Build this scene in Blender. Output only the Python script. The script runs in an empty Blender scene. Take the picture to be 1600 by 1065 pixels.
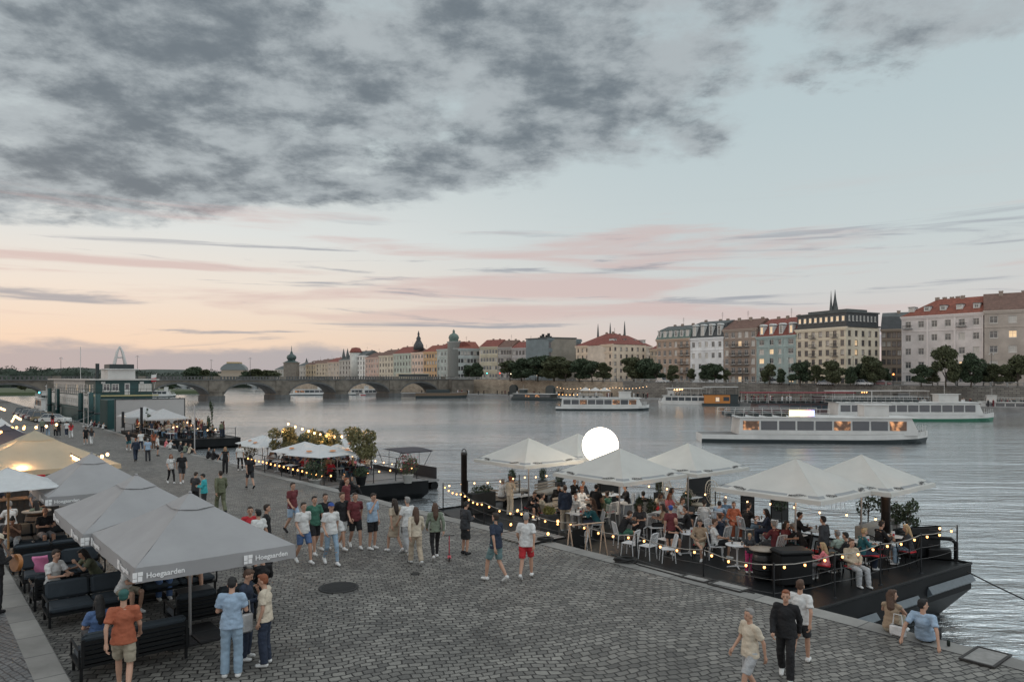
import bpy, bmesh, math, random
from mathutils import Vector, Matrix, noise
R = math.radians
rnd = random.Random(7)
scene = bpy.context.scene
col = scene.collection
# ------------------------------------------------------------ camera
F = 1150.0
cam_d = bpy.data.cameras.new('camera'); cam = bpy.data.objects.new('camera', cam_d); col.objects.link(cam)
CAMZ = 5.5
cam.location = (0, 0, CAMZ); cam.rotation_euler = (R(90), 0, 0)
cam_d.sensor_width = 36; cam_d.lens = 36*F/1600; cam_d.shift_y = (590-532.5)/1600
cam_d.clip_start = 0.1; cam_d.clip_end = 6000
scene.camera = cam
scene.render.resolution_x = 1024; scene.render.resolution_y = 681
vs = scene.view_settings
vs.view_transform = 'Standard'; vs.look = 'None'; vs.exposure = 0.0; vs.gamma = 1
# ------------------------------------------------------------ world sky
def world_sky():
    w = bpy.data.worlds.new('World'); scene.world = w; w.use_nodes = True
    nt = w.node_tree; N = nt.nodes; L = nt.links; N.clear()
    def m(op, a, b=0.0, c=0.0, cl=False):
        n = N.new('ShaderNodeMath'); n.operation = op; n.use_clamp = cl
        for i, v in enumerate((a, b, c)):
            if hasattr(v, 'links') or hasattr(v, 'default_value'): L.new(v, n.inputs[i])
            else: n.inputs[i].default_value = v
        return n.outputs[0]
    def smooth(v, a, b):
        n = N.new('ShaderNodeMapRange'); n.interpolation_type = 'SMOOTHERSTEP'
        L.new(v, n.inputs[0]); n.inputs[1].default_value = a; n.inputs[2].default_value = b
        n.inputs[3].default_value = 0; n.inputs[4].default_value = 1
        return n.outputs[0]
    def comb(x, y, z):
        n = N.new('ShaderNodeCombineXYZ')
        for i, v in enumerate((x, y, z)):
            if hasattr(v, 'links'): L.new(v, n.inputs[i])
            else: n.inputs[i].default_value = v
        return n.outputs[0]
    def noi(vec, scale, detail=8, rough=.55, dist=0.0):
        n = N.new('ShaderNodeTexNoise'); L.new(vec, n.inputs['Vector'])
        n.inputs['Scale'].default_value = scale; n.inputs['Detail'].default_value = detail
        n.inputs['Roughness'].default_value = rough; n.inputs['Distortion'].default_value = dist
        return n.outputs[0]
    def mix(f, a, b):
        n = N.new('ShaderNodeMix'); n.data_type = 'RGBA'
        if hasattr(f, 'links'): L.new(f, n.inputs[0])
        else: n.inputs[0].default_value = f
        for i, v in ((6, a), (7, b)):
            if hasattr(v, 'links'): L.new(v, n.inputs[i])
            else: n.inputs[i].default_value = (*v, 1)
        return n.outputs[2]
    def ramp(v, stops):
        n = N.new('ShaderNodeValToRGB'); L.new(v, n.inputs[0]); e = n.color_ramp.elements
        while len(e) < len(stops): e.new(.5)
        for k, (p, c) in zip(e, stops): k.position = p; k.color = (*c, 1)
        return n.outputs[0]
    tc = N.new('ShaderNodeTexCoord'); sp = N.new('ShaderNodeSeparateXYZ'); L.new(tc.outputs['Generated'], sp.inputs[0])
    x, y, z = sp.outputs; zp = m('MAXIMUM', z, 0.0)
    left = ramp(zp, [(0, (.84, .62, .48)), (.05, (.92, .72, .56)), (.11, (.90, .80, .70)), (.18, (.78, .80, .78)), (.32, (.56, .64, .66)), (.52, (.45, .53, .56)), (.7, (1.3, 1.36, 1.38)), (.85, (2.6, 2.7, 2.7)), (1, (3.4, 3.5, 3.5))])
    right = ramp(zp, [(0, (.68, .53, .50)), (.05, (.69, .60, .57)), (.11, (.66, .67, .66)), (.18, (.60, .67, .68)), (.32, (.52, .62, .65)), (.52, (.46, .56, .60)), (.7, (1.3, 1.36, 1.38)), (.85, (2.6, 2.7, 2.7)), (1, (3.4, 3.5, 3.5))])  # both ramps: overhead sky out of view raised as added fill light
    base = mix(smooth(x, -.45, .35), left, right)
    # heavy grey cloud deck, high and to the left: noise on the plane of the cloud layer
    zz = m('ADD', zp, .16)
    P = comb(m('DIVIDE', x, zz), m('DIVIDE', y, zz), 0.0)
    n1 = noi(P, 1.6, 11, .61, .1)
    n2 = noi(P, 4.2, 9, .65, .2)
    # edge of the deck drops to the left
    edge = m('ADD', m('SUBTRACT', zp, .222), m('MULTIPLY', m('MINIMUM', x, .1), -.16))
    deck = smooth(edge, -.045, .085)
    rightcut = smooth(m('SUBTRACT', x, m('MULTIPLY', zp, .25)), .32, .14)
    patch = m('MULTIPLY', smooth(m('ADD', zp, m('MULTIPLY', n2, .10)), .34, .42), .72)
    cov = m('MAXIMUM', m('MULTIPLY', deck, rightcut), patch)
    d = m('ADD', m('MULTIPLY', n1, .86), m('MULTIPLY', n2, .22))
    dens = m('ADD', d, m('MULTIPLY', m('SUBTRACT', cov, 1.0), .42))
    alpha = smooth(dens, .37, .53)
    n3 = noi(P, 4.6, 11, .64, .1)
    ccol = mix(smooth(m('ADD', m('MULTIPLY', dens, .55), m('MULTIPLY', n3, .5)), .45, .66), (.44, .485, .51), (.15, .18, .21))
    c1 = mix(m('MULTIPLY', alpha, .93), base, ccol)
    # thin rose streaks low over the horizon
    S = comb(m('MULTIPLY', x, 2.2), m('MULTIPLY', zp, 26), 1.7)
    s1 = noi(S, 1.0, 6, .55, .4)
    sm = m('MULTIPLY', smooth(zp, .045, .10), smooth(zp, .26, .17))
    c2 = mix(m('MULTIPLY', m('MULTIPLY', smooth(s1, .48, .64), sm), .62), c1, (.66, .47, .45))
    S2 = comb(m('MULTIPLY', x, 3.1), m('MULTIPLY', zp, 44), 6.3)
    s2 = noi(S2, 1.0, 7, .6, .6)
    c3 = mix(m('MULTIPLY', m('MULTIPLY', smooth(s2, .53, .66), m('MULTIPLY', smooth(zp, .02, .06), smooth(zp, .24, .14))), .8), c2, (.34, .36, .41))
    # low bank far off on the left
    S3 = comb(m('MULTIPLY', x, 6), m('MULTIPLY', zp, 22), 3.0)
    bn = m('ADD', zp, m('MULTIPLY', noi(S3, 1.4, 6, .6), -.045))
    bank = m('MULTIPLY', smooth(bn, .022, .006), smooth(x, .02, -.22))
    c4 = mix(m('MULTIPLY', bank, .8), c3, (.36, .38, .43))
    sky = N.new('ShaderNodeTexSky'); sky.sky_type = 'NISHITA'; sky.sun_disc = False
    sky.sun_elevation = R(1.5); sky.sun_rotation = R(-35)
    bg = N.new('ShaderNodeBackground'); L.new(c4, bg.inputs[0]); L.new(m('ADD', 1.0, m('MULTIPLY', smooth(y, .35, -.5), .6)), bg.inputs[1])  # sky behind the camera brightened as added fill, unseen
    bg2 = N.new('ShaderNodeBackground'); L.new(sky.outputs[0], bg2.inputs[0]); bg2.inputs[1].default_value = 0.05
    ms = N.new('ShaderNodeMixShader'); ms.inputs[0].default_value = .06
    L.new(bg.outputs[0], ms.inputs[1]); L.new(bg2.outputs[0], ms.inputs[2])
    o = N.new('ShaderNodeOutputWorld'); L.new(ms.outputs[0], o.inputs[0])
    w.cycles.sampling_method = 'MANUAL'; w.cycles.sample_map_resolution = 512
world_sky()
sun_d = bpy.data.lights.new('sun', 'SUN'); sun_d.energy = 0.5; sun_d.angle = R(25); sun_d.color = (1, .80, .66)
sun = bpy.data.objects.new('sun', sun_d); col.objects.link(sun)
sun.rotation_euler = Vector((math.sin(R(-80))*1.0, math.cos(R(-80)), math.tan(R(16)))).to_track_quat('Z', 'Y').to_euler()

# ------------------------------------------------------------ materials
MATS = {}
def mat(name, c=(.5, .5, .5), rough=.7, metal=0.0, var=.12, scale=6.0, bump=0.0, bscale=None, spec=.5, emit=None, es=0, coat=0.0, alpha=None, trans=0.0):
    if name in MATS: return MATS[name]
    m = bpy.data.materials.new(name); m.use_nodes = True; MATS[name] = m
    nt = m.node_tree; N = nt.nodes; L = nt.links; b = N['Principled BSDF']
    b.inputs['Roughness'].default_value = rough; b.inputs['Metallic'].default_value = metal
    b.inputs['Specular IOR Level'].default_value = spec
    b.inputs['Base Color'].default_value = (*c, 1)
    if coat: b.inputs['Coat Weight'].default_value = coat
    if trans: b.inputs['Transmission Weight'].default_value = trans
    if emit: b.inputs['Emission Color'].default_value = (*emit, 1); b.inputs['Emission Strength'].default_value = es
    if var or bump:
        tc = N.new('ShaderNodeTexCoord'); n = N.new('ShaderNodeTexNoise'); L.new(tc.outputs['Object'], n.inputs['Vector'])
        n.inputs['Scale'].default_value = scale; n.inputs['Detail'].default_value = 5; n.inputs['Roughness'].default_value = .6
        if var:
            r = N.new('ShaderNodeMapRange'); L.new(n.outputs[0], r.inputs[0])
            r.inputs[1].default_value = .3; r.inputs[2].default_value = .7; r.inputs[3].default_value = 1-var; r.inputs[4].default_value = 1+var
            v = N.new('ShaderNodeVectorMath'); v.operation = 'SCALE'; v.inputs[0].default_value = c; L.new(r.outputs[0], v.inputs['Scale'])
            L.new(v.outputs[0], b.inputs['Base Color'])
        if bump:
            n2 = n
            if bscale:
                n2 = N.new('ShaderNodeTexNoise'); L.new(tc.outputs['Object'], n2.inputs['Vector']); n2.inputs['Scale'].default_value = bscale; n2.inputs['Detail'].default_value = 4
            bp = N.new('ShaderNodeBump'); bp.inputs['Strength'].default_value = 1; bp.inputs['Distance'].default_value = bump
            L.new(n2.outputs[0], bp.inputs['Height']); L.new(bp.outputs[0], b.inputs['Normal'])
    return m
def cmat(kind, c, rough=.85):
    return mat('%s_%d_%d_%d' % (kind, c[0]*100, c[1]*100, c[2]*100), c, rough, var=.16, scale=7, bump=.02 if kind == 'cloth' else 0, bscale=11)

def cobble_mat(name, c1, c2, mortar, bw, rh, ang, bumpd=.02):
    m = bpy.data.materials.new(name); m.use_nodes = True
    nt = m.node_tree; N = nt.nodes; L = nt.links; b = N['Principled BSDF']
    tc = N.new('ShaderNodeTexCoord')
    n = N.new('ShaderNodeTexNoise'); L.new(tc.outputs['Object'], n.inputs['Vector']); n.inputs['Scale'].default_value = 2.6; n.inputs['Detail'].default_value = 3
    s = N.new('ShaderNodeVectorMath'); s.operation = 'SUBTRACT'; L.new(n.outputs['Color'], s.inputs[0]); s.inputs[1].default_value = (.5, .5, .5)
    s2 = N.new('ShaderNodeVectorMath'); s2.operation = 'SCALE'; L.new(s.outputs[0], s2.inputs[0]); s2.inputs['Scale'].default_value = .16
    nb = N.new('ShaderNodeTexNoise'); L.new(tc.outputs['Object'], nb.inputs['Vector']); nb.inputs['Scale'].default_value = .35; nb.inputs['Detail'].default_value = 2
    sb = N.new('ShaderNodeVectorMath'); sb.operation = 'SCALE'; L.new(nb.outputs['Color'], sb.inputs[0]); sb.inputs['Scale'].default_value = .9
    a = N.new('ShaderNodeVectorMath'); L.new(tc.outputs['Object'], a.inputs[0]); L.new(s2.outputs[0], a.inputs[1])
    a2 = N.new('ShaderNodeVectorMath'); L.new(a.outputs[0], a2.inputs[0]); L.new(sb.outputs[0], a2.inputs[1])
    mp = N.new('ShaderNodeMapping'); L.new(a2.outputs[0], mp.inputs[0]); mp.inputs['Rotation'].default_value = (0, 0, ang)
    br = N.new('ShaderNodeTexBrick'); L.new(mp.outputs[0], br.inputs['Vector'])
    br.inputs['Scale'].default_value = 1; br.inputs['Brick Width'].default_value = bw; br.inputs['Row Height'].default_value = rh
    br.inputs['Mortar Size'].default_value = .019; br.inputs['Mortar Smooth'].default_value = .7; br.inputs['Bias'].default_value = 0
    br.inputs['Color1'].default_value = (*c1, 1); br.inputs['Color2'].default_value = (*c2, 1); br.inputs['Mortar'].default_value = (*mortar, 1)
    n3 = N.new('ShaderNodeTexNoise'); L.new(tc.outputs['Object'], n3.inputs['Vector']); n3.inputs['Scale'].default_value = .55; n3.inputs['Detail'].default_value = 7; n3.inputs['Roughness'].default_value = .65
    r = N.new('ShaderNodeMapRange'); L.new(n3.outputs[0], r.inputs[0]); r.inputs[1].default_value = .3; r.inputs[2].default_value = .7; r.inputs[3].default_value = .55; r.inputs[4].default_value = 1.25
    v = N.new('ShaderNodeVectorMath'); v.operation = 'SCALE'; L.new(br.outputs['Color'], v.inputs[0]); L.new(r.outputs[0], v.inputs['Scale'])
    L.new(v.outputs[0], b.inputs['Base Color'])
    n4 = N.new('ShaderNodeTexNoise'); L.new(tc.outputs['Object'], n4.inputs['Vector']); n4.inputs['Scale'].default_value = 14; n4.inputs['Detail'].default_value = 3
    h = N.new('ShaderNodeMath'); h.operation = 'MULTIPLY_ADD'; L.new(n4.outputs[0], h.inputs[0]); h.inputs[1].default_value = .45
    inv = N.new('ShaderNodeMath'); inv.operation = 'SUBTRACT'; inv.inputs[0].default_value = 1; L.new(br.outputs['Fac'], inv.inputs[1]); L.new(inv.outputs[0], h.inputs[2])
    bp = N.new('ShaderNodeBump'); bp.inputs['Distance'].default_value = bumpd; L.new(h.outputs[0], bp.inputs['Height']); L.new(bp.outputs[0], b.inputs['Normal'])
    rr = N.new('ShaderNodeMapRange'); L.new(n3.outputs[0], rr.inputs[0]); rr.inputs[3].default_value = .42; rr.inputs[4].default_value = .72; L.new(rr.outputs[0], b.inputs['Roughness'])
    return m

# ------------------------------------------------------------ mesh helpers
class MB:
    def __init__(s): s.v = []; s.f = []; s.mi = []; s.sm = []
    def add(s, vs, fs, mi=0, M=None, smooth=False):
        o = len(s.v)
        s.v += [tuple(M @ Vector(p)) if M else tuple(p) for p in vs]
        s.f += [tuple(i+o for i in f) for f in fs]; s.mi += [mi]*len(fs); s.sm += [smooth]*len(fs)
        return s
    def box(s, x0, x1, y0, y1, z0, z1, mi=0, M=None):
        vs = [(x0,y0,z0),(x1,y0,z0),(x1,y1,z0),(x0,y1,z0),(x0,y0,z1),(x1,y0,z1),(x1,y1,z1),(x0,y1,z1)]
        return s.add(vs, [(3,2,1,0),(4,5,6,7),(0,1,5,4),(1,2,6,5),(2,3,7,6),(3,0,4,7)], mi, M)
    def rbox(s, x0, x1, y0, y1, z0, z1, b=.03, mi=0, M=None):
        # box with chamfered vertical and horizontal edges (soft cushion-like when b is big)
        vs = []; 
        for zz, ins in ((z0, b), (z0+b, 0), (z1-b, 0), (z1, b)):
            for (cx, cy, sx, sy) in ((x0, y0, 1, 1), (x1, y0, -1, 1), (x1, y1, -1, -1), (x0, y1, 1, -1)):
                pts = [(cx+sx*(ins), cy+sy*(b+ins)), (cx+sx*(b+ins), cy+sy*ins)]
                if sx*sy < 0: pts.reverse()
                vs += [(p[0], p[1], zz) for p in pts]
        fs = [tuple(reversed(range(8))), tuple(range(24, 32))]
        for r in range(3):
            for k in range(8): fs.append((r*8+k, r*8+(k+1) % 8, r*8+8+(k+1) % 8, r*8+8+k))
        return s.add(vs, fs, mi, M)
    def tube(s, pts, rad, n=8, mi=0, cap=True, M=None, smooth=True, flat=None):
        pts = [Vector(p) for p in pts]; k = len(pts)
        rr = rad if isinstance(rad, (list, tuple)) else [rad]*k
        vs = []; fs = []
        up = Vector((0, 0, 1))
        d0 = (pts[1]-pts[0]).normalized()
        if abs(d0.z) > .9: up = Vector((0, 1, 0))
        for i, p in enumerate(pts):
            d = (pts[min(i+1, k-1)]-pts[max(i-1, 0)]).normalized()
            a = d.cross(up); 
            if a.length < 1e-4: a = d.cross(Vector((1, 0, 0)))
            a.normalize(); b = a.cross(d).normalized()
            for j in range(n):
                t = 2*math.pi*j/n
                vs.append(p+a*(math.cos(t)*rr[i])+b*(math.sin(t)*rr[i]))
        for i in range(k-1):
            for j in range(n): fs.append((i*n+j, i*n+(j+1) % n, (i+1)*n+(j+1) % n, (i+1)*n+j))
        s.add(vs, fs, mi, M, smooth)
        if cap: s.add(vs[:n]+vs[-n:], [tuple(range(n)), tuple(reversed(range(n, 2*n)))], mi, M)
        return s
    def lathe(s, prof, n=16, mi=0, M=None, smooth=True, cap=True):
        vs = []; fs = []
        for (r, z) in prof:
            for j in range(n):
                t = 2*math.pi*j/n; vs.append((r*math.cos(t), r*math.sin(t), z))
        for i in range(len(prof)-1):
            for j in range(n): fs.append((i*n+j, i*n+(j+1) % n, (i+1)*n+(j+1) % n, (i+1)*n+j))
        if cap: fs.append(tuple(reversed(range(n)))); fs.append(tuple(range(len(vs)-n, len(vs))))
        return s.add(vs, fs, mi, M, smooth)
    def ell(s, c, r, n=12, m=8, mi=0, M=None):
        T = Matrix.Translation(c) @ Matrix.Diagonal((r[0], r[1], r[2], 1))
        if M: T = M @ T
        prof = [(max(.001, math.sin(math.pi*i/m)), -math.cos(math.pi*i/m)) for i in range(m+1)]
        return s.lathe(prof, n, mi, T)
    def prism(s, poly, z0, z1, mi=0, M=None):
        n = len(poly)
        vs = [(p[0], p[1], z0) for p in poly]+[(p[0], p[1], z1) for p in poly]
        fs = [tuple(reversed(range(n))), tuple(range(n, 2*n))]+[(i, (i+1) % n, n+(i+1) % n, n+i) for i in range(n)]
        return s.add(vs, fs, mi, M)
    def mesh(s, name, mats):
        me = bpy.data.meshes.new(name); me.from_pydata(s.v, [], s.f); me.update()
        for m in (mats if isinstance(mats, (list, tuple)) else [mats]): me.materials.append(m)
        me.polygons.foreach_set('material_index', s.mi); me.polygons.foreach_set('use_smooth', s.sm)
        return me
    def build(s, name, mats, parent=None, loc=(0, 0, 0), rz=0.0):
        return link(name, s.mesh(name, mats), parent, loc, rz)
def link(name, data, parent=None, loc=(0, 0, 0), rz=0.0):
    o = bpy.data.objects.new(name, data); col.objects.link(o)
    o.location = loc; o.rotation_euler = (0, 0, rz)
    if parent: o.parent = parent
    return o
def thing(name, label, cat, loc=(0, 0, 0), rz=0.0, group=None):
    o = link(name, None, None, loc, rz); o.empty_display_size = .3
    return tag(o, label, cat, group)
def tag(o, label, cat, group=None):
    o['label'] = label; o['category'] = cat
    if group: o['group'] = group
    return o
def struct(o, kind='structure'):
    o['kind'] = kind; return o
def children(o): return [c for c in CH.get(o.name, [])] if False else list(o.children)
def copy_tree(o, loc=None, rz=None, label=None, parent=None):
    c = o.copy(); col.objects.link(c)
    if parent: c.parent = parent
    if loc is not None: c.location = loc
    if rz is not None: c.rotation_euler = (0, 0, rz)
    if label: c['label'] = label
    for ch in list(o.children): copy_tree(ch, parent=c)
    return c
def text_mesh(s, size, name='lettering', m=None, bold=0.0, extrude=.002, shear=0.0):
    cu = bpy.data.curves.new(name, 'FONT'); cu.body = s; cu.size = size; cu.align_x = 'CENTER'; cu.align_y = 'CENTER'
    cu.extrude = extrude; cu.offset = bold; cu.shear = shear; cu.resolution_u = 3
    o = bpy.data.objects.new(name, cu); col.objects.link(o)
    dg = bpy.context.evaluated_depsgraph_get(); dg.update()
    me = bpy.data.meshes.new_from_object(o.evaluated_get(dg)); me.name = name
    bpy.data.objects.remove(o); me.materials.clear()
    if m: me.materials.append(m)
    return me

# ------------------------------------------------------------ place geometry
CA, SA = math.cos(R(39.6)), math.sin(R(39.6))
WATER = -2.3
def pq(p, q, z=0.0):      # p: across the quay towards the river, q: along the quay (negative = away from the viewer)
    return Vector((CA*p+SA*q, SA*p-CA*q, z))
def to_pq(X, Y): return (CA*X+SA*Y, SA*X-CA*Y)
ZK = [(-60, 0), (22, 0), (34, -.25), (48, -.75), (70, -1.15), (90, -1.4), (150, -1.5), (400, -1.6)]
def zs(s):
    for (a, za), (b, zb) in zip(ZK, ZK[1:]):
        if s <= b:
            t = max(0, (s-a)/(b-a)); return za+(zb-za)*t
    return ZK[-1][1]
def zg(p, q): return zs(-q)
EK = [(-60, 16.8), (26, 16.8), (37, 17.6), (60, 19.2), (108, 21.1), (400, 27)]
def edge(q):
    s = -q
    for (a, pa), (b, pb) in zip(EK, EK[1:]):
        if s <= b: return pa+(pb-pa)*max(0, (s-a)/(b-a))
    return 27
def at(u, v, H=None):     # photo pixel -> point on the quay (or on a level H below the camera)
    if H is not None:
        Y = H*F/(v-590); return Vector(((u-800)/F*Y, Y, CAMZ-H))
    Y = 6.0
    while Y < 400:
        X = (u-800)/F*Y; z = CAMZ-(v-590)/F*Y
        if z <= zg(*to_pq(X, Y)): return Vector((X, Y, zg(*to_pq(X, Y))))
        Y += .05
    return Vector(((u-800)/F*Y, Y, 0))
def atY(u, v, Y): return Vector(((u-800)/F*Y, Y, CAMZ-(v-590)/F*Y))
QA = math.atan2(-CA, SA)+math.pi   # heading that looks along the quay, away from the viewer (angle of the -q direction)
# ================================================================= SETTING
def water():
    m = bpy.data.materials.new('river_water'); m.use_nodes = True
    nt = m.node_tree; N = nt.nodes; L = nt.links; b = N['Principled BSDF']
    b.inputs['Base Color'].default_value = (.59, .625, .645, 1); b.inputs['Metallic'].default_value = .8; b.inputs['Roughness'].default_value = .13
    b.inputs['IOR'].default_value = 1.75; b.inputs['Specular IOR Level'].default_value = .75
    tc = N.new('ShaderNodeTexCoord')
    def nz(sc, scale, det, rough=.6, rot=.15, dist=0):
        mp = N.new('ShaderNodeMapping'); L.new(tc.outputs['Object'], mp.inputs[0]); mp.inputs['Scale'].default_value = sc; mp.inputs['Rotation'].default_value = (0, 0, rot)
        n = N.new('ShaderNodeTexNoise'); L.new(mp.outputs[0], n.inputs['Vector']); n.inputs['Scale'].default_value = scale; n.inputs['Detail'].default_value = det
        n.inputs['Roughness'].default_value = rough; n.inputs['Distortion'].default_value = dist
        return n.outputs[0]
    a = nz((.28, 1, 1), 1.2, 5, .58, .12, .5); c = nz((.25, 1, 1), .22, 4, .55, -.1, .6); e = nz((.5, 1, 1), 4.5, 3)
    f = nz((.3, 1, 1), .035, 3, .5)
    s = N.new('ShaderNodeMath'); s.operation = 'MULTIPLY_ADD'; L.new(c, s.inputs[0]); s.inputs[1].default_value = 2.2; L.new(a, s.inputs[2])
    s2 = N.new('ShaderNodeMath'); s2.operation = 'MULTIPLY_ADD'; L.new(e, s2.inputs[0]); s2.inputs[1].default_value = .22; L.new(s.outputs[0], s2.inputs[2])
    mr = N.new('ShaderNodeMapRange'); L.new(f, mr.inputs[0]); mr.inputs[1].default_value = .38; mr.inputs[2].default_value = .62; mr.inputs[3].default_value = .05; mr.inputs[4].default_value = .16
    bp = N.new('ShaderNodeBump')
    sp = N.new('ShaderNodeSeparateXYZ'); L.new(tc.outputs['Object'], sp.inputs[0]); cal = N.new('ShaderNodeMapRange'); cal.interpolation_type = 'SMOOTHSTEP'; L.new(sp.outputs[1], cal.inputs[0])
    cal.inputs[1].default_value = 20; cal.inputs[2].default_value = 170; cal.inputs[3].default_value = 3.4; cal.inputs[4].default_value = .7   # calmer water towards the bridge
    mu = N.new('ShaderNodeMath'); mu.operation = 'MULTIPLY'; L.new(mr.outputs[0], mu.inputs[0]); L.new(cal.outputs[0], mu.inputs[1]); L.new(mu.outputs[0], bp.inputs['Distance']); L.new(s2.outputs[0], bp.inputs['Height']); bp.inputs['Strength'].default_value = .8
    L.new(bp.outputs[0], b.inputs['Normal'])
    mb = MB(); mb.add([(-900, -200, WATER), (1200, -200, WATER), (1200, 1600, WATER), (-900, 1600, WATER)], [(0, 1, 2, 3)])
    struct(mb.build('river', m))
water()
M_COB = cobble_mat('cobblestone', (.105, .10, .092), (.235, .224, .202), (.012, .011, .010), .225, .165, R(-17))
M_SETT = cobble_mat('small_sett', (.12, .125, .13), (.17, .17, .17), (.04, .04, .042), .14, .12, R(30), .01)
def stone_blocks(name, c1, c2, mortar, bw, rh, ms=.012, vert=True):
    m = bpy.data.materials.new(name); m.use_nodes = True
    nt = m.node_tree; N = nt.nodes; L = nt.links; b = N['Principled BSDF']; b.inputs['Roughness'].default_value = .85
    uv = N.new('ShaderNodeUVMap')
    br = N.new('ShaderNodeTexBrick'); L.new(uv.outputs[0], br.inputs['Vector']); br.inputs['Scale'].default_value = 1
    br.inputs['Brick Width'].default_value = bw; br.inputs['Row Height'].default_value = rh; br.inputs['Mortar Size'].default_value = ms
    br.inputs['Color1'].default_value = (*c1, 1); br.inputs['Color2'].default_value = (*c2, 1); br.inputs['Mortar'].default_value = (*mortar, 1)
    tc = N.new('ShaderNodeTexCoord'); n = N.new('ShaderNodeTexNoise'); L.new(tc.outputs['Object'], n.inputs['Vector']); n.inputs['Scale'].default_value = .3; n.inputs['Detail'].default_value = 8; n.inputs['Roughness'].default_value = .7
    r = N.new('ShaderNodeMapRange'); L.new(n.outputs[0], r.inputs[0]); r.inputs[1].default_value = .3; r.inputs[2].default_value = .7; r.inputs[3].default_value = .6; r.inputs[4].default_value = 1.3
    v = N.new('ShaderNodeVectorMath'); v.operation = 'SCALE'; L.new(br.outputs['Color'], v.inputs[0]); L.new(r.outputs[0], v.inputs['Scale']); L.new(v.outputs[0], b.inputs['Base Color'])
    bp = N.new('ShaderNodeBump'); bp.invert = True; bp.inputs['Distance'].default_value = .03; L.new(br.outputs['Fac'], bp.inputs['Height']); L.new(bp.outputs[0], b.inputs['Normal'])
    return m
def uv_strip(me, uvs):
    l = me.uv_layers.new(name='UVMap')
    for i, lp in enumerate(me.loops): l.data[i].uv = uvs[lp.vertex_index]
M_COPE = stone_blocks('granite_coping', (.19, .185, .175), (.25, .245, .23), (.10, .10, .10), 1.3, 1.4, .015)
M_QWALL = stone_blocks('quay_masonry', (.10, .10, .10), (.15, .15, .145), (.05, .05, .05), .8, .4, .02)
M_EMB = stone_blocks('embankment_masonry', (.17, .16, .145), (.25, .235, .21), (.09, .085, .08), 1.6, .55, .05)
M_EMB2 = stone_blocks('warm_embankment_masonry', (.36, .29, .22), (.46, .38, .29), (.2, .17, .14), 1.6, .55, .05)
def strip(name, rows, m, kind='structure', parent=None, close=False):
    """rows: list of polylines (same length) -> quads between them, UV in metres"""
    n = len(rows[0]); vs = []; uv = []; L = [0]
    for i in range(1, n): L.append(L[-1]+(rows[0][i]-rows[0][i-1]).length)
    acc = 0
    for k, r in enumerate(rows):
        if k: acc += (rows[k][0]-rows[k-1][0]).length
        for i in range(n): vs.append(tuple(r[i])); uv.append((L[i], acc))
    fs = []
    for k in range(len(rows)-1):
        for i in range(n-1): fs.append((k*n+i, k*n+i+1, (k+1)*n+i+1, (k+1)*n+i))
    mb = MB(); mb.add(vs, fs); me = mb.mesh(name, m); uv_strip(me, uv)
    o = link(name, me, parent)
    if kind: struct(o, kind)
    return o
def lift(v, dz): return Vector((v.x, v.y, v.z+dz))
qs = [45-3*i for i in range(150)]
def line(pf, dz=0, zf=None): return [pq(pf(q) if callable(pf) else pf, q, (zg(0, q) if zf is None else zf)+dz) for q in qs]
KP = 2.3
strip('promenade', [line(KP-.3), line(8), line(14), line(lambda q: edge(q)-.6)], M_COB)
strip('quay_coping', [line(lambda q: edge(q)-.6, .004), line(lambda q: edge(q)-.6, .012), line(lambda q: edge(q)-.02, .012), line(lambda q: edge(q), -.01), line(lambda q: edge(q), -.28)], M_COPE)
strip('quay_wall', [line(lambda q: edge(q)-.03, -.28), line(lambda q: edge(q)-.03, 0, WATER-1.5)], M_QWALL)
strip('kerb', [line(KP, -.02), line(KP, .12), line(KP-.03, .15), line(KP-.52, .15)], M_COPE)
strip('pavement', [line(KP-.52, .15), line(-12, .15), line(-90, .15)], M_SETT)

# ---- far bank
EDG = [(-70, 330), (-25, 300), (22, 262), (50, 222), (80, 195), (104, 173), (125, 156), (200, 95), (330, 0)]
WAL = [(-62, 352), (-13, 318), (32, 272), (62, 233), (91, 205), (115, 183), (136, 166), (213, 108), (345, 10)]
WZ = [4.9, 4.8, 4.2, 3.9, 3.6, 3.35, 3.3, 3.2, 3.2]
def dens(pl, zl, n=4):
    out = []
    for i in range(len(pl)-1):
        for k in range(n):
            t = k/n; out.append(Vector((pl[i][0]*(1-t)+pl[i+1][0]*t, pl[i][1]*(1-t)+pl[i+1][1]*t, zl[i]*(1-t)+zl[i+1]*t)))
    out.append(Vector((*pl[-1], zl[-1]))); return out
E0 = dens(EDG, [-1.2]*9); W0 = dens(WAL, [-1.2]*9); W1 = dens(WAL, WZ)
M_PAVE = mat('worn_paving', (.20, .195, .19), .85, var=.25, scale=.4)
M_ASPH = mat('asphalt', (.06, .06, .062), .85, var=.2, scale=.5)
strip('far_quay', [[lift(p, -2.5) for p in E0], E0, W0], [M_PAVE])
w_ = strip('embankment_wall', [W0[:10], W1[:10], [p+Vector((.8, .8, 0)) for p in W1[:10]]], M_EMB2, kind=None); tag(w_, 'warm-lit beige stretch of the embankment wall beside the stone bridge', 'wall')  # warm light on this stretch put into the masonry colour
wall_o = strip('embankment_wall', [W0[9:], W1[9:], [p+Vector((.8, .8, 0)) for p in W1[9:]]], M_EMB, kind=None)
tag(wall_o, 'long grey masonry embankment wall behind the far moored boats', 'wall')
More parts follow.
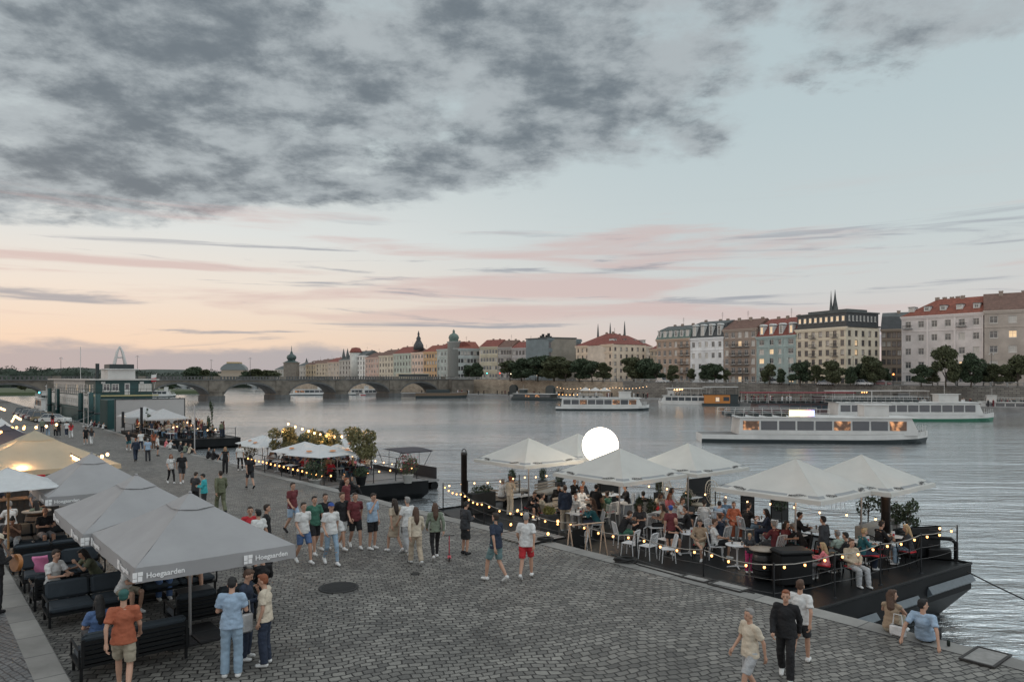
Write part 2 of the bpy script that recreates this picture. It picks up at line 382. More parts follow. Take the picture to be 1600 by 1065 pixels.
# land behind it
B = [Vector((p.x+.8, p.y+.8, p.z-.02)) for p in W1]
C1 = [Vector((p.x+60, p.y+70, p.z+.02)) for p in W1]
C2 = [Vector((p.x+1500, p.y+1600, p.z)) for p in W1]
strip('far_street', [B, C1, C2], M_ASPH)
far2 = [(-62, 352.8), (-60, 400), (-82, 425), (-122, 480), (-175, 560), (-240, 640), (-420, 900), (-420, 1500)]
mb = MB(); pts = [(x, y, 4.6) for x, y in far2]+[(1500, 2400, 4.6), (40, 410, 4.6), (-40, 352, 4.7)]
mb.add(pts, [tuple(reversed(range(len(pts))))]); struct(mb.build('far_bank_ground', M_PAVE))
o = strip('far_bank_wall', [[Vector((x, y, WATER-1)) for x, y in far2], [Vector((x, y, 4.6)) for x, y in far2]], M_EMB2, None)
tag(o, 'pale stone bank wall seen through the arches below the distant house row', 'wall')
mb = MB(); mb.add([(-2500, 900, 1.0), (2500, 900, 1.0), (2500, 4500, 1.0), (-2500, 4500, 1.0)], [(0, 1, 2, 3)]); struct(mb.build('distant_plain', mat('distant_ground', (.07, .09, .06), .9)))
# left bank beyond the quay + wooded hill
lb = [pq(27, -400), pq(30, -520), pq(20, -760), pq(-500, -760), pq(-500, -400)]
mb = MB(); mb.prism([(v.x, v.y) for v in lb], WATER-1, -.8); struct(mb.build('left_bank', M_PAVE))

# balustrade on embankment wall: posts + rails, one railing thing
mb = MB()
for i in range(len(W1)-1):
    a, b = W1[i], W1[i+1]; d = (b-a); n = max(1, int(d.length/3))
    for k in range(n):
        p = a.lerp(b, k/n); mb.box(p.x-.15, p.x+.15, p.y-.15, p.y+.15, p.z, p.z+1.05)
    off = Vector((.2, .2, 0))
    for h, t in ((1.0, .09), (.55, .05), (.2, .05)):
        mb.tube([a+Vector((0, 0, h)), b+Vector((0, 0, h))], t, 4, smooth=False)
o = mb.build('railing', mat('pale_rail', (.30, .30, .29), .7)); tag(o, 'pale balustrade along the top of the far embankment wall', 'railing')

# ---- arch bridge
def arch_bridge(name, label, cat, P0, P1, nspan, width, zdeck, zspring, zcrown, pierw, m_wall, m_dark, first=0, parapet=1.0):
    P0 = Vector(P0); P1 = Vector(P1); d = (P1-P0).normalized(); L = (P1-P0).length; sp = L/nspan
    ang = math.atan2(d.y, d.x); t = thing(name, label, cat, (P0.x, P0.y, 0), ang)
    for i in range(nspan):
        x0 = i*sp+pierw/2; x1 = (i+1)*sp-pierw/2; n = 20; mb = MB()
        prof = []
        for k in range(n+1):
            u = k/n; x = x0+(x1-x0)*u; e = math.sqrt(max(0, 1-(2*u-1)**2*.96)); e = (e-.2)/.8
            prof.append((x, zspring+(zcrown-zspring)*max(0, e)))
        for y, rev in ((0, False), (width, True)):
            vs = [(x, y, z) for x, z in prof]+[(x, y, zdeck) for x, z in prof]
            fs = [(k, k+1, n+2+k, n+1+k) for k in range(n)]
            if rev: fs = [tuple(reversed(f)) for f in fs]
            mb.add(vs, fs)
            # proud arch ring
            yy = y-.18 if not rev else y+.18
            ring = [(x, yy, z-.02) for x, z in prof]+[(x, yy, z+.55) for x, z in prof]
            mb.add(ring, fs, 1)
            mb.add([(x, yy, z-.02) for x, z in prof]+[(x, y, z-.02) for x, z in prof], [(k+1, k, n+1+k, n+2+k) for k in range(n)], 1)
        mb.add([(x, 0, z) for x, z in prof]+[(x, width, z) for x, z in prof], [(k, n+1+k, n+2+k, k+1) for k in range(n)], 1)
        mb.build('arch', [m_wall, m_dark], t)
    for i in range(nspan+1):
        x = i*sp; mb = MB(); h = pierw/2
        poly = [(x-h, 0), (x-h*.5, -1.6), (x, -2.2), (x+h*.5, -1.6), (x+h, 0), (x+h, width), (x, width+2), (x-h, width)]
        big = [((a-x)*1.12+x, b+(-.3 if b <= 0 else .3)) for a, b in poly]
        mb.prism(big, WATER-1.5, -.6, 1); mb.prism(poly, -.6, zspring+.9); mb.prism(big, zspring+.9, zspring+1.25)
        mb.box(x-h, x+h, -.35, width+.35, zspring+1.25, zdeck); mb.box(x-h-.01, x+h+.01, -.02, width+.02, zspring-1, zspring+1.3)
        mb.build('pier', [m_wall, m_dark], t)
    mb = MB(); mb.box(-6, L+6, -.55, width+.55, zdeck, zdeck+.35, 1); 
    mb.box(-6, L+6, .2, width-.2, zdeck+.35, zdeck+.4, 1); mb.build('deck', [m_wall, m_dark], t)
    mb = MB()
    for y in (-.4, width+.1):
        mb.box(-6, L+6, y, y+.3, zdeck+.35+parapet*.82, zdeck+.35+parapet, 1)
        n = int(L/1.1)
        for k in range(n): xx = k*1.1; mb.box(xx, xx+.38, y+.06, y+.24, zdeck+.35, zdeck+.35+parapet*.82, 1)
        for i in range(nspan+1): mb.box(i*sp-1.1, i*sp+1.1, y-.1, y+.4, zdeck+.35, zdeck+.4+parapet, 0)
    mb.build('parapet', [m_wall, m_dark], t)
    return t, d, sp
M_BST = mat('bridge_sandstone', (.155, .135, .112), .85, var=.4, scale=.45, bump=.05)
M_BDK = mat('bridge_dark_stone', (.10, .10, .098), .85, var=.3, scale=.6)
u = Vector((53.2, 45)).normalized()
sp0 = 23.25; Pb0 = Vector((-100, 249))-u*sp0*5; Pb1 = Pb0+u*sp0*9
bt, bd, bsp = arch_bridge('stone_bridge', 'long low stone arch bridge crossing the river in the middle distance', 'bridge', Pb0, Pb1, 9, 10, 4.65, -.2, 3.55, 5.0, M_BST, M_BDK)
# abutment at the right end
mb = MB(); mb.box(sp0*9+2.5, sp0*9+14, -3, 13, WATER-1, 4.64); mb.box(sp0*9+2.5, sp0*9+14, -3.3, 13.3, 4.65, 5.0, 1); mb.build('abutment', [M_BST, M_BDK], bt)
Pc0 = Vector((-420, 480)); Pc1 = Vector((-95, 560))
arch_bridge('far_bridge', 'pale distant arch bridge seen through the stone bridge arches', 'bridge', Pc0, Pc1, 7, 12, 3.2, -1.2, 2.6, 3.0, mat('pale_concrete', (.42, .42, .40), .8), mat('grey_concrete', (.25, .26, .26), .8), parapet=.8)
M_IRON = mat('dark_iron', (.03, .032, .035), .5, metal=.6, var=0)
M_LAMPG = mat('lamp_glow', (1, .9, .75), emit=(1, .80, .55), es=6, var=0)
def street_lamp(P, h, label, lit=True, group=None):
    t = thing('street_lamp', label, 'street lamp', P, 0, group)
    mb = MB(); mb.tube([(0, 0, 0), (0, 0, h*.4), (0, 0, h)], [.11, .07, .05], 6); mb.tube([(-.5, 0, h*.97), (0, 0, h), (.5, 0, h*.97)], .03, 4)
    mb.lathe([(.2, 0), (.2, .3), (.12, .5)], 8); mb.build('post', M_IRON, t)
    for s in (-.5, .5):
        mb = MB(); mb.ell((s, 0, h*.97-.15), (.14, .14, .18), 8, 6); mb.build('lamp_shade', M_LAMPG if lit else mat('lamp_glass', (.6, .6, .58), .3), t)
    return t
for i, s in enumerate((3.05, 3.95, 4.93, 5.5, 6.5, 7.4, 8.4, 8.9)):
    p = Pb0+u*sp0*s+Vector((-u.y, u.x))*.3
    street_lamp((p.x, p.y, 5.0), 7.5 if i % 2 else 6.6, 'tall dark double lamp on the stone bridge parapet', False, 'lamps along the stone bridge')

# ---- wooded hills
M_LEAF_FAR = mat('far_foliage', (.035, .05, .035), .9, var=.35, scale=.2)
M_LEAF = mat('leaf', (.045, .068, .035), .75, var=.45, scale=1.3)
M_LEAF2 = mat('leaf_olive', (.075, .085, .04), .75, var=.4, scale=1.5)
M_BARK = mat('bark', (.08, .065, .05), .9, var=.3, scale=4)
def foliage(mb, cx, cy, cz, rx, ry, rz, n, s, rr, mi=0):
    for _ in range(n):
        while True:
            x, y, z = rr.uniform(-1, 1), rr.uniform(-1, 1), rr.uniform(-1, 1); d = x*x+y*y+z*z
            if d <= 1 and (d > .30 or rr.random() < .4): break
        c = Vector((cx+x*rx, cy+y*ry, cz+z*rz)); a = Vector((rr.gauss(0, 1), rr.gauss(0, 1), rr.gauss(0, 1))).normalized()
        b = a.orthogonal().normalized(); c2 = a.cross(b); k = s*rr.uniform(.6, 1.3)
        mb.add([c-b*k, c+c2*k*.55, c+b*k, c-c2*k*.55], [(0, 1, 2, 3)], mi)
hr = random.Random(3)
def wood(name, label_kind, pts, n, s):
    mb = MB()
    for (x, y, z, rx, rz) in pts: foliage(mb, x, y, z, rx, rx*.7, rz, n, s, hr); mb.ell((x, y, z-rz*.15), (rx*.82, rx*.55, rz*.82), 10, 6)
    return struct(mb.build(name, M_LEAF_FAR), 'stuff')
pts = []
for i in range(70):
    uu = -60+i*9.3; Y = 640+hr.uniform(-40, 60); top = 577+hr.uniform(-6, 6) if uu < 130 else (581+hr.uniform(-4, 6))
    if uu > 440: break
    z = CAMZ+(590-top)/F*Y; pts.append(((uu-800)/F*Y, Y, z-7, hr.uniform(7, 12), 7.5))
wood('distant_wood', '', pts, 260, .9)
hp = MB()
n = 40; vs = []; fs = []
for i in range(n+1):
    uu = -300+i*30; Y = 900; zt = CAMZ+(590-(575 + 8*noise.noise(Vector((i*.35, 0, 0)))+(max(0, uu-200))*.035))/F*Y
    vs += [((uu-800)/F*Y, Y, -1), ((uu-800)/F*Y*1.05, Y*1.1, zt), ((uu-800)/F*Y*1.3, Y*1.5, zt*.8)]
for i in range(n): a = i*3; fs += [(a, a+3, a+4, a+1), (a+1, a+4, a+5, a+2)]
hp.add(vs, fs); struct(hp.build('hills', mat('wooded_hill', (.05, .065, .055), .95, var=.3, scale=.03)))

# ---- trees: tapered trunk, limbs and a crown of leaf clumps
TREES = []
def make_tree(seed, h, cr, leafm, n=1500, s=.30, trunk_h=.19):
    rr = random.Random(seed); tr = MB(); cw = MB()
    th = h*trunk_h
    tr.tube([(0, 0, -.2), (rr.uniform(-.1, .1), rr.uniform(-.1, .1), th*.6), (rr.uniform(-.2, .2), 0, th), (0, 0, h*.8)], [.22, .17, .14, .03], 7)
    clumps = []
    for k in range(13):
        a = rr.uniform(0, 6.28); rad = cr*rr.uniform(.2, .72); z = th+(h-th)*rr.uniform(.05, .86)
        rad *= 1-.55*max(0, (z-th)/(h-th)-.5)*2*.8
        c = (rad*math.cos(a), rad*math.sin(a), z); r = cr*rr.uniform(.27, .45); clumps.append((c, r))
        tr.tube([(0, 0, th*rr.uniform(.8, 1.4)), (c[0]*.5, c[1]*.5, (z+th)/2), c], [.09, .05, .02], 5)
    for c, r in clumps: foliage(cw, *c, r, r, r*.8, n//13, s, rr)
    foliage(cw, 0, 0, h*.72, cr*.5, cr*.5, (h-th)*.34, n//6, s, rr)
    t = link('tree', None); tr.build('trunk', M_BARK, t); cw.build('crown', leafm, t)
    return t
TP = [make_tree(i, 8.5, 3.6, M_LEAF if i % 3 else M_LEAF2, 4200, .33) for i in range(4)]
TREE_USED = set()
def place_tree(X, Y, z, h, label, wide=1.0, k=None, group='trees along the far embankment street'):
    k = rnd.randrange(4) if k is None else k; src = TP[k]
    t = src if k not in TREE_USED else copy_tree(src); TREE_USED.add(k)
    t.location = (X, Y, z); t.rotation_euler = (0, 0, rnd.uniform(0, 6)); sc = h/8.5; t.scale = (sc*wide*1.12, sc*wide*1.12, sc)
    tag(t, label, 'tree', group); return t
def street_z(Y): return 3.6 if Y < 215 else (3.6+(Y-215)/100*.9 if Y < 310 else 4.6)
# (pixel x, top y, width factor, distance, label)
TR = [(797, 562, 1.3, 300), (815, 560, 1.4, 296), (840, 556, 1.5, 290), (866, 556, 1.5, 285), (884, 562, 1.3, 281), (905, 560, 1.3, 278), (925, 563, 1.2, 274), (942, 566, 1.1, 270), (990, 557, 1.5, 262), (1007, 560, 1.4, 258), (1024, 566, 1.1, 254),
      (1051, 570, .95, 246), (1080, 575, .8, 240), (1103, 570, 1.1, 236), (1117, 568, 1.1, 232), (1134, 577, .8, 230), (1202, 567, .8, 218), (1221, 576, .9, 215),
      (1250, 565, 1.1, 211), (1276, 570, 1.0, 208), (1301, 562, 1.1, 205), (1329, 573, .85, 201), (1345, 568, .9, 203), (1357, 556, .85, 200), (1366, 558, .8, 204), (1384, 575, .8, 206), (1440, 570, 1.15, 186), (1457, 572, 1.0, 190), (1478, 538, .72, 184), (1517, 552, .9, 182), (1536, 568, .8, 185), (1553, 568, 1.0, 181), (1590, 553, .95, 178),
      (745, 567, 1.2, 330), (733, 570, 1.0, 335)]
labs = {0: 'leftmost', 1: 'second'}
for i, (uu, top, w, Y) in enumerate(TR):
    z = street_z(Y) if Y < 330 else 4.6
    if Y < 215: z = 3.35
    h = CAMZ+(590-top)/F*Y-z
    what = ('dense dark tree' if w > 1.25 else 'slim dark street tree' if w < .9 else 'round-crowned dark tree')
    L_ = {1440: 'spreading tree at the left end of the pinkish-white house', 1457: 'low tree tucked between two larger trees before the pinkish-white house', 1478: 'tallest dark tree in front of the pinkish-white house', 1517: 'broad forked tree right of the tallest tree', 1536: 'slim tree at the seam of the pinkish and brown-roofed houses', 1553: 'tree in front of the brown-roofed grey house', 1590: 'tall tree at the right edge before the brown-roofed house',
          1250: 'olive-tinged tree below the cream hotel left half', 1276: 'small round tree between two trees at the cream hotel', 1301: 'forked dark tree right of centre before the cream hotel', 1357: 'tallest dark tree at the cream hotel right corner', 1202: 'slim tree before the teal house', 1221: 'low round tree at the teal and cream house seam', 1384: 'low tree at the side street beyond the cream hotel', 1329: 'slim tree on the corner of the cream hotel',
          1051: 'round tree alone before the brown-grey balcony house', 745: 'dark tree beside the bridge head at the domed house'}.get(uu)
    if not L_: L_ = what+' on the far embankment street'
    t = place_tree((uu-800)/F*Y, Y, z, h, L_, w, i % 4)
# bushes behind the near end of the bridge (left sky line clump)
for (uu, top, Y, w) in ((301, 573, 420, 1.6), (318, 577, 425, 1.5), (400, 576, 500, 1.8), (420, 578, 500, 1.8), (385, 580, 500, 1.6), (335, 582, 440, 1.4)):
    z = 1.0; place_tree((uu-800)/F*Y, Y, z, CAMZ+(590-top)/F*Y-z, 'bushy dark tree rising behind the stone bridge', w, None, 'trees behind the stone bridge')

# wooded river island beyond the bridge, seen through the left arches
mb = MB(); ip = [(-330, 330), (-235, 318), (-165, 345), (-150, 372), (-190, 420), (-330, 470)]; mb.prism(ip, WATER-1, -.9); struct(mb.build('river_island', mat('island_grass', (.07, .09, .045), .9, var=.3)))
ir = random.Random(5)
for i in range(11):
    a = i/10; X = -300+a*145; Y = 338+a*22+ir.uniform(0, 20)
    place_tree(X, Y, -.9, ir.uniform(4.2, 6.0), 'low bushy tree on the wooded island seen under the left bridge arches', 1.5, None, 'trees on the river island')
# ================================================================= BUILDINGS
M_GLASS = mat('window_glass', (.05, .06, .07), .12, var=0, spec=.9)
M_LIT = mat('lit_window', (.8, .6, .4), .4, var=0, emit=(1, .68, .36), es=.55)
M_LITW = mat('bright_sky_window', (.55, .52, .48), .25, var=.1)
M_WFR = mat('window_frame_white', (.62, .60, .56), .6, var=.05)
M_WFRD = mat('window_frame_brown', (.16, .12, .10), .6, var=.05)
M_SLATE = mat('slate_roof', (.09, .10, .10), .7, var=.25, scale=.8)
M_RED = mat('red_tile_roof', (.22, .07, .045), .8, var=.3, scale=1.2, bump=.04, bscale=6)
M_RED2 = mat('dark_red_tile_roof', (.20, .06, .045), .8, var=.3, scale=1.2, bump=.04, bscale=6)
M_BRN = mat('brown_tile_roof', (.15, .085, .065), .8, var=.3, scale=1.2, bump=.04, bscale=6)
M_COPPER = mat('copper_green', (.12, .17, .15), .6, var=.25, scale=1.5)
M_DKM = mat('dark_mansard', (.05, .055, .058), .55, var=.25, scale=1)
WM = {}
def win_mesh(w, h, arch, frm, pane):
    k = ('f', round(w, 2), round(h, 2), arch, frm.name)
    if k not in WM:
        mb = MB(); t = .13
        if arch:
            n = 8
            out = [(-w/2, 0), (w/2, 0)]+[(w/2*math.cos(math.pi*i/n), h-w/2+w/2*math.sin(math.pi*i/n)) for i in range(n+1)]
            inn = [(x*(1-2*t/w), max(t, z if z < .1 else z-t*.6)) for x, z in out]
            m = len(out); vs = [(x, -.02, z) for x, z in out]+[(x, -.02, z) for x, z in inn]+[(x, .05, z) for x, z in inn]
            mb.add(vs, [(i, (i+1) % m, m+(i+1) % m, m+i) for i in range(m)]+[(m+i, m+(i+1) % m, 2*m+(i+1) % m, 2*m+i) for i in range(m)])
        else:
            mb.box(-w/2, -w/2+t, -.03, .06, 0, h); mb.box(w/2-t, w/2, -.03, .06, 0, h)
            mb.box(-w/2+t, w/2-t, -.03, .06, 0, t); mb.box(-w/2+t, w/2-t, -.03, .06, h-t, h)
        mb.box(-.035, .035, -.02, .05, t, h-t)
        mb.box(-w/2+t, w/2-t, -.015, .045, h*.64, h*.64+.06)
        mb.box(-w/2-.1, w/2+.1, -.2, .0, -.1, -.01)
        WM[k] = mb.mesh('window', frm)
    k2 = ('p', round(w, 2), round(h, 2), arch, pane.name)
    if k2 not in WM:
        mb = MB()
        if arch:
            n = 8; out = [(-w/2, 0), (w/2, 0)]+[(w/2*math.cos(math.pi*i/n), h-w/2+w/2*math.sin(math.pi*i/n)) for i in range(n+1)]
            mb.add([(x, .03, z) for x, z in out], [tuple(range(len(out)))])
        else: mb.add([(-w/2, .03, 0), (w/2, .03, 0), (w/2, .03, h), (-w/2, .03, h)], [(0, 1, 2, 3)])
        WM[k2] = mb.mesh('pane', pane)
    return WM[k], WM[k2]
def add_window(par, x, y, z, rz, w, h, arch=False, frm=None, lit=None, rr=rnd):
    r_ = rr.random()
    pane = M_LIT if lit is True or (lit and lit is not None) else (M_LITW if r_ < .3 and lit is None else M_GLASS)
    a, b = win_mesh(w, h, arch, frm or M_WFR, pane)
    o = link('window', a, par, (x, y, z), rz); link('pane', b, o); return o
def facade(mb, par, A, Bp, z0, floors, cols, wmat_i=0, rec=.22, frm=None, litp=.06, rr=rnd, skip=None, arch_top=False, trim_i=None, balcony=None, pil=False):
    """wall A->B (outward normal on the right of A->B seen from above = towards viewer). floors: list (zbot,zwin,hwin,ztop) ; cols: list (xc, w) ; holes are real"""
    A = Vector((*A, 0)); Bp = Vector((*Bp, 0)); d = (Bp-A); L = d.length; d.normalize(); nrm = Vector((d.y, -d.x, 0)); ang = math.atan2(d.y, d.x)
    def P(x, y, z): return A+d*x-nrm*y+Vector((0, 0, z))
    xs = [0]
    for xc, w in cols: xs += [xc-w/2, xc+w/2]
    xs.append(L)
    for fi, (zb, zw, hw, zt) in enumerate(floors):
        rows = [(zb, zw, 0), (zw, zw+hw, 1), (zw+hw, zt, 0)]
        for (a, b, hasw) in rows:
            if not hasw:
                mb.add([P(0, 0, a), P(L, 0, a), P(L, 0, b), P(0, 0, b)], [(0, 1, 2, 3)], wmat_i); continue
            for k in range(len(xs)-1):
                x0, x1 = xs[k], xs[k+1]
                if k % 2 == 0 or (skip and skip(fi, k//2)):
                    mb.add([P(x0, 0, a), P(x1, 0, a), P(x1, 0, b), P(x0, 0, b)], [(0, 1, 2, 3)], wmat_i)
                else:
                    q = [P(x0, 0, a), P(x1, 0, a), P(x1, 0, b), P(x0, 0, b)]; q2 = [P(x0, rec, a), P(x1, rec, a), P(x1, rec, b), P(x0, rec, b)]
                    mb.add(q+q2, [(0, 1, 5, 4), (1, 2, 6, 5), (2, 3, 7, 6), (3, 0, 4, 7)], wmat_i)
                    c = P((x0+x1)/2, rec-.05, a); add_window(par, c.x, c.y, c.z, ang, x1-x0, b-a, False, frm, True if rr.random() < litp else None, rr)
                    if balcony and balcony(fi, k//2):
                        bw = (x1-x0)/2+.45; bb = MB(); T = Matrix.Translation(P((x0+x1)/2, 0, a-.35)) @ Matrix.Rotation(ang, 4, 'Z')
                        bb.box(-bw, bw, -.95, -.02, 0, .15, 1, T)
                        for zz in (1.0,): bb.box(-bw, bw, -.95, -.9, zz, zz+.07, 0, T); bb.box(-bw, -bw+.05, -.95, -.02, zz, zz+.07, 0, T); bb.box(bw-.05, bw, -.95, -.02, zz, zz+.07, 0, T)
                        nb = 9
                        for j in range(nb+1): xx = -bw+.02+(2*bw-.06)*j/nb; bb.box(xx, xx+.04, -.94, -.91, .15, 1, 0, T)
                        bb.build('balcony', [M_IRON, M_PAVE], par)
    return P, L, ang
def auto_cols(L, n, w, margin=None):
    mg = margin if margin is not None else L/n/2
    return [(mg+(L-2*mg)*i/max(1, n-1), w) for i in range(n)]
def auto_floors(z0, ze, n, hw=1.9, ground=True):
    fh = (ze-z0-.4)/n; out = []
    for i in range(n):
        zb = z0+i*fh; h = min(hw, fh*.62); out.append((zb, zb+(fh-h)*.5, h, zb+fh if i < n-1 else ze))
    return out
def building(name, label, u0, Y0, u1, Y1, vE, nf, nc, wallc, roof, roofh, depth=14, z0=None, side=None, ww=1.2, hw=1.9, frm=None, litp=.05, dormers=0, mansard=None, balcony=None, cornice=None, hip=False, chimneys=3, ground_c=None, seed=1, arch_dorm=False, roofover=.5, skip=None, pil=0, back_slope=True, lit_dorm=0, base_only=False):
    """vE: eave pixel at u0."""
    rr = random.Random(seed)
    A = Vector(((u0-800)/F*Y0, Y0)); Bp = Vector(((u1-800)/F*Y1, Y1)); ze = CAMZ+(590-vE)/F*Y0
    if z0 is None: z0 = street_z(min(Y0, Y1))-.3
    wallc = tuple(min(.78, c*1.22) for c in wallc); mw = mat('plaster_%s_%d' % (name, seed), wallc, .85, var=.2, scale=.3); mt = mat('trim_%s_%d' % (name, seed), tuple(min(.8, c*1.15) for c in wallc), .8)
    t = thing(name, label, 'building', (0, 0, 0)); mb = MB()
    d = (Bp-A); L = d.length; d.normalize(); nb = Vector((-d.y, d.x))   # inward
    fl = auto_floors(z0, ze, nf, hw)
    facade(mb, t, A, Bp, z0, fl, auto_cols(L, nc, ww), 0, frm=frm, litp=litp, rr=rr, balcony=balcony, skip=skip)
    C = Bp+nb*depth; D = A+nb*depth
    if side == 'R': facade(mb, t, Bp, C, z0, fl, auto_cols(depth, max(2, int(depth/3)), ww), 0, frm=frm, litp=litp, rr=rr)
    else: mb.add([(*Bp, z0), (*C, z0), (*C, ze), (*Bp, ze)], [(0, 1, 2, 3)])
    if side == 'L': facade(mb, t, D, A, z0, fl, auto_cols(depth, max(2, int(depth/3)), ww), 0, frm=frm, litp=litp, rr=rr)
    else: mb.add([(*D, z0), (*A, z0), (*A, ze), (*D, ze)], [(0, 1, 2, 3)])
    mb.add([(*C, z0), (*D, z0), (*D, ze), (*C, ze)], [(0, 1, 2, 3)])
    mb.build('wall', [mw, mt], t)
    ang = math.atan2(d.y, d.x); T = Matrix.Translation((A.x, A.y, 0)) @ Matrix.Rotation(ang, 4, 'Z')
    # cornices, string courses, pilasters
    cb = MB(); cb.box(-.35, L+.35, -.45, .3, ze-.3, ze+.12, 0, T); cb.box(-.2, L+.2, -.25, -.003, ze-.75, ze-.3, 0, T)
    for i in ([1] if nf < 4 else [1, nf-1]): cb.box(0, L, -.14, -.003, fl[i][0]-.12, fl[i][0]+.12, 0, T)
    if pil:
        for i in range(pil+1): x = L*i/pil; cb.box(max(0, x-.25), min(L, x+.25), -.12, -.004, z0, ze-.76, 0, T)
    cb.build('cornice', mt, t)
    # roof
    rb = MB(); zr = ze+.12; o = roofover; mi = mansard
    if roofh > 0:
        if mansard:
            mh, minset, mm = mansard; zm = zr+mh
            lo = [(-.2, -.3), (L+.2, -.3), (L+.2, depth+.2), (-.2, depth+.2)]; hi = [(0, minset), (L, minset), (L, depth-minset), (0, depth-minset)]
            rb.add([(x, y, zr) for x, y in lo]+[(x, y, zm) for x, y in hi], [(0, 1, 5, 4), (1, 2, 6, 5), (2, 3, 7, 6), (3, 0, 4, 7)], 1, T)
            xs = (0, L); y0, y1 = minset, depth-minset; zb = zm
        else: xs = (-o*.3, L+o*.3); y0, y1 = -o, depth+o; zb = zr; mm = roof
        ym = (y0+y1)/2; hi_ = (y1-y0)/2*(1 if hip else 0)
        a, b = xs
        hl = hi_ if hip else 0; hr_ = 0 if hip == 'L' else hl
        rb.add([(a, y0, zb), (b, y0, zb), (b, y1, zb), (a, y1, zb), (a+hl, ym, zb+roofh), (b-hr_, ym, zb+roofh)], [(0, 1, 5, 4), (1, 2, 5), (2, 3, 4, 5), (3, 0, 4)], 0, T)
        rb.add([(a, y0, zb-.004), (b, y0, zb-.004), (b, y1, zb-.004), (a, y1, zb-.004)], [(3, 2, 1, 0)], 0, T)
        rf = rb.build('roof', [roof, mm], t)
        for i in range(chimneys):
            x = (L*(i+.5)/chimneys if not hip else L*(.3+.4*(i+.5)/chimneys))+rr.uniform(-1.2, 1.2)*(0 if hip else 1); y = ym+rr.uniform(-1, 1.5); c = MB(); zz = zb+roofh*.75
            c.box(x-.5, x+.5, y-.3, y+.3, zz-.8, zb+roofh+.35, 0, T); c.box(x-.57, x+.57, y-.37, y+.37, zb+roofh+.35, zb+roofh+.45, 0, T)
            for k in (-.4, 0, .4): c.box(x+k-.1, x+k+.1, y-.1, y+.1, zb+roofh+.45, zb+roofh+.65, 0, T)
            c.build('chimney', mat('chimney_plaster', (.3, .24, .2), .9, var=.2), rf)
        if rr.random() < .7:
            a_ = MB(); x = rr.uniform(.3, .7)*L; a_.tube([T @ Vector((x, ym, zb+roofh)), T @ Vector((x, ym, zb+roofh+3))], .04, 4)
            for k in range(4): a_.tube([T @ Vector((x-.5, ym, zb+roofh+1.6+k*.35)), T @ Vector((x+.5, ym, zb+roofh+1.6+k*.35))], .02, 3)
            a_.build('antenna', M_IRON, t)
    else:
        rb.box(-.2, L+.2, -.2, depth+.2, zr, zr+.5, 0, T); rf = rb.build('roof', [roof], t)
        zb = zr
    for i in range(dormers):
        x = L*(i+.5)/dormers; dm = MB()
        if mansard: yb = .1; zz = zr+.5; dw, dh = 1.5, mansard[0]*.72; dd = 2.0
        else: yb = 1.4; zz = zr+roofh*(yb+o)/((depth+2*o)/2)-.1; dw, dh = 1.6, 1.5; dd = 2.6
        dm.box(x-dw/2, x-dw/2+.2, yb, yb+dd, zz, zz+dh, 0, T); dm.box(x+dw/2-.2, x+dw/2, yb, yb+dd, zz, zz+dh, 0, T)
        dm.box(x-dw/2+.2, x+dw/2-.2, yb, yb+.1, zz, zz+.25, 0, T); dm.box(x-dw/2+.2, x+dw/2-.2, yb, yb+.1, zz+dh-.2, zz+dh, 0, T)
        dm.box(x-dw/2-.15, x+dw/2+.15, yb-.2, yb+dd, zz+dh, zz+dh+.14, 1, T)
        if arch_dorm:
            n = 8; dm.add([(x+(dw/2+.1)*math.cos(math.pi*k/n), yb-.1, zz+dh+.14+.6*math.sin(math.pi*k/n)) for k in range(n+1)]+[(x+(dw/2+.1)*math.cos(math.pi*k/n), yb+dd, zz+dh+.14+.6*math.sin(math.pi*k/n)) for k in range(n+1)], [(k, k+1, n+2+k, n+1+k) for k in range(n)]+[tuple(range(n+1))], 0, T)
        dmo = dm.build('dormer', [mat('dormer_white', (.6, .6, .58), .7), M_SLATE], t)
        c = T @ Vector((x, yb+.06, zz+.27)); wo = add_window(dmo, c.x, c.y, c.z, ang, dw-.44, dh-.5, False, M_WFR, lit_dorm > rr.random() or None, rr)
    t['_z'] = 0; del t['_z']
    return t, T, L, ze, fl
b1, T, L, ze, fl = building('apartment_house', 'grey-brown house with brown tiled roof at the right edge', 1538, 199, 1660, 190, 486, 5, 4, (.36, .31, .27), M_BRN, 5.2, 15, ww=1.9, hw=1.9, seed=1, chimneys=3, side='L')
building('apartment_house', 'pinkish-white five-storey house with orange-red roof and five dormers', 1409, 216, 1536.5, 200, 495.5, 5, 6, (.52, .475, .455), M_RED, 5.0, 14, side='L', ww=1.6, hw=1.9, dormers=5, seed=2, litp=.08, chimneys=5, hip='L', balcony=lambda f, c: (f, c) in ((4, 0), (4, 4)), frm=M_WFR, pil=3)
# cream hotel with dark lit attic; second face along the side street
h3, T3, L3, ze3, fl3 = building('hotel', 'cream corner hotel with dark attic storey and lit attic windows', 1244, 231, 1322, 215, 516, 6, 7, (.54, .475, .375), M_DKM, 0, 15, side='R', ww=1.25, hw=1.8, seed=3, litp=.03, frm=M_WFRD, balcony=lambda f, c: f in (1, 2, 3, 4, 5) and c in (2, 5))
mb = MB(); D3 = 19.5
mb.box(.2, L3-.2, .3, 15-.3, ze3+.62, ze3+4.3, 0, T3); mb.box(-.1, L3+.1, 0, 15, ze3+4.3, ze3+4.7, 1, T3)
mb.box(2, L3-2, 3, 12, ze3+4.7, ze3+5.6, 1, T3)
mb.build('attic', [M_DKM, M_SLATE], h3)
ang3 = math.atan2(T3[1][0], T3[0][0])
for i in range(9):
    c = T3 @ Vector((1.2+i*(L3-2.4)/8, .26, ze3+1.9)); add_window(h3, c.x, c.y, c.z, ang3, .95, 1.5, False, M_WFR, True)
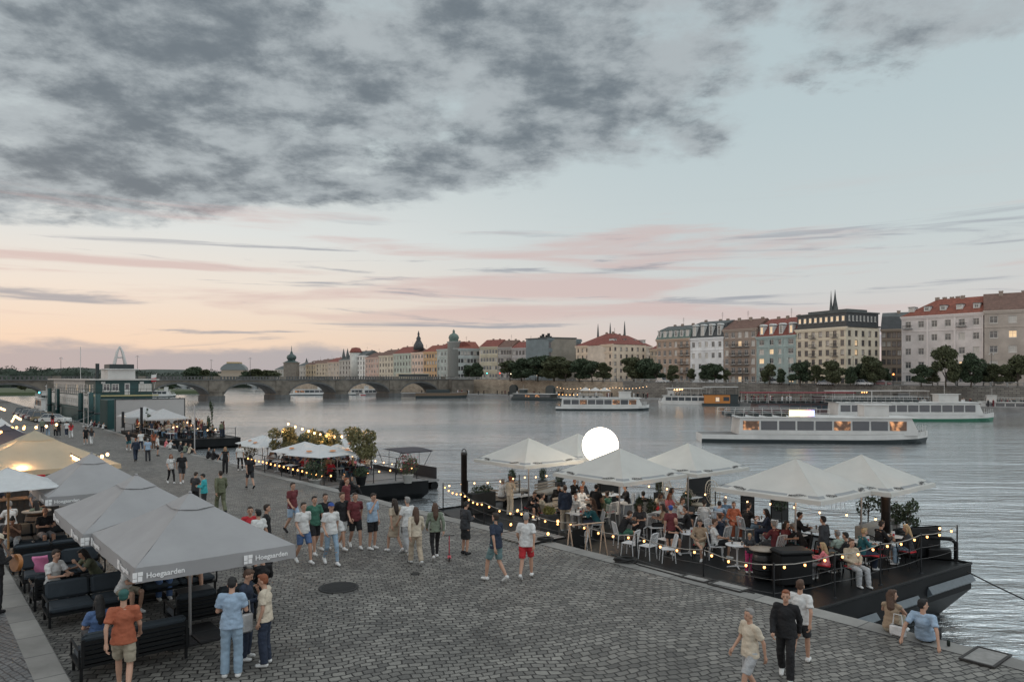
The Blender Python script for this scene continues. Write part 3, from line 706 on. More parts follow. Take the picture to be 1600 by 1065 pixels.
for i in range(8):
    c = T3 @ Vector((L3-.16, 1.6+i*1.65, ze3+1.9)); add_window(h3, c.x, c.y, c.z, ang3+math.pi/2, .6, 1.6, False, M_WFR, False)
building('apartment_house', 'brown-grey house with dark mansard beyond the cream hotel', 1377, 240, 1442, 234, 515, 6, 8, (.25, .20, .16), M_SLATE, 1.5, 10, ww=1.2, seed=4, mansard=(4.2, 2.2, M_DKM), litp=0, chimneys=1, frm=M_WFRD)
building('apartment_house', 'teal and cream house with red mansard roof', 1182.5, 245, 1243.5, 231, 527, 5, 4, (.27, .33, .32), M_RED2, 2.2, 13, ww=2.1, hw=1.7, mansard=(4.0, 2.5, M_RED2), dormers=4, seed=5, arch_dorm=True, litp=.03, frm=M_WFR, pil=3, lit_dorm=.5)
building('apartment_house', 'brown-grey house with many iron balconies and brown-red roof', 1130.5, 255, 1182, 245, 515.5, 6, 5, (.27, .215, .18), M_BRN, 3.6, 13, ww=1.4, seed=6, litp=.04, balcony=lambda f, c: 1 <= f <= 4 and c in (1, 2, 3), frm=M_WFR)
building('apartment_house', 'white house with black mansard and arched dormer windows', 1078.5, 266, 1130, 255, 529, 4, 5, (.72, .74, .76), M_SLATE, 1.2, 13, ww=1.3, hw=1.9, mansard=(5.0, 2.4, M_DKM), dormers=4, arch_dorm=True, seed=7, frm=M_WFR, litp=0)
building('apartment_house', 'brown-beige house with grey roof and recessed top storey', 1026, 279, 1078, 266, 531, 5, 6, (.36, .27, .21), M_SLATE, 1.6, 13, ww=1.3, mansard=(3.6, 1.8, M_COPPER), dormers=6, seed=8, frm=M_WFR, litp=.03, balcony=lambda f, c: f > 0 and c > 3)
pal = building('palace', 'long cream palace with red hipped roof behind the dark trees', 900, 321, 957, 300, 541, 5, 8, (.56, .46, .36), M_RED2, 5.2, 18.2, side='R', ww=1.1, hw=1.5, seed=9, litp=0, hip=True, frm=M_WFRD, chimneys=2)
tP, TP_, LP = pal[0], pal[1], pal[2]
for x, y in ((4, 9), (LP*.5, 9), (LP-3, 9)):
    mb = MB(); mb.tube([TP_ @ Vector((x, y, pal[3]+4)), TP_ @ Vector((x, y, pal[3]+8)), TP_ @ Vector((x, y, pal[3]+10))], [.5, .25, .05], 6); mb.build('finial', M_SLATE, tP)
building('palace', 'cream palace wing with small windows right of the red hipped roof', 957.5, 301, 1018, 318, 538.5, 5, 9, (.54, .46, .38), M_RED2, 4.6, 14, ww=1.0, hw=1.4, seed=10, litp=0, frm=M_WFRD, hip=True, dormers=4)
building('apartment_house', 'narrow cream house with red roof beside the brown-beige house', 1016, 306, 1028, 300, 546, 5, 2, (.5, .41, .32), M_RED2, 3, 12, ww=1.1, seed=11, litp=0)
# modernist block
mo, Tm, Lm, zem, flm = building('office_building', 'flat-roofed grey modern office block with dark glazing', 826, 350, 857, 330, 532, 4, 4, (.22, .20, .17), M_SLATE, 0, 14, seed=12, ww=3.2, hw=2.2, litp=.05, frm=M_WFRD)
building('office_building', 'flat-roofed blue-grey glazed office block behind the trees', 857, 329, 908, 345, 529, 4, 5, (.16, .19, .20), M_SLATE, 0, 14, seed=13, ww=4.2, hw=2.6, litp=.08, frm=M_WFRD)
mb = MB(); 
for i in range(7): mb.box(2+i*2, 3+i*2, 4, 5, zem+.6, zem+1.5+(i % 3)*.7, 0, Tm)
mb.build('roof_plant', M_IRON, mo)
rowr = random.Random(11)
FAR = [('yellow-cream house with dark windows near the bridge head', 750, 398, 778, 392, 542, 4, 6, (.46, .41, .31), M_RED2, 4),
       ('grey house with turreted roof near the bridge head', 778, 390, 800, 385, 543, 4, 5, (.33, .31, .29), M_BRN, 4),
       ('pale grey house left of the modern office block', 800, 384, 826, 378, 544, 4, 5, (.38, .36, .35), M_RED2, 3.6),
       ('grey-blue corner house below the green dome', 683, 412, 709, 398, 546, 4, 5, (.33, .36, .34), M_RED2, 4),
       ('grey-green wing with red roof right of the dome', 709.5, 398, 750, 404, 544, 4, 8, (.36, .38, .37), M_RED, 4),
       ('orange-yellow house with red roof', 662, 432, 683, 424, 550, 4, 5, (.46, .31, .18), M_RED, 4),
       ('pale pink house below the black spire', 643, 448, 662, 440, 551, 4, 4, (.55, .42, .34), M_BRN, 2),
       ('light green gabled house', 615, 470, 643, 452, 553, 4, 6, (.36, .39, .34), M_RED2, 4.5),
       ('pale yellow gabled house', 592, 490, 615, 474, 556, 4, 5, (.47, .42, .34), M_BRN, 4),
       ('pinkish house with brown roof', 571, 508, 592, 492, 559, 4, 5, (.45, .33, .28), M_BRN, 3.5),
       ('tall white house with red-capped corner tower', 549, 528, 571, 512, 556, 5, 5, (.60, .59, .56), M_SLATE, 3.5),
       ('grey house with pointed gables', 530, 548, 549, 532, 563, 4, 4, (.36, .34, .31), M_SLATE, 4),
       ('dim cream house with red roof', 512, 568, 530, 552, 566, 4, 4, (.42, .36, .30), M_RED2, 3.5),
       ('beige house with a low brown roof', 494, 588, 512, 572, 568, 4, 4, (.42, .36, .28), M_BRN, 3.5),
       ('small ochre house of the distant row', 478, 606, 494, 592, 570, 3, 4, (.45, .36, .25), M_BRN, 3.5),
       ('pale house right of the water tower', 464, 622, 478, 610, 572, 3, 3, (.48, .46, .42), M_SLATE, 3),
       ('pale house left of the water tower', 430, 640, 446, 630, 577, 3, 4, (.42, .41, .38), M_SLATE, 3)]
for i, (lb_, u0, Y0, u1, Y1, vE, nf, nc, wc, rf, rh) in enumerate(FAR):
    bb = building('town_house', lb_, u0, Y0, u1-.4, Y1, vE, nf, nc, wc, rf, rh, 14, 4.4, ww=1.5, hw=2.1, seed=30+i, litp=.0, frm=M_WFRD if i % 3 else M_WFR, chimneys=2, side='R' if i in (3,) else None)
    if 'dome' in lb_ and u0 == 683: DOMEB = bb
    if 'black spire' in lb_: SPB = bb
    if 'corner tower' in lb_: TWB = bb
    if 'pointed gables' in lb_:
        for k in range(3):
            mb = MB(); x = bb[2]*(k+.5)/3; mb.tube([bb[1] @ Vector((x, 2, bb[3])), bb[1] @ Vector((x, 2, bb[3]+4)), bb[1] @ Vector((x, 2, bb[3]+9))], [1.6, 1.1, .05], 4, smooth=False); mb.build('spire', M_SLATE, bb[0])
# dome on the corner house
def lathe_at(par, name, X, Y, prof, m, n=14):
    mb = MB(); mb.lathe(prof, n, 0, Matrix.Translation((X, Y, 0))); return mb.build(name, m, par)
Y = 401; X = (709-800)/F*Y; zv = lambda v: CAMZ+(590-v)/F*Y
lathe_at(DOMEB[0], 'tower', X, Y, [(3.4, 4.4), (3.4, zv(535)), (3.8, zv(534.5)), (3.8, zv(533.5))], mat('tower_plaster', (.40, .41, .39), .8))
lathe_at(DOMEB[0], 'dome', X, Y, [(2.6, zv(533.5)), (2.5, zv(530)), (2.9, zv(528)), (2.6, zv(524.5)), (1.8, zv(522)), (.8, zv(520.5)), (.55, zv(518.5)), (.8, zv(517.5)), (.5, zv(516.3)), (.1, zv(514))], M_COPPER)
Y = 444; X = (653-800)/F*Y
lathe_at(SPB[0], 'spire', X, Y+3, [(3.2, zv(549)*1.05), (3.0, zv(543)*1.07), (2.2, zv(540)*1.08), (1.2, zv(537)*1.1), (1.5, zv(535)*1.1), (.9, zv(533)*1.1), (.5, zv(531)*1.1), (.7, zv(529)*1.1), (.1, zv(524)*1.1)], M_DKM)
Y = 524; X = (556-800)/F*Y
lathe_at(TWB[0], 'tower', X, Y, [(4.2, 4), (4.2, zv(550.5))], mat('corner_tower_plaster', (.55, .54, .50), .8, var=.15, scale=.5), 8)
lathe_at(TWB[0], 'tower_roof', X, Y, [(4.7, zv(550.5)), (4.4, zv(549)), (3.0, zv(543.5)), (.3, zv(542.5))], M_RED2, 8)
# water tower with onion dome
Y = 600; X = (455.5-800)/F*Y; wt = thing('water_tower', 'stone water tower with green onion dome above the bridge', 'tower', (X, Y, 0)); 
mb = MB(); mb.box(-5, 5, -5, 5, 2, zv(567)); mb.box(-5.5, 5.5, -5.5, 5.5, zv(567), zv(566)); mb.build('shaft', mat('old_stone', (.22, .19, .16), .9, var=.25, scale=.4), wt)
mb = MB(); mb.lathe([(6.6, zv(566)), (5.6, zv(564.8)), (3.6, zv(563.5)), (3.2, zv(562))], 4, 0, Matrix.Rotation(R(45), 4, 'Z'), smooth=False)
mb.lathe([(2.6, zv(562.5)), (3.6, zv(560.5)), (4.0, zv(558)), (3.4, zv(555.5)), (1.8, zv(553.5)), (1.0, zv(552)), (1.1, zv(550.5)), (.35, zv(548.5)), (.25, zv(543)), (.08, zv(540))], 14); mb.build('onion_dome', mat('verdigris_dark', (.055, .085, .08), .5, var=.2), wt)
# small church spire right of it
Y = 640; X = (479-800)/F*Y; t = thing('church', 'tiny dark church spire right of the onion-domed tower', 'church', (X, Y, 0))
mb = MB(); mb.tube([(0, 0, 2), (0, 0, zv(572)), (0, 0, zv(570)), (0, 0, zv(559))], [1.7, 1.7, 1.9, .1], 6, smooth=False); mb.build('spire', M_SLATE, t)
mb = MB(); mb.box(-4, 4, 1, 9, 2, zv(577)); mb.build('nave', M_PAVE, t)
# twin spires behind the hotel
Y = 330
for uu, tp in ((1298.5, 454), (1304.8, 452)):
    X = (uu-800)/F*Y; t = thing('church_spire', 'left thin dark spire rising behind the cream hotel' if uu < 1300 else 'right broader dark spire rising behind the cream hotel', 'church spire', (X, Y, 0))
    w_ = .75 if uu < 1300 else 1.45
    mb = MB(); mb.tube([(0, 0, 4), (0, 0, zv(487))], [w_, w_], 8, smooth=False); mb.build('shaft', mat('old_stone', (.22, .19, .16)), t)
    mb = MB(); mb.tube([(0, 0, zv(487)), (0, 0, zv(484)), (0, 0, zv(466)), (0, 0, zv(tp))], [w_*1.15, w_, w_*.35, .05], 8, smooth=False); mb.build('steeple', M_SLATE, t)
# domed theatre behind the bridge
Y = 600; X = (366-800)/F*Y; t = thing('theatre', 'broad grey-domed theatre with gilded rim behind the bridge', 'theatre', (X, Y, 0), .2)
mb = MB(); mb.box(-19, 11, -8, 12, 2, zv(583)); mb.box(-9, 9, -6, 10, zv(583), zv(578)); mb.build('wall', mat('theatre_stone', (.34, .28, .22), .85, var=.2), t)
mb = MB(); n = 10; pr = [(-9.8, zv(578)), (-9.3, zv(574)), (-7, zv(570)), (-4.5, zv(567.5)), (4.5, zv(567.5)), (7, zv(570)), (9.3, zv(574)), (9.8, zv(578))]
mb.add([(x, -6.5, z) for x, z in pr]+[(x*.98, 10, z) for x, z in pr], [(k+1, k, 8+k, 9+k) for k in range(7)]+[tuple(range(8)), tuple(reversed(range(8, 16)))], 0); mb.build('dome', mat('theatre_roof', (.17, .19, .19), .5, var=.15), t)
mb = MB(); mb.box(-4.8, 4.8, -6.8, 9, zv(567.5), zv(565.5)); mb.build('crest', mat('gilding', (.45, .33, .16), .5, metal=.3), t)
# ================================================================= PEOPLE
def V(*a): return Vector(a)
def POSE(**k): return k
def base_pose():
    return dict(pel=V(0, 0, .94), che=V(0, .0, 1.30), nek=V(0, .0, 1.47), hed=V(0, .025, 1.62), look=0.0, nod=0.0,
        shL=V(-.175, 0, 1.405), elL=V(-.225, -.03, 1.13), wrL=V(-.22, .05, .88), shR=V(.175, 0, 1.405), elR=V(.225, -.03, 1.13), wrR=V(.22, .05, .88),
        hiL=V(-.09, 0, .92), knL=V(-.105, .02, .50), anL=V(-.11, -.02, .085), hiR=V(.09, 0, .92), knR=V(.105, .02, .50), anR=V(.11, -.02, .085), fL=V(0, 1, 0), fR=V(0, 1, 0))
def mk(**k):
    p = base_pose()
    for a, b in k.items(): p[a] = V(*b) if isinstance(b, tuple) else b
    return p
def shift(p, d):
    for k, v in p.items():
        if isinstance(v, Vector) and k not in ('fL', 'fR'): p[k] = v+Vector(d)
    return p
POSES = {
 'stand': mk(knR=(.12, .05, .5), anR=(.14, .02, .085)),
 'phone': mk(elL=(-.24, .03, 1.15), wrL=(-.09, .25, 1.16), elR=(.24, .03, 1.15), wrR=(.08, .27, 1.18), hed=(0, .05, 1.61), nod=.45),
 'walk': mk(knL=(-.1, .19, .53), anL=(-.1, .24, .10), knR=(.1, -.02, .50), anR=(.1, -.26, .16), elL=(-.24, -.12, 1.15), wrL=(-.23, -.16, .90), elR=(.24, .04, 1.14), wrR=(.22, .22, .95), fR=(0, .8, -.55)),
 'walk2': mk(knR=(.1, .19, .53), anR=(.1, .24, .10), knL=(-.1, -.02, .50), anL=(-.1, -.26, .16), elR=(.24, -.12, 1.15), wrR=(.23, -.16, .90), elL=(-.24, .04, 1.14), wrL=(-.22, .22, .95), fL=(0, .8, -.55)),
 'hold': mk(elR=(.30, .02, 1.17), wrR=(.42, .06, .97), knL=(-.1, .12, .52), anL=(-.1, .12, .09)),
 'face': mk(elR=(.22, .12, 1.17), wrR=(.06, .16, 1.44), hed=(0, .04, 1.61), nod=.2),
 'sit': mk(pel=(0, -.02, .52), che=(0, .03, .90), nek=(0, .06, 1.07), hed=(0, .10, 1.22), shL=(-.175, .04, 1.0), shR=(.175, .04, 1.0), elL=(-.24, .17, .77), elR=(.24, .17, .77), wrL=(-.12, .40, .80), wrR=(.12, .40, .80),
      hiL=(-.09, .0, .51), hiR=(.09, .0, .51), knL=(-.12, .43, .50), knR=(.12, .43, .50), anL=(-.12, .42, .085), anR=(.12, .36, .085), nod=.15),
 'sit_back': mk(pel=(0, .03, .52), che=(0, -.09, .88), nek=(0, -.10, 1.06), hed=(0, -.06, 1.21), shL=(-.175, -.1, .99), shR=(.175, -.1, .99), elL=(-.26, -.02, .74), elR=(.26, -.02, .74), wrL=(-.1, .2, .66), wrR=(.1, .2, .66),
      hiL=(-.09, .03, .51), hiR=(.09, .03, .51), knL=(-.14, .46, .52), knR=(.12, .46, .50), anL=(-.14, .52, .085), anR=(.12, .44, .085)),
 'sit_lean': mk(pel=(0, -.04, .52), che=(0, .14, .86), nek=(0, .23, 1.00), hed=(0, .31, 1.12), shL=(-.17, .2, .95), shR=(.17, .2, .95), elL=(-.22, .36, .76), elR=(.22, .36, .76), wrL=(-.06, .47, .93), wrR=(.10, .55, .78),
      hiL=(-.09, -.02, .51), hiR=(.09, -.02, .51), knL=(-.13, .42, .50), knR=(.13, .42, .50), anL=(-.13, .36, .085), anR=(.13, .40, .085), nod=.5),
 'sit_cross': mk(pel=(0, .0, .52), che=(0, -.06, .89), nek=(0, -.06, 1.06), hed=(0, -.02, 1.21), shL=(-.175, -.06, 1.0), shR=(.175, -.06, 1.0), elL=(-.25, .04, .75), elR=(.25, .08, .76), wrL=(-.02, .28, .68), wrR=(.08, .34, .72),
      hiL=(-.09, .0, .51), hiR=(.09, .0, .51), knL=(-.11, .44, .50), knR=(.02, .45, .62), anL=(-.12, .42, .085), anR=(-.22, .62, .40), fR=(-.3, .9, -.3), nod=.2),
 'drink': mk(pel=(0, -.02, .52), che=(0, .0, .90), nek=(0, .01, 1.07), hed=(0, .04, 1.22), shL=(-.175, 0, 1.0), shR=(.175, 0, 1.0), elL=(-.24, .17, .77), elR=(.30, .16, .98), wrL=(-.12, .40, .80), wrR=(.08, .22, 1.16),
      hiL=(-.09, .0, .51), hiR=(.09, .0, .51), knL=(-.12, .43, .50), knR=(.12, .43, .50), anL=(-.12, .42, .085), anR=(.12, .36, .085)),
 # sitting on the ground, lower legs hanging over the edge
 'edge_back': mk(pel=(0, -.02, .11), che=(0, -.20, .45), nek=(0, -.23, .62), hed=(0, -.20, .77), shL=(-.18, -.22, .56), shR=(.18, -.22, .56), elL=(-.30, -.34, .33), elR=(.28, -.36, .33), wrL=(-.34, -.42, .07), wrR=(.33, -.45, .07),
      hiL=(-.09, 0, .11), hiR=(.09, 0, .11), knL=(-.14, .36, .16), knR=(.14, .34, .17), anL=(-.14, .45, -.24), anR=(.14, .40, -.24), look=-.9),
 'edge_knee': mk(pel=(0, -.02, .11), che=(0, .02, .47), nek=(0, .05, .64), hed=(0, .08, .79), shL=(-.16, .03, .57), shR=(.16, .03, .57), elL=(-.24, .18, .40), elR=(.24, .18, .40), wrL=(-.12, .36, .38), wrR=(.1, .38, .38),
      hiL=(-.09, 0, .11), hiR=(.09, 0, .11), knL=(-.13, .33, .34), knR=(.14, .36, .30), anL=(-.12, .46, .0), anR=(.14, .52, -.02), look=-1.1),
}
def _cap(mb, a, b, ra, rb, n=12, fx=1.0, ends=True, ax=None):
    """tapered capsule a->b; fx widens across ax"""
    a = Vector(a); b = Vector(b); d = (b-a); L = max(d.length, 1e-4); d = d/L
    side = (ax or V(1, 0, 0)); side = (side-d*side.dot(d))
    if side.length < .1: side = V(0, 1, 0)-d*d.y
    side.normalize(); up = side.cross(d).normalized()
    prof = []
    if ends:
        for k in range(5): t = math.pi/2*k/5; prof.append((-ra*math.cos(t), max(.0015, ra*math.sin(t))))
    prof += [(0, ra), (L*.5, (ra+rb)/2), (L, rb)]
    if ends:
        for k in range(1, 6): t = math.pi/2*k/5; prof.append((L+rb*math.sin(t), max(.0015, rb*math.cos(t))))
    vs = []; fs = []
    for (h, r) in prof:
        for j in range(n): t = 2*math.pi*j/n; vs.append(a+d*h+side*(r*fx*math.cos(t))+up*(r*math.sin(t)))
    for i in range(len(prof)-1):
        for j in range(n): fs.append((i*n+j, i*n+(j+1) % n, (i+1)*n+(j+1) % n, (i+1)*n+j))
    fs.append(tuple(reversed(range(n)))); fs.append(tuple(range(len(vs)-n, len(vs))))
    mb.add(vs, fs, 0, None, True)
def remesh(mb, name, vox, sm=2, wr=0.0, seed=0):
    me = mb.mesh(name, []); o = bpy.data.objects.new(name, me); col.objects.link(o)
    r = o.modifiers.new('r', 'REMESH'); r.mode = 'VOXEL'; r.voxel_size = vox; r.use_smooth_shade = True
    if sm: s = o.modifiers.new('s', 'SMOOTH'); s.iterations = sm; s.factor = .5
    dg = bpy.context.evaluated_depsgraph_get(); dg.update()
    m2 = bpy.data.meshes.new_from_object(o.evaluated_get(dg)); m2.name = name
    bpy.data.objects.remove(o); bpy.data.meshes.remove(me)
    if wr:
        sv = Vector((seed*3.1, 0, 0))
        for v, nn in zip(m2.vertices, [n.vector.copy() for n in m2.vertex_normals]):
            p = v.co; f = noise.noise(Vector((p.x*9, p.y*9, p.z*15))+sv)*.7+noise.noise(Vector((p.x*22, p.y*22, p.z*30))+sv)*.3
            v.co = p+nn*(f*wr)
    return m2
def joints_arm(p, s): return p['sh'+s], p['el'+s], p['wr'+s]
def head_frame(p):
    return Matrix.Translation(p['hed']) @ Matrix.Rotation(p['look'], 4, 'Z') @ Matrix.Rotation(-p['nod'], 4, 'X')
def body_mesh(pose, fem):
    p = POSES[pose]; mb = MB(); sh = .93 if fem else 1.0; li = .9 if fem else 1
    _cap(mb, p['pel']+V(-.06, 0, 0), p['pel']+V(.06, 0, 0), .105, .105)
    _cap(mb, p['pel']+V(0, 0, .02), p['che'], .105, .115*sh, fx=1.25); _cap(mb, p['che'], p['nek']-V(0, 0, .06), .115*sh, .06, fx=1.4)
    _cap(mb, p['shL'], p['shR'], .052*li, .052*li)
    _cap(mb, p['nek']-V(0, 0, .06), p['hed']-V(0, .01, .04), .055*li, .048*li)
    H = head_frame(p)
    def E(c, r): mb.ell(c, r, 12, 10, 0, H)
    E((0, -.005, .025), (.075, .092, .095)); E((0, .02, -.045), (.055, .068, .07)); E((0, .052, -.085), (.026, .026, .024))
    mb.tube([H @ V(0, .085, .01), H @ V(0, .108, -.035)], [.008, .015], 6)
    for s in (-1, 1): E((s*.077, -.005, -.02), (.012, .022, .032))
    for s in 'LR':
        a, b, c = joints_arm(p, s)
        _cap(mb, a, b, .047*li, .036*li); _cap(mb, b, c, .037*li, .024*li)
        d = (c-b).normalized(); _cap(mb, c, c+d*.065, .024, .026, fx=1.5)
        h, k, n_ = p['hi'+s], p['kn'+s], p['an'+s]
        _cap(mb, h, k, .085, .053*li); _cap(mb, k+(n_-k)*.0, k+(n_-k)*.35, .052, .053*li); _cap(mb, k+(n_-k)*.35, n_, .053*li, .033)
        f = p['f'+s].normalized(); _cap(mb, n_-V(0, 0, .035)-f*.03, n_-V(0, 0, .05)+f*.13, .036, .028, fx=1.2)
    me = remesh(mb, 'person', .013, 2)
    # fingers and thumbs, eyes and mouth as extra geometry of the same mesh
    bm = bmesh.new(); bm.from_mesh(me); ex = MB()
    for s in 'LR':
        a, b, c = joints_arm(p, s); d = (c-b).normalized(); sg = -1 if s == 'L' else 1
        side = d.cross(V(sg, 0, 0)); side = side if side.length > .2 else V(0, 1, 0); side.normalize(); nrm = d.cross(side).normalized()
        if nrm.z > 0 and abs(nrm.z) > .5: nrm = -nrm
        if abs(nrm.x) > .5 and nrm.x*sg > 0: nrm = -nrm
        for k in range(4):
            o_ = (k-1.5)*.0175; ln = (.072, .082, .076, .058)[k]
            q0 = c+d*.075+side*o_; q1 = q0+d*ln*.5+nrm*.006; q2 = q1+d*ln*.32+nrm*.022; q3 = q2+d*ln*.12+nrm*.022
            ex.tube([q0, q1, q2, q3], [.0095, .009, .0078, .005], 6)
        t0 = c+d*.03-side*.026*(1); ex.tube([t0, t0+d*.03-side*.018+nrm*.008, t0+d*.055-side*.02+nrm*.018], [.012, .011, .008], 6)
    H = head_frame(p)
    for s in (-1, 1):
        ex.ell((s*.03, .078, .0), (.012, .008, .006), 8, 6, 1, H); ex.ell((s*.03, .083, .022), (.018, .005, .004), 8, 4, 1, H)
    ex.ell((0, .083, -.062), (.022, .006, .006), 8, 4, 2, H)
    m2 = ex.mesh('x', []); n0 = len(me.polygons); bm.from_mesh(m2); bm.to_mesh(me); bm.free()
    for i, pl in enumerate(me.polygons):
        pl.use_smooth = True
        pl.material_index = ex.mi[i-n0] if i >= n0 else 0
    bpy.data.meshes.remove(m2); return me
def top_mesh(pose, kind, fem):
    p = POSES[pose]; mb = MB(); k = .010 if kind != 'jacket' else .02; sh = .93 if fem else 1.0; li = .9 if fem else 1
    lo = p['pel']+(p['pel']-p['che']).normalized()*(.075 if kind != 'jacket' else .11)*(1 if p['pel'].z > .7 else .35)
    ux = (p['shR']-p['shL']).normalized()
    _cap(mb, lo, p['pel']*.45+p['che']*.55, .142*(.93 if fem else 1)+k, .116*sh+k, fx=1.34, ends=False, n=20); _cap(mb, p['pel']*.45+p['che']*.55, p['che'], .108*sh+k, .118*sh+k, fx=1.28, n=20); _cap(mb, p['che'], p['nek']-V(0, 0, .055), .118*sh+k, .062+k*.5, fx=1.38)
    if fem:
        for s in (-1, 1): mb.ell(p['che']+V(s*.06, .085, -.01), (.055, .05, .055), 8, 6)
    for s in 'LR':
        a, b, c = joints_arm(p, s)
        _cap(mb, p['nek']-V(0, 0, .045), a-V(0, 0, .002), .052, .056*li+k)
        if kind == 'tank': continue
        if kind == 'tee': _cap(mb, a, a.lerp(b, .72), .056*li+k, .058*li+k, ends=False, n=16); mb.ell(a, (.058*li+k,)*3, 10, 8)
        else: _cap(mb, a, b, .054*li+k, .045*li+k); _cap(mb, b, c.lerp(b, .04), .045*li+k, .034*li+k*.6)
    me = remesh(mb, 'shirt', .015, 1, .018, len(pose+kind))
    return me
def bot_mesh(pose, kind, fem):
    p = POSES[pose]; mb = MB(); k = .012; li = .95 if fem else 1
    w = p['pel'].lerp(p['che'], .12)
    _cap(mb, p['pel']+V(-.06, 0, 0), p['pel']+V(.06, 0, 0), .108+k, .108+k); _cap(mb, p['pel'], w, .112+k, .104+k, fx=1.22, ends=False)
    if kind in ('skirt', 'dress'):
        kk = (p['knL']+p['knR'])/2; h = p['pel']
        end = h.lerp(kk, .98 if kind == 'dress' else .8)
        _cap(mb, h, end, .125, .155, fx=1.25, ends=False, n=22)
    else:
        for s in 'LR':
            h, kn, an = p['hi'+s], p['kn'+s], p['an'+s]
            if kind == 'shorts': _cap(mb, h, kn.lerp(h, .12), .093+k, .078+k, ends=False, n=16); mb.ell(h, (.095+k,)*3, 10, 8)
            elif kind == 'slim': _cap(mb, h, kn, .086+k*.5, .058+k*.5); _cap(mb, kn, an.lerp(kn, .05), .058+k*.5, .044, ends=False); mb.ell(kn, (.06+k*.5,)*3, 10, 8)
            else: _cap(mb, h, kn, .09+k, .068+k); _cap(mb, kn, an.lerp(kn, -.02), .068+k, .064+k, ends=False, n=16); mb.ell(kn, (.068+k,)*3, 10, 8)
    return remesh(mb, 'trousers', .015, 1, .015, 5)
def shoe_mesh(pose):
    p = POSES[pose]; mb = MB()
    for s in 'LR':
        n_ = p['an'+s]; f = p['f'+s].normalized(); u_ = V(0, 0, 1)-f*f.z; u_.normalize()
        _cap(mb, n_-V(0, 0, .036)-f*.035, n_-V(0, 0, .05)+f*.138, .045, .036, fx=1.18); _cap(mb, n_-V(0, 0, .035), n_, .045, .040)
    return remesh(mb, 'shoes', .012, 1)
def hair_mesh(pose, kind):
    p = POSES[pose]; H = head_frame(p); mb = MB()
    def E(c, r): mb.ell(c, r, 14, 10, 0, H)
    if kind == 'cap':
        E((0, -.012, .055), (.085, .098, .075)); mb.box(-.055, .055, .05, .165, .045, .056, 0, H); E((0, -.04, -.0), (.077, .065, .06)); return remesh(mb, 'hat', .011, 2)
    if kind == 'hat':
        E((0, -.005, .075), (.085, .095, .075)); mb.lathe([(.02, .04), (.20, .045), (.205, .052), (.02, .06)], 20, 0, H, True); return remesh(mb, 'hat', .010, 1)
    E((0, -.022, .045), (.082, .088, .085)); E((0, -.04, .0), (.078, .066, .075))
    if kind != 'short': E((0, .03, .098), (.062, .06, .030))
    else: E((0, .035, .10), (.058, .052, .028))
    if kind == 'bun': E((0, -.10, .10), (.045, .045, .045))
    if kind in ('long', 'tail'):
        back = (p['nek']-p['hed']).normalized(); b0 = H @ V(0, -.055, .0)
        if kind == 'long':
            q = p['nek']+V(0, -.10, -.10); _cap(mb, b0, q, .072, .062, fx=1.25); _cap(mb, q, q+V(0, .0, -.13), .062, .03, fx=1.4)
            for s in (-1, 1): mb.tube([H @ V(s*.072, .01, .03), H @ V(s*.085, 0, -.08), p['nek']+V(s*.09, .03, -.04)], [.022, .028, .018], 7)
        else: mb.tube([H @ V(0, -.10, .05), H @ V(0, -.15, 0), H @ V(0, -.13, -.16)], [.03, .034, .015], 8)
    if kind == 'beard': pass
    me = remesh(mb, 'hair', .011, 1)
    for v, nn in zip(me.vertices, [n.vector.copy() for n in me.vertex_normals]):
        c = v.co; v.co = c+nn*noise.noise(Vector((c.x*60, c.y*60, c.z*22)))*.006
    return me
PM = {}
def pmesh(kind, *a):
    k = (kind,)+a
    if k not in PM:
        PM[k] = {'body': body_mesh, 'top': top_mesh, 'bot': bot_mesh, 'shoe': shoe_mesh, 'hair': hair_mesh}[kind](*a)
        me = PM[k]
        while len(me.materials) < (3 if kind == 'body' else 1): me.materials.append(None)
    return PM[k]
COL = dict(white=(.62, .62, .61), cream=(.55, .48, .38), black=(.010, .010, .012), navy=(.02, .03, .055), teal=(.02, .11, .13), turquoise=(.04, .38, .42), green=(.04, .13, .09), olive=(.12, .13, .08), sage=(.17, .20, .15),
    maroon=(.13, .025, .03), red=(.48, .03, .04), pink=(.70, .20, .22), orange=(.50, .16, .07), brown=(.12, .07, .05), grey=(.20, .20, .21), dgrey=(.035, .037, .042), lgrey=(.38, .39, .40), lblue=(.30, .40, .52), blue=(.08, .14, .28), denim=(.11, .18, .26), ldenim=(.24, .33, .42),
    beige=(.40, .33, .25), tan=(.30, .22, .15), khaki=(.33, .29, .22), mint=(.36, .44, .38), crimson=(.38, .03, .09), magenta=(.45, .04, .14), rust=(.35, .10, .05), slate=(.13, .21, .22))
HAIRC = dict(black=(.012, .011, .011), dark=(.03, .02, .015), brown=(.075, .04, .025), blond=(.38, .26, .14), grey=(.25, .24, .23), red=(.22, .07, .03), blue=(.02, .06, .25), green=(.02, .09, .08), straw=(.5, .44, .34))
SKIN = [(.46, .27, .19), (.40, .22, .15), (.50, .31, .23), (.30, .16, .11)]
M_EYE = mat('dark_eye', (.03, .02, .02), .4, var=0); M_LIP = mat('lip', (.35, .12, .10), .6, var=0)
def fab(c): return cmat('cloth', COL[c])
def ol(name, me, par, ms):
    o = link(name, me, par)
    for i, m in enumerate(ms): o.material_slots[i].link = 'OBJECT'; o.material_slots[i].material = m
    return o
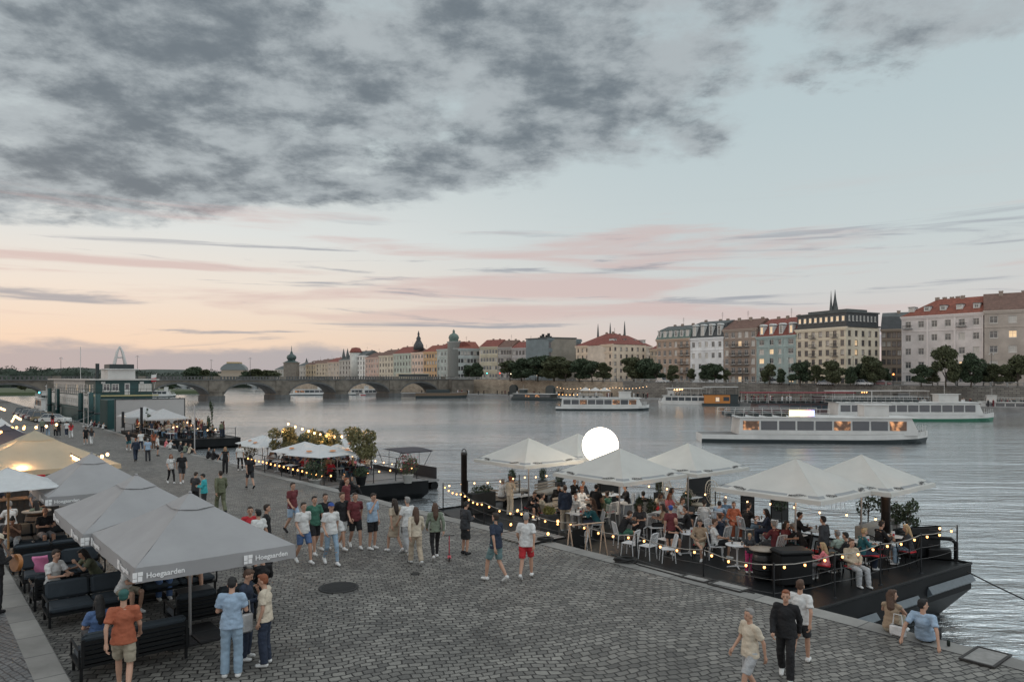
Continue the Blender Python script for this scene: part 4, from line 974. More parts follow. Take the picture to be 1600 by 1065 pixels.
def person(loc, head, pose, top, bot, hair=('short', 'dark'), label='', h=1.75, fem=False, shoes='white', skin=0, group=None, name='person'):
    """loc: ground/seat foot point; head: heading angle (rotation about Z, 0 = looking along +Y)"""
    tk, tc_ = top; bk, bc = bot
    me = pmesh('body', pose, fem); sk = mat('skin_%d' % skin, SKIN[skin], .55, var=.06, scale=12)
    o = ol('person', me, None, [sk, M_EYE, M_LIP]); o.location = loc; o.rotation_euler = (0, 0, head); s = h/1.75; o.scale = (s, s, s)
    if tk: ol('shirt' if tk in ('tee', 'tank') else 'jacket' if tk == 'jacket' else 'jumper', pmesh('top', pose, tk, fem), o, [fab(tc_)])
    if bk: ol({'shorts': 'shorts', 'skirt': 'skirt', 'dress': 'skirt'}.get(bk, 'trousers'), pmesh('bot', pose, bk, fem), o, [fab(bc)])
    if hair[0] != 'bald': ol('hat' if hair[0] in ('cap', 'hat') else 'hair', pmesh('hair', pose, hair[0]), o, [cmat('hair', HAIRC[hair[1]], .7)])
    if shoes: ol('shoes', pmesh('shoe', pose), o, [fab(shoes)])
    tag(o, label, 'person', group); return o
def facing(loc, u, v=None):   # heading so that somebody at loc looks towards world point
    d = Vector(u)-Vector(loc); return math.atan2(-d.x, d.y)
AWAY = math.atan2(SA, CA)      # walking along the quay away from the viewer: direction (-SA, CA)
TOW = AWAY+math.pi
RIVER = AWAY-math.pi/2
def walker(u, v, head, pose, top, bot, hair, label, h=1.75, dz=0.0, **k):
    P = at(u, v); return person((P.x, P.y, P.z+dz), head, pose, top, bot, hair, label, h, **k)
# ================================================================= PEOPLE ON THE QUAY
W = walker
# nearest figures, lower left
W(193, 1086, AWAY-.35, 'walk', ('tee', 'rust'), ('shorts', 'khaki'), ('cap', 'green'), 'person in rust-orange T-shirt, beige shorts and green cap walking past the sofas', 1.83)
W(362, 1058, AWAY-.5, 'phone', ('tee', 'lblue'), ('trousers', 'ldenim'), ('short', 'black'), 'person in light blue T-shirt and wide pale jeans with back turned', 1.84)
W(384, 1030, TOW+.9, 'phone', ('long', 'navy'), ('trousers', 'navy'), ('short', 'brown'), 'person in dark blue top facing the one in light blue', 1.78)
W(414, 1040, AWAY+.9, 'face', ('tee', 'cream'), ('trousers', 'navy'), ('short', 'red'), 'person with auburn hair, pale pink-white top and dark navy trousers', 1.76)
# group of three right of the parasol top
W(391, 888, TOW-.3, 'stand', ('tee', 'red'), ('shorts', 'black'), ('short', 'dark'), 'person in white top with red sleeves just right of the grey parasol', 1.80, shoes='black')
W(404, 893, TOW-2.8, 'stand', ('tee', 'white'), ('shorts', 'black'), ('short', 'black'), 'person in white T-shirt with back turned beside the grey parasol edge', 1.78, shoes='black')
W(416, 879, TOW+1.2, 'stand', ('tee', 'black'), ('shorts', 'dgrey'), ('short', 'dark'), 'person in black T-shirt behind the white one at the parasol edge', 1.75, shoes='black')
# behind parasols
W(345, 803, AWAY, 'walk', ('long', 'olive'), ('trousers', 'olive'), ('short', 'dark'), 'person in dark olive clothes walking alone beyond the nearest parasols', 1.82, shoes='black')
W(319, 800, AWAY+1, 'phone', ('long', 'turquoise'), ('trousers', 'dgrey'), ('short', 'black'), 'person in bright turquoise jacket behind the parasol peak', 1.66)
W(305, 796, AWAY-1, 'phone', ('tee', 'dgrey'), ('trousers', 'black'), ('short', 'dark'), 'dark-haired person left of the turquoise jacket', 1.66)
# crowd in the middle
G = 'people strolling in the middle of the quay'
W(457, 832, TOW+.35, 'walk', ('tee', 'maroon'), ('shorts', 'lblue'), ('short', 'dark'), 'person in dark red T-shirt and pale blue shorts, leftmost of the strolling group', 1.82, shoes='black')
W(474, 880, TOW+.1, 'walk', ('tee', 'white'), ('shorts', 'blue'), ('short', 'dark'), 'person in white T-shirt and blue denim shorts at the front left of the group', 1.82)
W(491, 865, TOW, 'walk2', ('tee', 'green'), ('shorts', 'black'), ('short', 'black'), 'person in dark green T-shirt and black shorts in the strolling group', 1.82)
W(517, 882, TOW-.1, 'walk', ('tee', 'white'), ('slim', 'ldenim'), ('cap', 'blue'), 'person in white T-shirt and light blue jeans at the front of the group', 1.84)
W(508, 858, TOW, 'stand', ('tee', 'black'), ('shorts', 'white'), ('short', 'dark'), 'person in black T-shirt with pale shorts behind the green one', 1.80)
W(534, 858, TOW+.2, 'walk2', ('tee', 'black'), ('shorts', 'white'), ('short', 'brown'), 'person in black T-shirt with orange print and white shorts', 1.84)
W(541, 820, TOW+.6, 'stand', ('tee', 'maroon'), ('trousers', 'black'), ('short', 'red'), 'person in maroon T-shirt at the back of the group near the quay edge', 1.80, shoes='black')
W(555, 856, TOW-.2, 'walk', ('tee', 'maroon'), ('shorts', 'black'), ('short', 'dark'), 'person in maroon T-shirt with white lettering and black shorts', 1.80)
W(582, 858, TOW+.3, 'face', ('tee', 'lblue'), ('shorts', 'black'), ('short', 'dark'), 'person in pale blue football shirt and black shorts holding hand to face', 1.82)
W(617, 863, AWAY+.1, 'walk', ('tee', 'beige'), ('dress', 'beige'), ('long', 'dark'), 'person in beige dress with long dark hair walking away', 1.70, fem=True)
W(637, 866, AWAY+.1, 'walk2', ('tee', 'white'), ('trousers', 'lgrey'), ('short', 'grey'), 'person in white T-shirt and pale trousers with a dark bag at the side', 1.80)
W(650, 882, AWAY-.3, 'walk', ('long', 'cream'), ('trousers', 'beige'), ('long', 'brown'), 'person in cream jumper and beige trousers seen from behind', 1.70, fem=True)
W(680, 874, AWAY-.4, 'walk2', ('long', 'sage'), ('slim', 'black'), ('long', 'brown'), 'person in sage green shirt, black jeans and white shoulder bag', 1.72, fem=True)
W(727, 865, RIVER, 'phone', ('jacket', 'dgrey'), ('dress', 'black'), ('short', 'black'), 'dark-clothed figure in long black skirt beside the red scooter', 1.66, shoes='black')
W(775, 908, AWAY+.2, 'walk', ('tee', 'navy'), ('shorts', 'slate'), ('short', 'dark'), 'person in dark navy T-shirt with backpack and grey-green shorts near the quay edge', 1.86)
W(822, 904, AWAY-.9, 'walk2', ('tee', 'white'), ('shorts', 'red'), ('short', 'grey'), 'person in white T-shirt and bright red shorts near the quay edge', 1.82)
# lower right
W(1228, 1062, AWAY+2.0, 'walk', ('jacket', 'black'), ('trousers', 'black'), ('short', 'red'), 'person in black clothes walking near the seated couple', 1.64)
W(1250, 1040, AWAY-1.3, 'walk2', ('tee', 'white'), ('shorts', 'dgrey'), ('short', 'brown'), 'person in pale bluish-white T-shirt beside the one in black, lower right', 1.64)
W(1172, 1098, AWAY+1.2, 'walk', ('tee', 'cream'), ('shorts', 'lgrey'), ('short', 'grey'), 'person in cream top cut off by the bottom edge left of the one in black', 1.6)
# two people sitting on the coping, lower right
P = at(1389, 990); pp, qq = to_pq(P.x, P.y); S1 = pq(edge(qq)-.32, qq, 0.02)
person(S1, RIVER+.1, 'edge_knee', ('tank', 'tan'), ('shorts', 'khaki'), ('long', 'brown'), 'person in taupe vest with long brown hair sitting on the quay edge', 1.70, fem=True)
P2 = at(1436, 1008); pp2, qq2 = to_pq(P2.x, P2.y); S2 = pq(edge(qq2)-.36, qq2, 0.02)
person(S2, RIVER+.15, 'edge_back', ('tee', 'lblue'), ('trousers', 'black'), ('short', 'black'), 'person in grey-blue T-shirt leaning back on both hands on the quay edge', 1.80)
# farther along the quay
for (u_, v_, hd, ps, tp, bt_, hr_, lb_, hh, kw) in [
 (267, 755, TOW+.1, 'walk', ('tee', 'white'), ('slim', 'black'), ('long', 'red'), 'person in white blouse and black trousers, left of a strolling pair', 1.72, dict(fem=True)),
 (284, 755, TOW-.1, 'walk2', ('tee', 'black'), ('shorts', 'dgrey'), ('short', 'dark'), 'tall person in black T-shirt and grey shorts, right of a strolling pair', 1.84, {}),
 (352, 739, TOW-.4, 'hold', ('tank', 'black'), ('trousers', 'black'), ('long', 'blond'), 'person with long blond hair in a black jumpsuit holding hands', 1.74, dict(fem=True, shoes='black')),
 (375, 735, TOW+2.6, 'stand', ('tee', 'white'), ('slim', 'black'), ('short', 'dark'), 'person in white T-shirt and black jeans holding hands with the blond one', 1.82, {}),
 (391, 763, AWAY, 'walk', ('tee', 'black'), ('shorts', 'dgrey'), ('short', 'black'), 'person in black T-shirt and dark shorts walking away by the planted pontoon', 1.84, dict(shoes='black')),
 (201, 703, TOW, 'walk', ('tee', 'black'), ('shorts', 'teal'), ('short', 'dark'), 'person in black T-shirt and teal shorts by the crowded dark pontoon', 1.78, {}),
 (212, 720, AWAY, 'walk2', ('long', 'navy'), ('trousers', 'navy'), ('short', 'red'), 'person all in navy walking away in front of the crowded pontoon', 1.80, dict(shoes='black')),
 (220, 704, AWAY, 'walk', ('tee', 'white'), ('trousers', 'navy'), ('short', 'brown'), 'tall person in white T-shirt behind the navy-clad one', 1.84, {}),
 (231, 720, AWAY, 'stand', ('tee', 'lblue'), ('trousers', 'dgrey'), ('short', 'grey'), 'person in pale blue shirt with grey hair and dark trousers', 1.78, dict(shoes='black')),
 (246, 712, TOW+1.2, 'stand', ('tee', 'white'), ('shorts', 'black'), ('short', 'black'), 'person in white T-shirt and black shorts standing right of the blue-shirted one', 1.78, dict(shoes='black')),
 (240, 702, AWAY, 'stand', ('tee', 'rust'), ('trousers', 'brown'), ('long', 'brown'), 'person in rust brown top between the white and blue shirts', 1.70, dict(fem=True)),
 (134, 694, AWAY, 'walk', ('tee', 'black'), ('shorts', 'black'), ('short', 'brown'), 'person in long black T-shirt beside the white-trousered companion', 1.84, {}),
 (143, 694, AWAY, 'walk2', ('tee', 'dgrey'), ('trousers', 'white'), ('long', 'brown'), 'person in dark top and white trousers walking away', 1.72, dict(fem=True)),
 (111, 684, AWAY, 'walk', ('tee', 'red'), ('trousers', 'white'), ('long', 'brown'), 'person in red top and white trousers near the parked cars', 1.78, dict(fem=True)),
 (104, 681, AWAY, 'walk2', ('tee', 'white'), ('trousers', 'navy'), ('short', 'black'), 'person in white shirt left of the one in red near the cars', 1.80, {}),
 (92, 682, AWAY, 'stand', ('tank', 'black'), ('trousers', 'dgrey'), ('long', 'black'), 'person in black vest and grey trousers near the white car', 1.74, dict(fem=True)),
 (87, 682, AWAY, 'stand', ('tee', 'khaki'), ('trousers', 'black'), ('short', 'brown'), 'person in khaki shirt arm in arm near the white car', 1.80, {}),
 (75, 681, AWAY, 'walk', ('tee', 'grey'), ('trousers', 'ldenim'), ('long', 'brown'), 'person in grey top and light jeans left of the khaki shirt', 1.74, dict(fem=True)),
 (66, 676, AWAY, 'stand', ('jacket', 'sage'), ('trousers', 'black'), ('short', 'black'), 'person in grey-green jacket and black trousers near the parked cars', 1.78, {}),
 (82, 664, TOW, 'stand', ('tee', 'black'), ('trousers', 'red'), ('short', 'black'), 'person in black shirt standing right in front of the white car', 1.80, {})]:
    W(u_, v_, hd, ps, tp, bt_, hr_, lb_, hh, **kw)
# small groups sitting on the quay edge farther away
for (u_, v_, tp, bt_, hr_, lb_) in [
 (259, 698, ('tee', 'pink'), ('shorts', 'white'), ('short', 'brown'), 'person in pink top sitting on the coping by the dark pontoon hull'), (266, 699, ('tee', 'white'), ('trousers', 'dgrey'), ('short', 'dark'), 'person in white top sitting right of the pink one on the coping'),
 (281, 705, ('long', 'dgrey'), ('trousers', 'black'), ('cap', 'straw'), 'person in dark top and straw cap sitting on the coping'), (289, 705, ('tee', 'sage'), ('trousers', 'navy'), ('short', 'dark'), 'person in grey-green top sitting on the coping in a row of three'), (296, 705, ('tee', 'cream'), ('shorts', 'black'), ('long', 'brown'), 'person in cream top with long hair, right one of three on the coping'),
 (325, 714, ('long', 'black'), ('trousers', 'black'), ('short', 'dark'), 'person in black seated at the bow of the dark pontoon, left of two'), (333, 715, ('jacket', 'black'), ('trousers', 'black'), ('long', 'black'), 'person in black seated at the bow of the dark pontoon, right of two'),
 (534, 776, ('long', 'black'), ('trousers', 'black'), ('short', 'black'), 'person in black crouched on the coping left of the maroon back figure'), (547, 775, ('jacket', 'black'), ('trousers', 'black'), ('long', 'black'), 'person in black jacket with long hair on the coping behind the maroon figure'),
 (142, 669, ('tee', 'white'), ('shorts', 'navy'), ('short', 'brown'), 'person in white sitting on the coping below the green ship, leftmost'), (147, 670, ('tee', 'maroon'), ('trousers', 'black'), ('short', 'dark'), 'person in maroon sitting on the coping below the green ship'), (154, 672, ('tee', 'lgrey'), ('trousers', 'dgrey'), ('long', 'brown'), 'person in light grey sitting on the coping below the green ship'), (161, 674, ('tee', 'white'), ('trousers', 'black'), ('short', 'black'), 'person in white sitting on the coping below the green ship, rightmost')]:
    P = at(u_, v_); p_, q_ = to_pq(P.x, P.y); S_ = pq(edge(q_)-.4, q_, zg(p_, q_)+.02)
    # slide along the edge to keep the pixel column
    for _ in range(30):
        uu = 800+F*S_.x/S_.y; q_ += (u_-uu)*S_.y/F*.9; S_ = pq(edge(q_)-.4, q_, zg(0, q_)+.02)
    person(S_, RIVER+rnd.uniform(-.4, .4), 'edge_knee', tp, bt_, hr_, lb_, 1.72, shoes='black')
# scooter beside the dark figure
def scooter():
    P = at(702, 874); t = thing('kick_scooter', 'small red and black kick scooter standing beside the dark figure', 'scooter', P, .1); t.scale = (.8, .7, .8)
    m = mat('scooter_red', (.45, .03, .05), .4, var=0); k = mat('black_rubber', (.02, .02, .02), .7, var=0)
    mb = MB(); mb.rbox(-.07, .07, -.24, .24, .08, .12, .02); mb.build('deck', m, t)
    mb = MB(); mb.tube([(0, .34, .12), (0, .28, .5), (0, .25, .85)], .018, 6); mb.build('stem', m, t)
    mb = MB(); mb.tube([(-.2, .25, .86), (.2, .25, .86)], .016, 6); mb.build('handlebar', k, t)
    for y in (-.34, .38):
        mb = MB(); mb.lathe([(.04, -.02), (.085, -.02), (.085, .02), (.04, .02)], 14, 0, Matrix.Translation((0, y, .087)) @ Matrix.Rotation(R(90), 4, 'Y')); mb.build('wheel', k, t)
scooter()
# bags
def bag(P, rz, label, c, sx=.16, sz=.34):
    mb = MB(); mb.rbox(-sx, sx, -.05, .05, 0, sz, .04); mb.tube([(-sx*.6, 0, sz-.02), (-sx*.45, 0, sz+.22), (sx*.45, 0, sz+.22), (sx*.6, 0, sz-.02)], .012, 5)
    o = mb.build('bag', cmat('cloth', c), None, P, rz); return tag(o, label, 'bag')
P = at(379, 1040); bag(P+V(.06, .02, .62), AWAY, 'white cloth tote bag hanging at the hip of the light blue T-shirt', (.6, .6, .6), .13, .38)
P = at(686, 872); bag(P+V(.12, 0, .86), AWAY+1.3, 'white shoulder bag carried over the sage green shirt', (.55, .53, .5), .15, .3)
P = at(630, 866); bag(P+V(.03, -.03, .62), AWAY+1.4, 'black bag carried beside the white T-shirt and pale trousers', (.02, .02, .02), .14, .36)
P = at(775, 906); bag(P+V(.0, -.22, 1.02), AWAY, 'dark teal backpack worn near the quay edge', (.02, .07, .085), .15, .42)
bag(S1+V(-.02, -.30, .0), RIVER, 'white crumpled bag behind the person in the taupe vest', (.62, .62, .62), .17, .24)
# can beside the seated one
mb = MB(); mb.lathe([(.028, 0), (.033, .012), (.033, .108), (.026, .122)], 14)
P = S2+pq(.05, .42, 0); tag(mb.build('drink_can', mat('dark_can', (.03, .04, .035), .3, metal=.7), None, (P.x, P.y, .02)), 'dark drink can on the coping right of the seated person', 'drink can')
# manhole + steel plates and frames on the quay
def manhole(u_, v_, r, label):
    P = at(u_, v_); mb = MB(); mb.lathe([(r, 0), (r, .018), (r*.93, .02), (r*.92, .014), (.01, .014)], 32)
    for k in range(-4, 5):
        w_ = math.sqrt(max(0, (r*.85)**2-(k*r*.18)**2)); mb.box(-w_, w_, k*r*.18-.012, k*r*.18+.012, .014, .02)
    tag(mb.build('manhole_cover', mat('cast_iron', (.035, .035, .035), .6, metal=.4, bump=.004), None, (P.x, P.y, P.z+.002), .4), label, 'manhole cover')
manhole(529, 918, .52, 'large round iron manhole cover in the cobblestones')
manhole(649, 897, .13, 'small dark drain cover right of the large manhole cover')
def frame_plate(u_, v_, L_, W_, label, plate=True):
    P = at(u_, v_); p_, q_ = to_pq(P.x, P.y); mb = MB(); 
    for (a, b, c, d) in ((-W_/2, W_/2, -L_/2, -L_/2+.05), (-W_/2, W_/2, L_/2-.05, L_/2), (-W_/2, -W_/2+.05, -L_/2+.05, L_/2-.05), (W_/2-.05, W_/2, -L_/2+.05, L_/2-.05)): mb.box(a, b, c, d, 0, .035)
    if plate: mb.box(-W_/2+.05, W_/2-.05, -L_/2+.05, L_/2-.05, 0, .02, 1)
    tag(mb.build('mooring_hatch', [mat('rusty_black_steel', (.03, .028, .027), .7, var=.3), mat('hatch_slab', (.24, .235, .225), .85, var=.2)], None, (P.x, P.y, P.z+.014), math.atan2(SA, CA)), label, 'hatch')
frame_plate(1540, 1028, .62, 1.0, 'rectangular black steel hatch frame on the coping at the lower right corner')
frame_plate(1140, 917, 1.0, .55, 'slab-covered hatch in black frame on the coping below the bow', True)
frame_plate(1088, 905, .8, .4, 'smaller slab hatch left of the framed slab on the coping')
# ================================================================= PARASOLS, SOFAS, STRING LIGHTS
M_BULB = mat('warm_bulb', (1, .8, .5), emit=(1, .43, .12), es=4.5, var=0)
M_BULBW = mat('warm_white_bulb', (1, .85, .6), emit=(1, .56, .24), es=4.2, var=0)
M_BLK = mat('black_metal', (.010, .011, .012), .5, var=.1, spec=.22)
M_BLKP = mat('black_paint', (.009, .010, .011), .48, var=.25, scale=1.5, spec=.22)
M_POLE = mat('aluminium_pole', (.45, .45, .45), .35, metal=.8, var=.05)
M_WIRE = mat('black_wire', (.015, .015, .015), .6, var=0)
M_ROPE = mat('pale_rope', (.32, .30, .27), .8, var=.1)
_b = MB(); _b.ell((0, 0, -.075), (.036, .036, .045), 10, 8); BULB = _b.mesh('bulb', M_BULB)
_b = MB(); _b.ell((0, 0, -.075), (.036, .036, .045), 10, 8); BULBW = _b.mesh('bulb', M_BULBW)
_b = MB(); _b.lathe([(.016, -.04), (.02, -.03), (.02, .0), (.008, .006)], 8); SOCK = _b.mesh('socket', M_WIRE)
def string_lights(pts, label, step=.55, sag=.12, wire=M_WIRE, white=False, wr=.009, scale=1.0, group=None):
    P0 = Vector(pts[0]); t = thing('string_lights', label, 'string lights', P0, 0, group); mb = MB(); k = 0
    for a, b in zip(pts, pts[1:]):
        a = Vector(a)-P0; b = Vector(b)-P0; L = (b-a).length; n = max(2, int(L/step))
        f = lambda u: a.lerp(b, u)-V(0, 0, sag*4*u*(1-u)*(L/3 if L < 6 else 2))
        mb.tube([f(i/(n*1.0)) for i in range(n+1)], wr, 4, cap=False)
        for i in range(n):
            p = f((i+.5)/n); o = link('bulb', BULBW if white else BULB, t, p); o.scale = (scale,)*3; link('socket', SOCK, t, p)
    mb.build('cable', wire, t); return t
def parasol(P, rz, hx, hy, ze, za, cm, label, val=.22, cap=True, band=None, pole=True, group=None, base=True, pole_h=None, word=None, wcol=None, polem=None, lean=0):
    """P: foot of the pole; ze/za heights above the foot"""
    t = thing('parasol', label, 'parasol', P, rz, group); mb = MB(); n = 10; m = 10
    cor = [(-hx, -hy), (hx, -hy), (hx, hy), (-hx, hy)]
    def pt(k, s, u):
        a = Vector((*cor[k], ze)); b = Vector((*cor[(k+1) % 4], ze)); e = a.lerp(b, s); ap = V(0, 0, za)
        p = ap.lerp(e, u); p.z += -.035*math.sin(math.pi*u)*(za-ze)-.10*4*s*(1-s)*math.sin(math.pi*min(1, u*.9+.05))*.6+.012*noise.noise(V(s*9, u*7, k*3.3+hx))
        return p
    us = [0, .08, .2, .35, .5, .65, .78, .885, .955, 1.0]
    for k in range(4):
        vs = [pt(k, i/n, u) for u in us for i in range(n+1)]; fs = []; f2 = []
        for j in range(len(us)-1):
            for i in range(n):
                q = (j*(n+1)+i, j*(n+1)+i+1, (j+1)*(n+1)+i+1, (j+1)*(n+1)+i)
                isband = band and j == 7 and not (i in (1, 2) or i in (7, 8))
                (f2 if isband else fs).append(q)
        mb.add(vs, fs, 0, None, True); 
        if f2: mb.add(vs, f2, 1, None, True)
    can = mb.build('canopy', [cm, band] if band else cm, t)
    # valance
    vb = MB()
    for k in range(4):
        vs = []
        for i in range(n*2+1):
            p = pt(k, i/(2*n), 1.0); d = (Vector((*cor[(k+1) % 4], 0))-Vector((*cor[k], 0))).normalized(); o_ = Vector((d.y, -d.x, 0))*(.012+.01*math.sin(i*1.9+k))
            vs += [p+V(0, 0, .004), p-V(0, 0, val)+o_]
        vb.add(vs, [(2*i, 2*i+2, 2*i+3, 2*i+1) for i in range(2*n)], 0, None, True)
    va = vb.build('valance', cm, t)
    if cap:
        cb = MB(); r = .24
        vs = [V(0, 0, za+.03)]
        for k in range(4):
            a = pt(k, 0, r); b = pt(k, .5, r); vs += [a+V(0, 0, .02), b+V(0, 0, .028)]
        cb.add(vs, [(0, 1+i, 1+(i+1) % 8) for i in range(8)], 0, None, False); 
        cb.lathe([(.04, za+.01), (.035, za+.05), (.01, za+.06)], 8)
        cb.build('vent_cap', cm, t)
    if pole:
        pb = MB(); pb.tube([(0, 0, .03), (0, 0, za-.02)], .032, 10); pb.lathe([(.06, ze-.35), (.06, ze-.2)], 10); pb.build('pole', polem or M_POLE, t)
        rb = MB()
        for k in range(4):
            for s in (0, .5):
                e = pt(k, s, .985)-V(0, 0, .03); rb.tube([V(0, 0, za-.12), pt(k, s, .5)-V(0, 0, .035), e], .013, 4)
                rb.tube([V(0, 0, ze-.25), pt(k, s, .5)-V(0, 0, .04)], .011, 4)
        rb.build('rib', M_POLE, t)
    if base:
        bb = MB(); 
        for a in (-1, 1):
            for b in (-1, 1): bb.rbox(a*.31-.29, a*.31+.29, b*.31-.29, b*.31+.29, 0, .07, .015)
        bb.build('base_slab', mat('base_slab', (.025, .025, .027), .8, var=.2), t)
    if word:
        me, size, where, sides = word
        for k in sides:
            a = Vector((*cor[k], 0)); b = Vector((*cor[(k+1) % 4], 0)); d = (b-a).normalized(); o_ = Vector((d.y, -d.x, 0)); L = (b-a).length
            for s in where:
                if band:   # lettering lying on the slope of the panel
                    c0 = pt(k, s, .92); up = (pt(k, s, .86)-pt(k, s, .98)).normalized(); nn = d.cross(up).normalized(); pos = c0+nn*.014
                else: up = V(0, 0, 1); nn = o_; pos = pt(k, s, 1.0)-V(0, 0, val*.52)+nn*.035
                M = Matrix((d, up, nn)).transposed().to_4x4(); o = link('lettering', me, va if not band else can)
                o.matrix_local = Matrix.Translation(pos) @ M
    return t
M_GREYC = mat('grey_parasol_cloth', (.335, .333, .338), .85, var=.07, scale=1.2, bump=.006, bscale=5)
M_CREAM = mat('cream_tent_cloth', (.50, .46, .36), .85, var=.07, scale=1.2, bump=.006, bscale=5)
M_OFFW = mat('offwhite_cloth', (.60, .60, .57), .8, var=.05, scale=1.2, bump=.006, bscale=5)
M_WHITEC = mat('white_parasol_cloth', (.66, .68, .69), .8, var=.05)
def translucent(m, f):   # woven cloth lets part of the light through
    nt = m.node_tree; N = nt.nodes; L = nt.links; b = N['Principled BSDF']; tr = N.new('ShaderNodeBsdfTranslucent'); mx = N.new('ShaderNodeMixShader'); mx.inputs[0].default_value = f
    src = b.inputs['Base Color'].links[0].from_socket; L.new(src, tr.inputs[0]); L.new(b.outputs[0], mx.inputs[1]); L.new(tr.outputs[0], mx.inputs[2]); L.new(mx.outputs[0], N['Material Output'].inputs[0])
for m_, f_ in ((M_GREYC, .12), (M_CREAM, .35), (M_OFFW, .25), (M_WHITEC, .25)): translucent(m_, f_)
M_BAND = mat('grey_band', (.27, .28, .285), .8, var=.05)
M_WTXT = mat('white_print', (.80, .80, .80), .7, var=0); M_KTXT = mat('dark_print', (.06, .06, .06), .7, var=0)
def emblem_word():
    me = text_mesh('Hoegaarden', .135, 'lettering', M_WTXT, bold=.003); bm = bmesh.new(); bm.from_mesh(me)
    x0 = min(v.co.x for v in bm.verts)-.06; e = MB()
    # square quartered emblem left of the word
    for (a, b, c, d) in ((-.17, -.095, -.02, .085), (-.085, 0, .015, .085), (-.085, -.01, -.085, .005), (-.17, -.095, -.085, -.03)): e.box(x0+a, x0+b, c, d, -.002, .002)
    m2 = e.mesh('x', []); bm.from_mesh(m2); bm.to_mesh(me); bm.free(); return me
WORD_H = emblem_word()
def martini():
    me = text_mesh('MARTINI', .14, 'lettering', M_KTXT, bold=.004, shear=.15); bm = bmesh.new(); bm.from_mesh(me); e = MB(); n = 28
    for (rx, ry, r2) in ((.135, .10, .012),):
        vs = []
        for i in range(n):
            a = 2*math.pi*i/n
            vs += [(rx*math.cos(a), ry*math.sin(a), .0), ((rx-r2)*math.cos(a), (ry-r2)*math.sin(a), .0)]
        e.add(vs, [(2*i, 2*((i+1) % n), 2*((i+1) % n)+1, 2*i+1) for i in range(n) if abs(vs[2*i][1]) > .062])
    m2 = e.mesh('x', []); bm.from_mesh(m2); bm.to_mesh(me); bm.free(); return me
WORD_M = martini()
# --- left restaurant parasols
ZT = 3.04; ZE = 2.26
def left_parasol(u, v, H, hx, hy, cm, label, za=ZT, ze=ZE, **k):
    Y = H*F/(v-590); X = (u-800)/F*Y; p, q = to_pq(X, Y); z0 = zg(p, q)
    return parasol((X, Y, z0), math.atan2(SA, CA), hx, hy, ze-z0 if False else ze, CAMZ-H-z0, cm, label, **k), (p, q)
GP = 'grey printed parasols of the left terrace'
A_, (pA, qA) = left_parasol(297, 771, 2.46, 1.50, 1.95, M_GREYC, 'nearest large grey parasol with white lettering on two sides', val=.27, word=(WORD_H, .13, (.17, .83), (0, 3)), ze=2.09, group=GP)
B_, (pB, qB) = left_parasol(213, 743, 2.46, 1.50, 1.95, M_GREYC, 'second grey lettered parasol, directly behind the nearest one', val=.27, word=(WORD_H, .13, (.17, .83), (0, 3)), ze=2.09, group=GP)
C_, (pC, qC) = left_parasol(143, 709, 2.50, 1.50, 1.95, M_GREYC, 'third grey lettered parasol with glowing bulbs above its peak', val=.27, word=(WORD_H, .13, (.17, .83), (0, 3)), ze=2.09, group=GP)
D_, (pD, qD) = left_parasol(55, 673, 2.15, 2.6, 2.6, M_CREAM, 'large cream peaked tent behind the grey parasols', val=.18, ze=2.35)
E_, (pE, qE) = left_parasol(13, 730, 2.75, 1.25, 1.25, M_WHITEC, 'small white parasol on a wooden pole at the left edge', val=.02, ze=2.3, cap=False, polem=mat('varnished_wood', (.32, .17, .07), .5, var=.2))
left_parasol(8, 664, 2.75, 2.1, 2.1, mat('dark_grey_cloth', (.05, .05, .065), .85), 'dark grey parasol beyond the cream tent at the left edge', val=.15, ze=2.5)
left_parasol(2, 654, 2.9, 1.7, 1.7, M_WHITEC, 'pale parasol farthest along the left terrace', val=.1, ze=2.3)
# --- sofas
M_CUSH = mat('blue_grey_cushion', (.030, .040, .050), .9, var=.15, scale=3, bump=.01, bscale=8)
def make_sofa(w):
    t = link('lounge_sofa', None); n = max(2, round(w/.95))
    fb = MB(); h = w/2
    fb.box(-h, h, -.42, .42, .24, .29)
    for s in (-1, 1):
        fb.box(s*h-.03*(s > 0)-.0*(s < 0), s*h+.03*(s < 0)+.0, -.42, .42, .55, .59); fb.box(s*h-.03*(s > 0), s*h+.03*(s < 0), -.42, -.38, .29, .55); fb.box(s*h-.03*(s > 0), s*h+.03*(s < 0), .38, .42, .29, .55)
    fb.build('frame', M_BLK, t)
    bk = MB()
    for k in range(5): bk.box(-h+.03, h-.03, -.44-.012*k, -.415-.012*k, .32+k*.09, .38+k*.09)
    for s in (-1, 0, 1): bk.box(s*(h-.06)-.025, s*(h-.06)+.025, -.50, -.465, .29, .78)
    bk.build('backrest', M_BLK, t)
    for sx in (-1, 1):
        for sy in (-1, 1):
            lb = MB(); lb.box(sx*(h-.05)-.025, sx*(h-.05)+.025, sy*.38-.025, sy*.38+.025, 0, .24); lb.build('leg', M_BLK, t)
    cw = (w-.08)/n
    for i in range(n):
        x0 = -h+.04+i*cw; c = MB(); c.rbox(x0+.008, x0+cw-.008, -.36, .40, .292, .43, .045); c.build('seat_cushion', M_CUSH, t)
        T = Matrix.Translation((x0+cw/2, -.36, .43)) @ Matrix.Rotation(R(12), 4, 'X'); c = MB(); c.rbox(-cw/2+.012, cw/2-.012, -.02, .13, .0, .42, .055, 0, T); c.build('back_cushion', M_CUSH, t)
    return t
SOFA = {}
def sofa(p, q, hd, w, label):
    if w in SOFA: t = copy_tree(SOFA[w])
    else: t = SOFA[w] = make_sofa(w)
    t.location = pq(p, q, zg(p, q)+.004); t.rotation_euler = (0, 0, hd); return tag(t, label, 'sofa', 'dark cushioned sofas of the left terrace')
